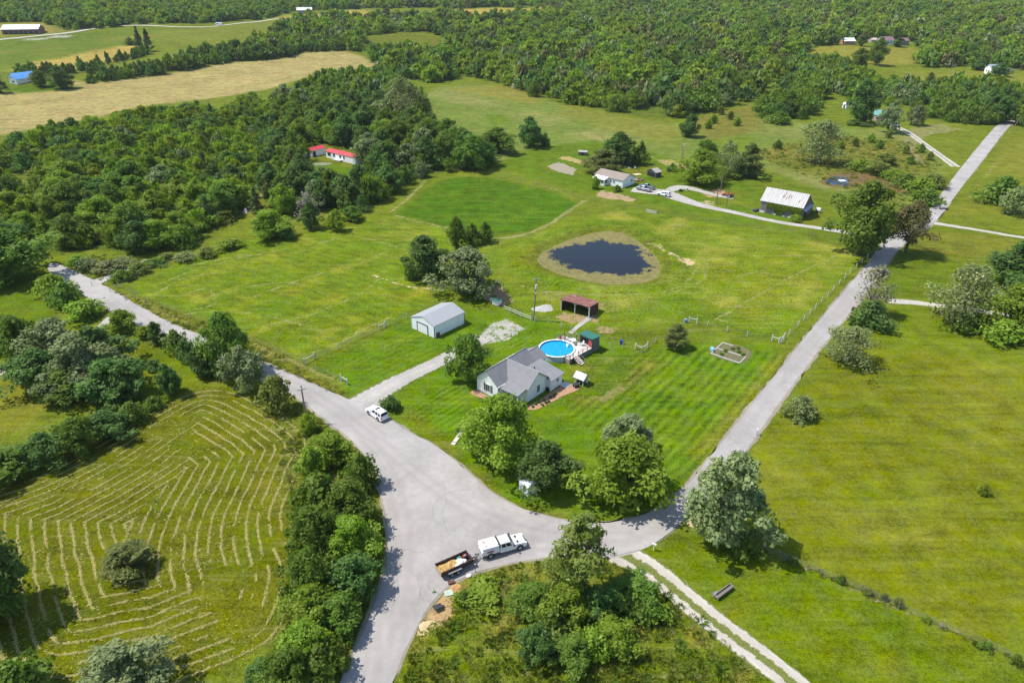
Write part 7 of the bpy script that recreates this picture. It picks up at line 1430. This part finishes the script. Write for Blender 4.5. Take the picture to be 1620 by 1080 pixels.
# ------------------------------------------------------------------ raked hay: windrow ridges of straw in the lower left field
ZW = lambda x, y: G(x / 2.25, 600 + y / 2.25)
ROWS = [[(1060,300),(1040,380),(1025,460),(1018,540)],[(930,290),(915,350),(895,430),(882,520),(875,620),(872,700)],[(960,560),(965,640),(975,720),(985,780),(970,850),(930,920)],[(925,620),(920,700),(930,760)],[(560,330),(520,370),(440,410),(360,460)],[(600,250),(590,320),(585,400),(575,480)],[(640,380),(625,450),(612,520)],[(120,520),(100,600),(80,660)],[(590,640),(570,720),(540,800),(480,880),(380,960)],[(520,600),(500,690),(470,780)],[(70,360),(190,305),(320,240),(430,185),(540,135)],[(700,35),(800,55),(900,95),(1000,145),(1060,180),(1105,225)], [(690,50),(790,75),(880,120),(960,165),(1030,210),(1055,260),(1050,330)], [(820,120),(900,165),(980,210),(1015,250),(1010,330),(995,420),(990,500)],
 [(860,180),(930,225),(955,280),(945,340),(930,400),(910,480),(905,570)], [(985,250),(975,330),(955,420),(950,500),(948,590)], [(890,280),(880,350),(865,440),(850,560),(850,680),(840,760),(825,830),(800,890)], [(860,270),(845,350),(835,430),(825,520),(810,620),(805,720),(790,800),(740,900)],
 [(830,290),(815,350),(805,410)], [(795,460),(780,540),(770,640),(755,760),(740,850)], [(750,510),(740,580),(725,660),(715,740)], [(700,570),(690,640),(680,710)], [(650,600),(640,680)], [(690,430),(680,500),(670,560)], [(1020,540),(1040,620),(1060,700),(1065,760)],
 [(1000,830),(960,890),(900,960),(850,1040)], [(990,750),(960,820),(900,900),(840,980),(780,1060)], [(940,770),(880,850),(820,920),(740,980),(660,1020)], [(905,580),(890,680),(880,740),(850,820),(800,880),(740,920),(650,1000)],
 [(100,330),(250,270),(400,200),(520,150),(640,110)], [(80,400),(200,350),(340,280),(450,230),(560,170),(650,130)], [(90,440),(230,380),(370,310),(500,235),(620,160),(760,150)], [(100,470),(260,400),(400,330),(520,260),(600,210)], [(150,490),(300,420),(430,350),(540,290)],
 [(250,470),(380,400),(480,350),(590,270)], [(330,490),(420,440),(520,380),(600,330)], [(400,500),(470,510),(530,540),(560,580)], [(320,560),(290,640),(270,720),(240,800)], [(420,510),(380,590),(320,700),(280,780),(210,1000)], [(470,740),(400,790),(330,840),(260,900),(130,970)],
 [(30,930),(120,850),(200,790),(260,740)], [(300,880),(250,930),(210,1000)], [(640,760),(620,800)], [(670,770),(650,830),(600,890)], [(690,800),(670,880),(630,940)], [(460,840),(380,890),(300,960)], [(60,300),(180,255),(330,190),(460,140),(600,95)], [(640,250),(655,290),(650,330)], [(735,230),(725,300),(715,360)], [(770,240),(755,300),(745,360)], [(810,200),(790,260),(770,300)], [(700,240),(690,310)], [(1085,240),(1080,300),(1070,340)], [(40,460),(160,520),(230,600)], [(200,520),(180,600),(160,680)], [(240,500),(215,600),(190,700),(160,780)], [(0,900),(60,860),(140,800),(190,760)], [(20,1000),(110,940),(230,880),(320,820)], [(560,980),(500,1040)], [(640,920),(560,1000)]]
g_ = np.random.default_rng(11); P_ = []; Dv = []
for r in ROWS:
    c = smooth_line([tuple(ZW(*q))[:2] for q in r], 0.16); s0 = g_.uniform(0, 50)
    for i, q in enumerate(c):
        d = c[min(i + 1, len(c) - 1)] - c[max(i - 1, 0)]; a = math.atan2(d[1], d[0]); nn = np.array((-math.sin(a), math.cos(a)))
        q = q + nn * (0.10 * float(wob(np.array(i * 0.16 + s0), np.array(0.0), 1.6, s0)) + 0.05 * float(wob(np.array(i * 0.16 + s0), np.array(3.0), 0.5, s0)))
        dens = 0.72 + 1.35 * float(fbm(np.array(i * 0.16 + s0 * 3), np.array(s0), 2.6, s0))
        for _ in range(int(max(0, dens) * 3.2 + g_.random())):
            P_.append((q[0] + g_.normal() * 0.13, q[1] + g_.normal() * 0.13, 0.03 + 0.09 * g_.random())); Dv.append(a + g_.normal() * 0.7)
hayw = [tuple(q) for q in smooth_line([(q.x, q.y) for q in GP(hay)], 2.0, True)]; xs = [q[0] for q in hayw]; ys = [q[1] for q in hayw]
keep = sdist(np.array([q[0] for q in P_]), np.array([q[1] for q in P_]), hayw) > 21.5; P_ = [q for q, k_ in zip(P_, keep) if k_]; Dv = [q for q, k_ in zip(Dv, keep) if k_]
# rows that follow the field edge, one tractor pass inside the other
c_ = np.stack([g_.uniform(min(xs), max(xs), 105000), g_.uniform(max(min(ys), 40), max(ys), 105000)], 1); s_ = sdist(c_[:, 0], c_[:, 1], hayw); m_ = (s_ > 0.4) & (s_ < 22.5); c_ = c_[m_]; s_ = s_[m_]
e_ = 0.25; gx_ = sdist(c_[:, 0] + e_, c_[:, 1], hayw) - s_; gy_ = sdist(c_[:, 0], c_[:, 1] + e_, hayw) - s_; L_ = np.hypot(gx_, gy_) + 1e-6; gx_ /= L_; gy_ /= L_
row_ = np.round((s_ - 1.0) / 1.6); tgt = 1.0 + row_ * 1.6 + 0.16 * wob(c_[:, 0], c_[:, 1], 3.0, 2.0) + g_.normal(size=len(s_)) * 0.10; mv = tgt - s_
q_ = np.stack([c_[:, 0] + gx_ * mv, c_[:, 1] + gy_ * mv], 1); th = np.arctan2(gx_, -gy_)
k_ = (fbm(q_[:, 0] + row_ * 37.0, q_[:, 1] + row_ * 11.0, 2.4, 1.0) > -0.42 + 0.4 * g_.random(len(th))) & (fbm(q_[:, 0], q_[:, 1], 11.0, 6.0) > -0.42) & (np.abs(mv) < 1.0); q_ = q_[k_]; th = th[k_]
for q, a in zip(q_, th): P_.append((q[0], q[1], 0.02 + 0.06 * g_.random())); Dv.append(a + g_.normal() * 0.5)
q_ = np.stack([g_.uniform(min(xs), max(xs), 26000), g_.uniform(min(ys), max(ys), 26000)], 1)
q_ = q_[in_poly(q_[:, 0], q_[:, 1], hayw) & (fbm(q_[:, 0], q_[:, 1], 5.0, 2.0) > 0.05)][:3000]
for q in q_: P_.append((q[0], q[1], 0.03)); Dv.append(g_.uniform(0, 6.28))
P_ = np.array(P_); Dv = np.array(Dv); n = len(P_); d = np.stack([np.cos(Dv), np.sin(Dv), g_.normal(size=n) * 0.15], 1); s = np.stack([-np.sin(Dv), np.cos(Dv), g_.normal(size=n) * 0.5], 1)
ln = g_.uniform(0.07, 0.19, n)[:, None]; wd = g_.uniform(0.014, 0.036, n)[:, None]; V = np.stack([P_ - d * ln - s * wd, P_ + d * ln - s * wd, P_ + d * ln + s * wd, P_ - d * ln + s * wd], 1).reshape(-1, 3); V[:, 2] = np.maximum(V[:, 2], 0.012)
def straw_mat():
    m = bpy.data.materials.new('cut_straw'); b = NB(nt(m)); a = b.n('ShaderNodeAttribute'); a.attribute_name = 'tint'; c = b.mix(a.outputs['Fac'], (0.22, 0.21, 0.055), (0.43, 0.375, 0.14)); b.out(c, 0.9, None, 0, 0.15); return m
M_straw = straw_mat(); me = np_mesh('hay_windrows', V, np.arange(4 * n).reshape(n, 4), [M_straw]); addf(me, 'tint', g_.random(n), 'FACE'); tag(mesh_obj('hay_windrows', me), 'rows of cut straw raked across the lower left field', 'hay', kind='stuff'); print('straw', n)

# ------------------------------------------------------------------ rough grass and weeds on verges and meadow
GC = bpy.data.collections.new('weed_prototypes')
def tuft_mesh(name, seed, n, h, w, m, spread):
    g = np.random.default_rng(seed); a = g.random(n) * 2 * math.pi; r = np.sqrt(g.random(n)) * spread; b = np.stack([np.cos(a) * r, np.sin(a) * r, np.zeros(n)], 1)
    lean = np.stack([np.cos(a), np.sin(a), np.zeros(n)], 1) * (0.4 + g.random(n) * 0.9)[:, None] + g.normal(size=(n, 3)) * 0.2; hh = (h * (0.5 + 0.8 * g.random(n)))[:, None]; tip = b + (np.array((0, 0, 1.0)) + lean) * hh; mid = b + (np.array((0, 0, 1.0)) + lean * 0.5) * hh * 0.55
    t = np.stack([-np.sin(a + 1), np.cos(a + 1), np.zeros(n)], 1) * w; V = np.stack([b, mid + t, tip, mid - t], 1).reshape(-1, 3); me = np_mesh(name, V, np.arange(4 * n).reshape(n, 4), [m]); addf(me, 'tint', g.random(n), 'FACE'); return me
LG = leaf_material('leaf_grass', (0.150, 0.190, 0.024), None, 0.35, 0.4, 0.03); LW = leaf_material('leaf_weed', (0.130, 0.195, 0.024), None, 0.35, 0.4, 0.03); LD = leaf_material('leaf_dry_grass', (0.30, 0.27, 0.11), None, 0.25, 0.35, 0.03)
for i, (mm, n, h, w, sp) in enumerate([(LG, 40, 0.22, 0.035, 0.34), (LG, 36, 0.3, 0.04, 0.4), (LD, 34, 0.28, 0.03, 0.34), (LW, 56, 0.26, 0.08, 0.46), (LW, 46, 0.4, 0.10, 0.46)]):
    o = bpy.data.objects.new('w%02d' % i, tuft_mesh('tuft', 40 + i, n, h, w, mm, sp)); GC.objects.link(o)
def weeds(name, label, polys, dens, mixw, sc=(0.7, 1.3), avoid=None):
    P = []; g = np.random.default_rng(len(polys) * 7 + len(name))
    for poly in polys:
        p = [(q.x, q.y) for q in GP(poly)]; xs = [q[0] for q in p]; ys = [q[1] for q in p]; A = (max(xs) - min(xs)) * (max(ys) - min(ys)); n = int(A * dens); q = np.stack([g.uniform(min(xs), max(xs), n), g.uniform(min(ys), max(ys), n)], 1)
        q = q[in_poly(q[:, 0], q[:, 1], p)]; q = q[fbm(q[:, 0], q[:, 1], 3.5, 1.7) > -0.35 + 0.5 * g.random(len(q)) - 0.25]; q = q[~in_poly(q[:, 0], q[:, 1], rp)]; P.append(q)
    P = np.concatenate(P); n = len(P); z = height(P[:, 0], P[:, 1]); s = g.uniform(sc[0], sc[1], n)
    o = scatter(name, GC, np.stack([P[:, 0], P[:, 1], z], 1), g.choice(5, n, p=mixw), np.stack([np.zeros(n), np.zeros(n), g.uniform(0, 6.28, n)], 1), np.stack([s, s, s * g.uniform(0.8, 1.2, n)], 1)); tag(o, label, 'grass', kind='stuff'); print(name, n)
weeds('meadow_weeds', 'rough weedy meadow grass on the wedge below the road', [[(625,1085),(670,1000),(722,955),(790,898),(880,888),(985,892),(1035,925),(1125,995),(1240,1100),(1250,1140),(600,1140)]], 1.5, [.28, .24, .12, .24, .12])
weeds('verge_grass', 'tall verge grass along the road sides', [[(430,650),(500,650),(548,700),(590,765),(603,850),(590,930),(560,1000),(525,1085),(400,1085),(470,900)], [(165,455),(300,529),(455,592),(545,632),(545,618),(480,584),(430,552),(330,512),(230,474)], [(95,424),(150,448),(230,412),(200,404),(130,402)]], 1.0, [.3, .25, .25, .12, .08], (0.6, 1.1))
weeds('fence_weeds', 'weeds growing along the lower right wire fence', [[(1205,864),(1300,904),(1400,948),(1500,991),(1620,1048),(1690,1080),(1690,1092),(1620,1058),(1500,1000),(1400,957),(1300,913),(1205,873)]], 1.5, [.2, .15, .4, .15, .1], (0.5, 1.0))
weeds('pasture_tufts', 'coarse grass tufts in the scrub pasture', [[(1180,240),(1320,215),(1440,225),(1490,262),(1440,330),(1400,330),(1330,300),(1250,270)]], 0.35, [.3, .3, .25, .1, .05], (0.8, 1.5))
for i, (x, y, k) in enumerate([(1238,884,'palebush'),(1256,892,'bush'),(1330,922,'bush'),(1372,938,'olivebush'),(1398,948,'olivebush'),(1420,958,'pinky'),(1465,982,'brightbush'),(1560,1026,'bush'),(1606,1048,'bush')]):
    g = G(x, y); plant(k if k != 'pinky' else 'olivebush', g, 0.9 + 0.25 * (i % 3), 0.6 + 0.2 * (i % 2), '%s small weed bush from the left along the lower right wire fence' % ORD[i], 'weed bushes at the wire fence')
T(1545,1565,762,785,'yellowbush','little bright weed clump alone in the right hand field')
# ------------------------------------------------------------------ thin summer haze over the whole country
hz = MB().box(-2600, 2600, -700, 4200, -4.0, 86.0).build('haze', bpy.data.materials.new('haze')); hm = hz.data.materials[0]; t_ = nt(hm)
pv = t_.nodes.new('ShaderNodeVolumePrincipled'); pv.inputs['Color'].default_value = (0.86, 0.91, 1.0, 1); pv.inputs['Density'].default_value = 0.000048; pv.inputs['Anisotropy'].default_value = 0.0
ou = t_.nodes.new('ShaderNodeOutputMaterial'); t_.links.new(pv.outputs[0], ou.inputs['Volume']); tag(hz, kind='stuff')
scene.cycles.volume_bounces = 0
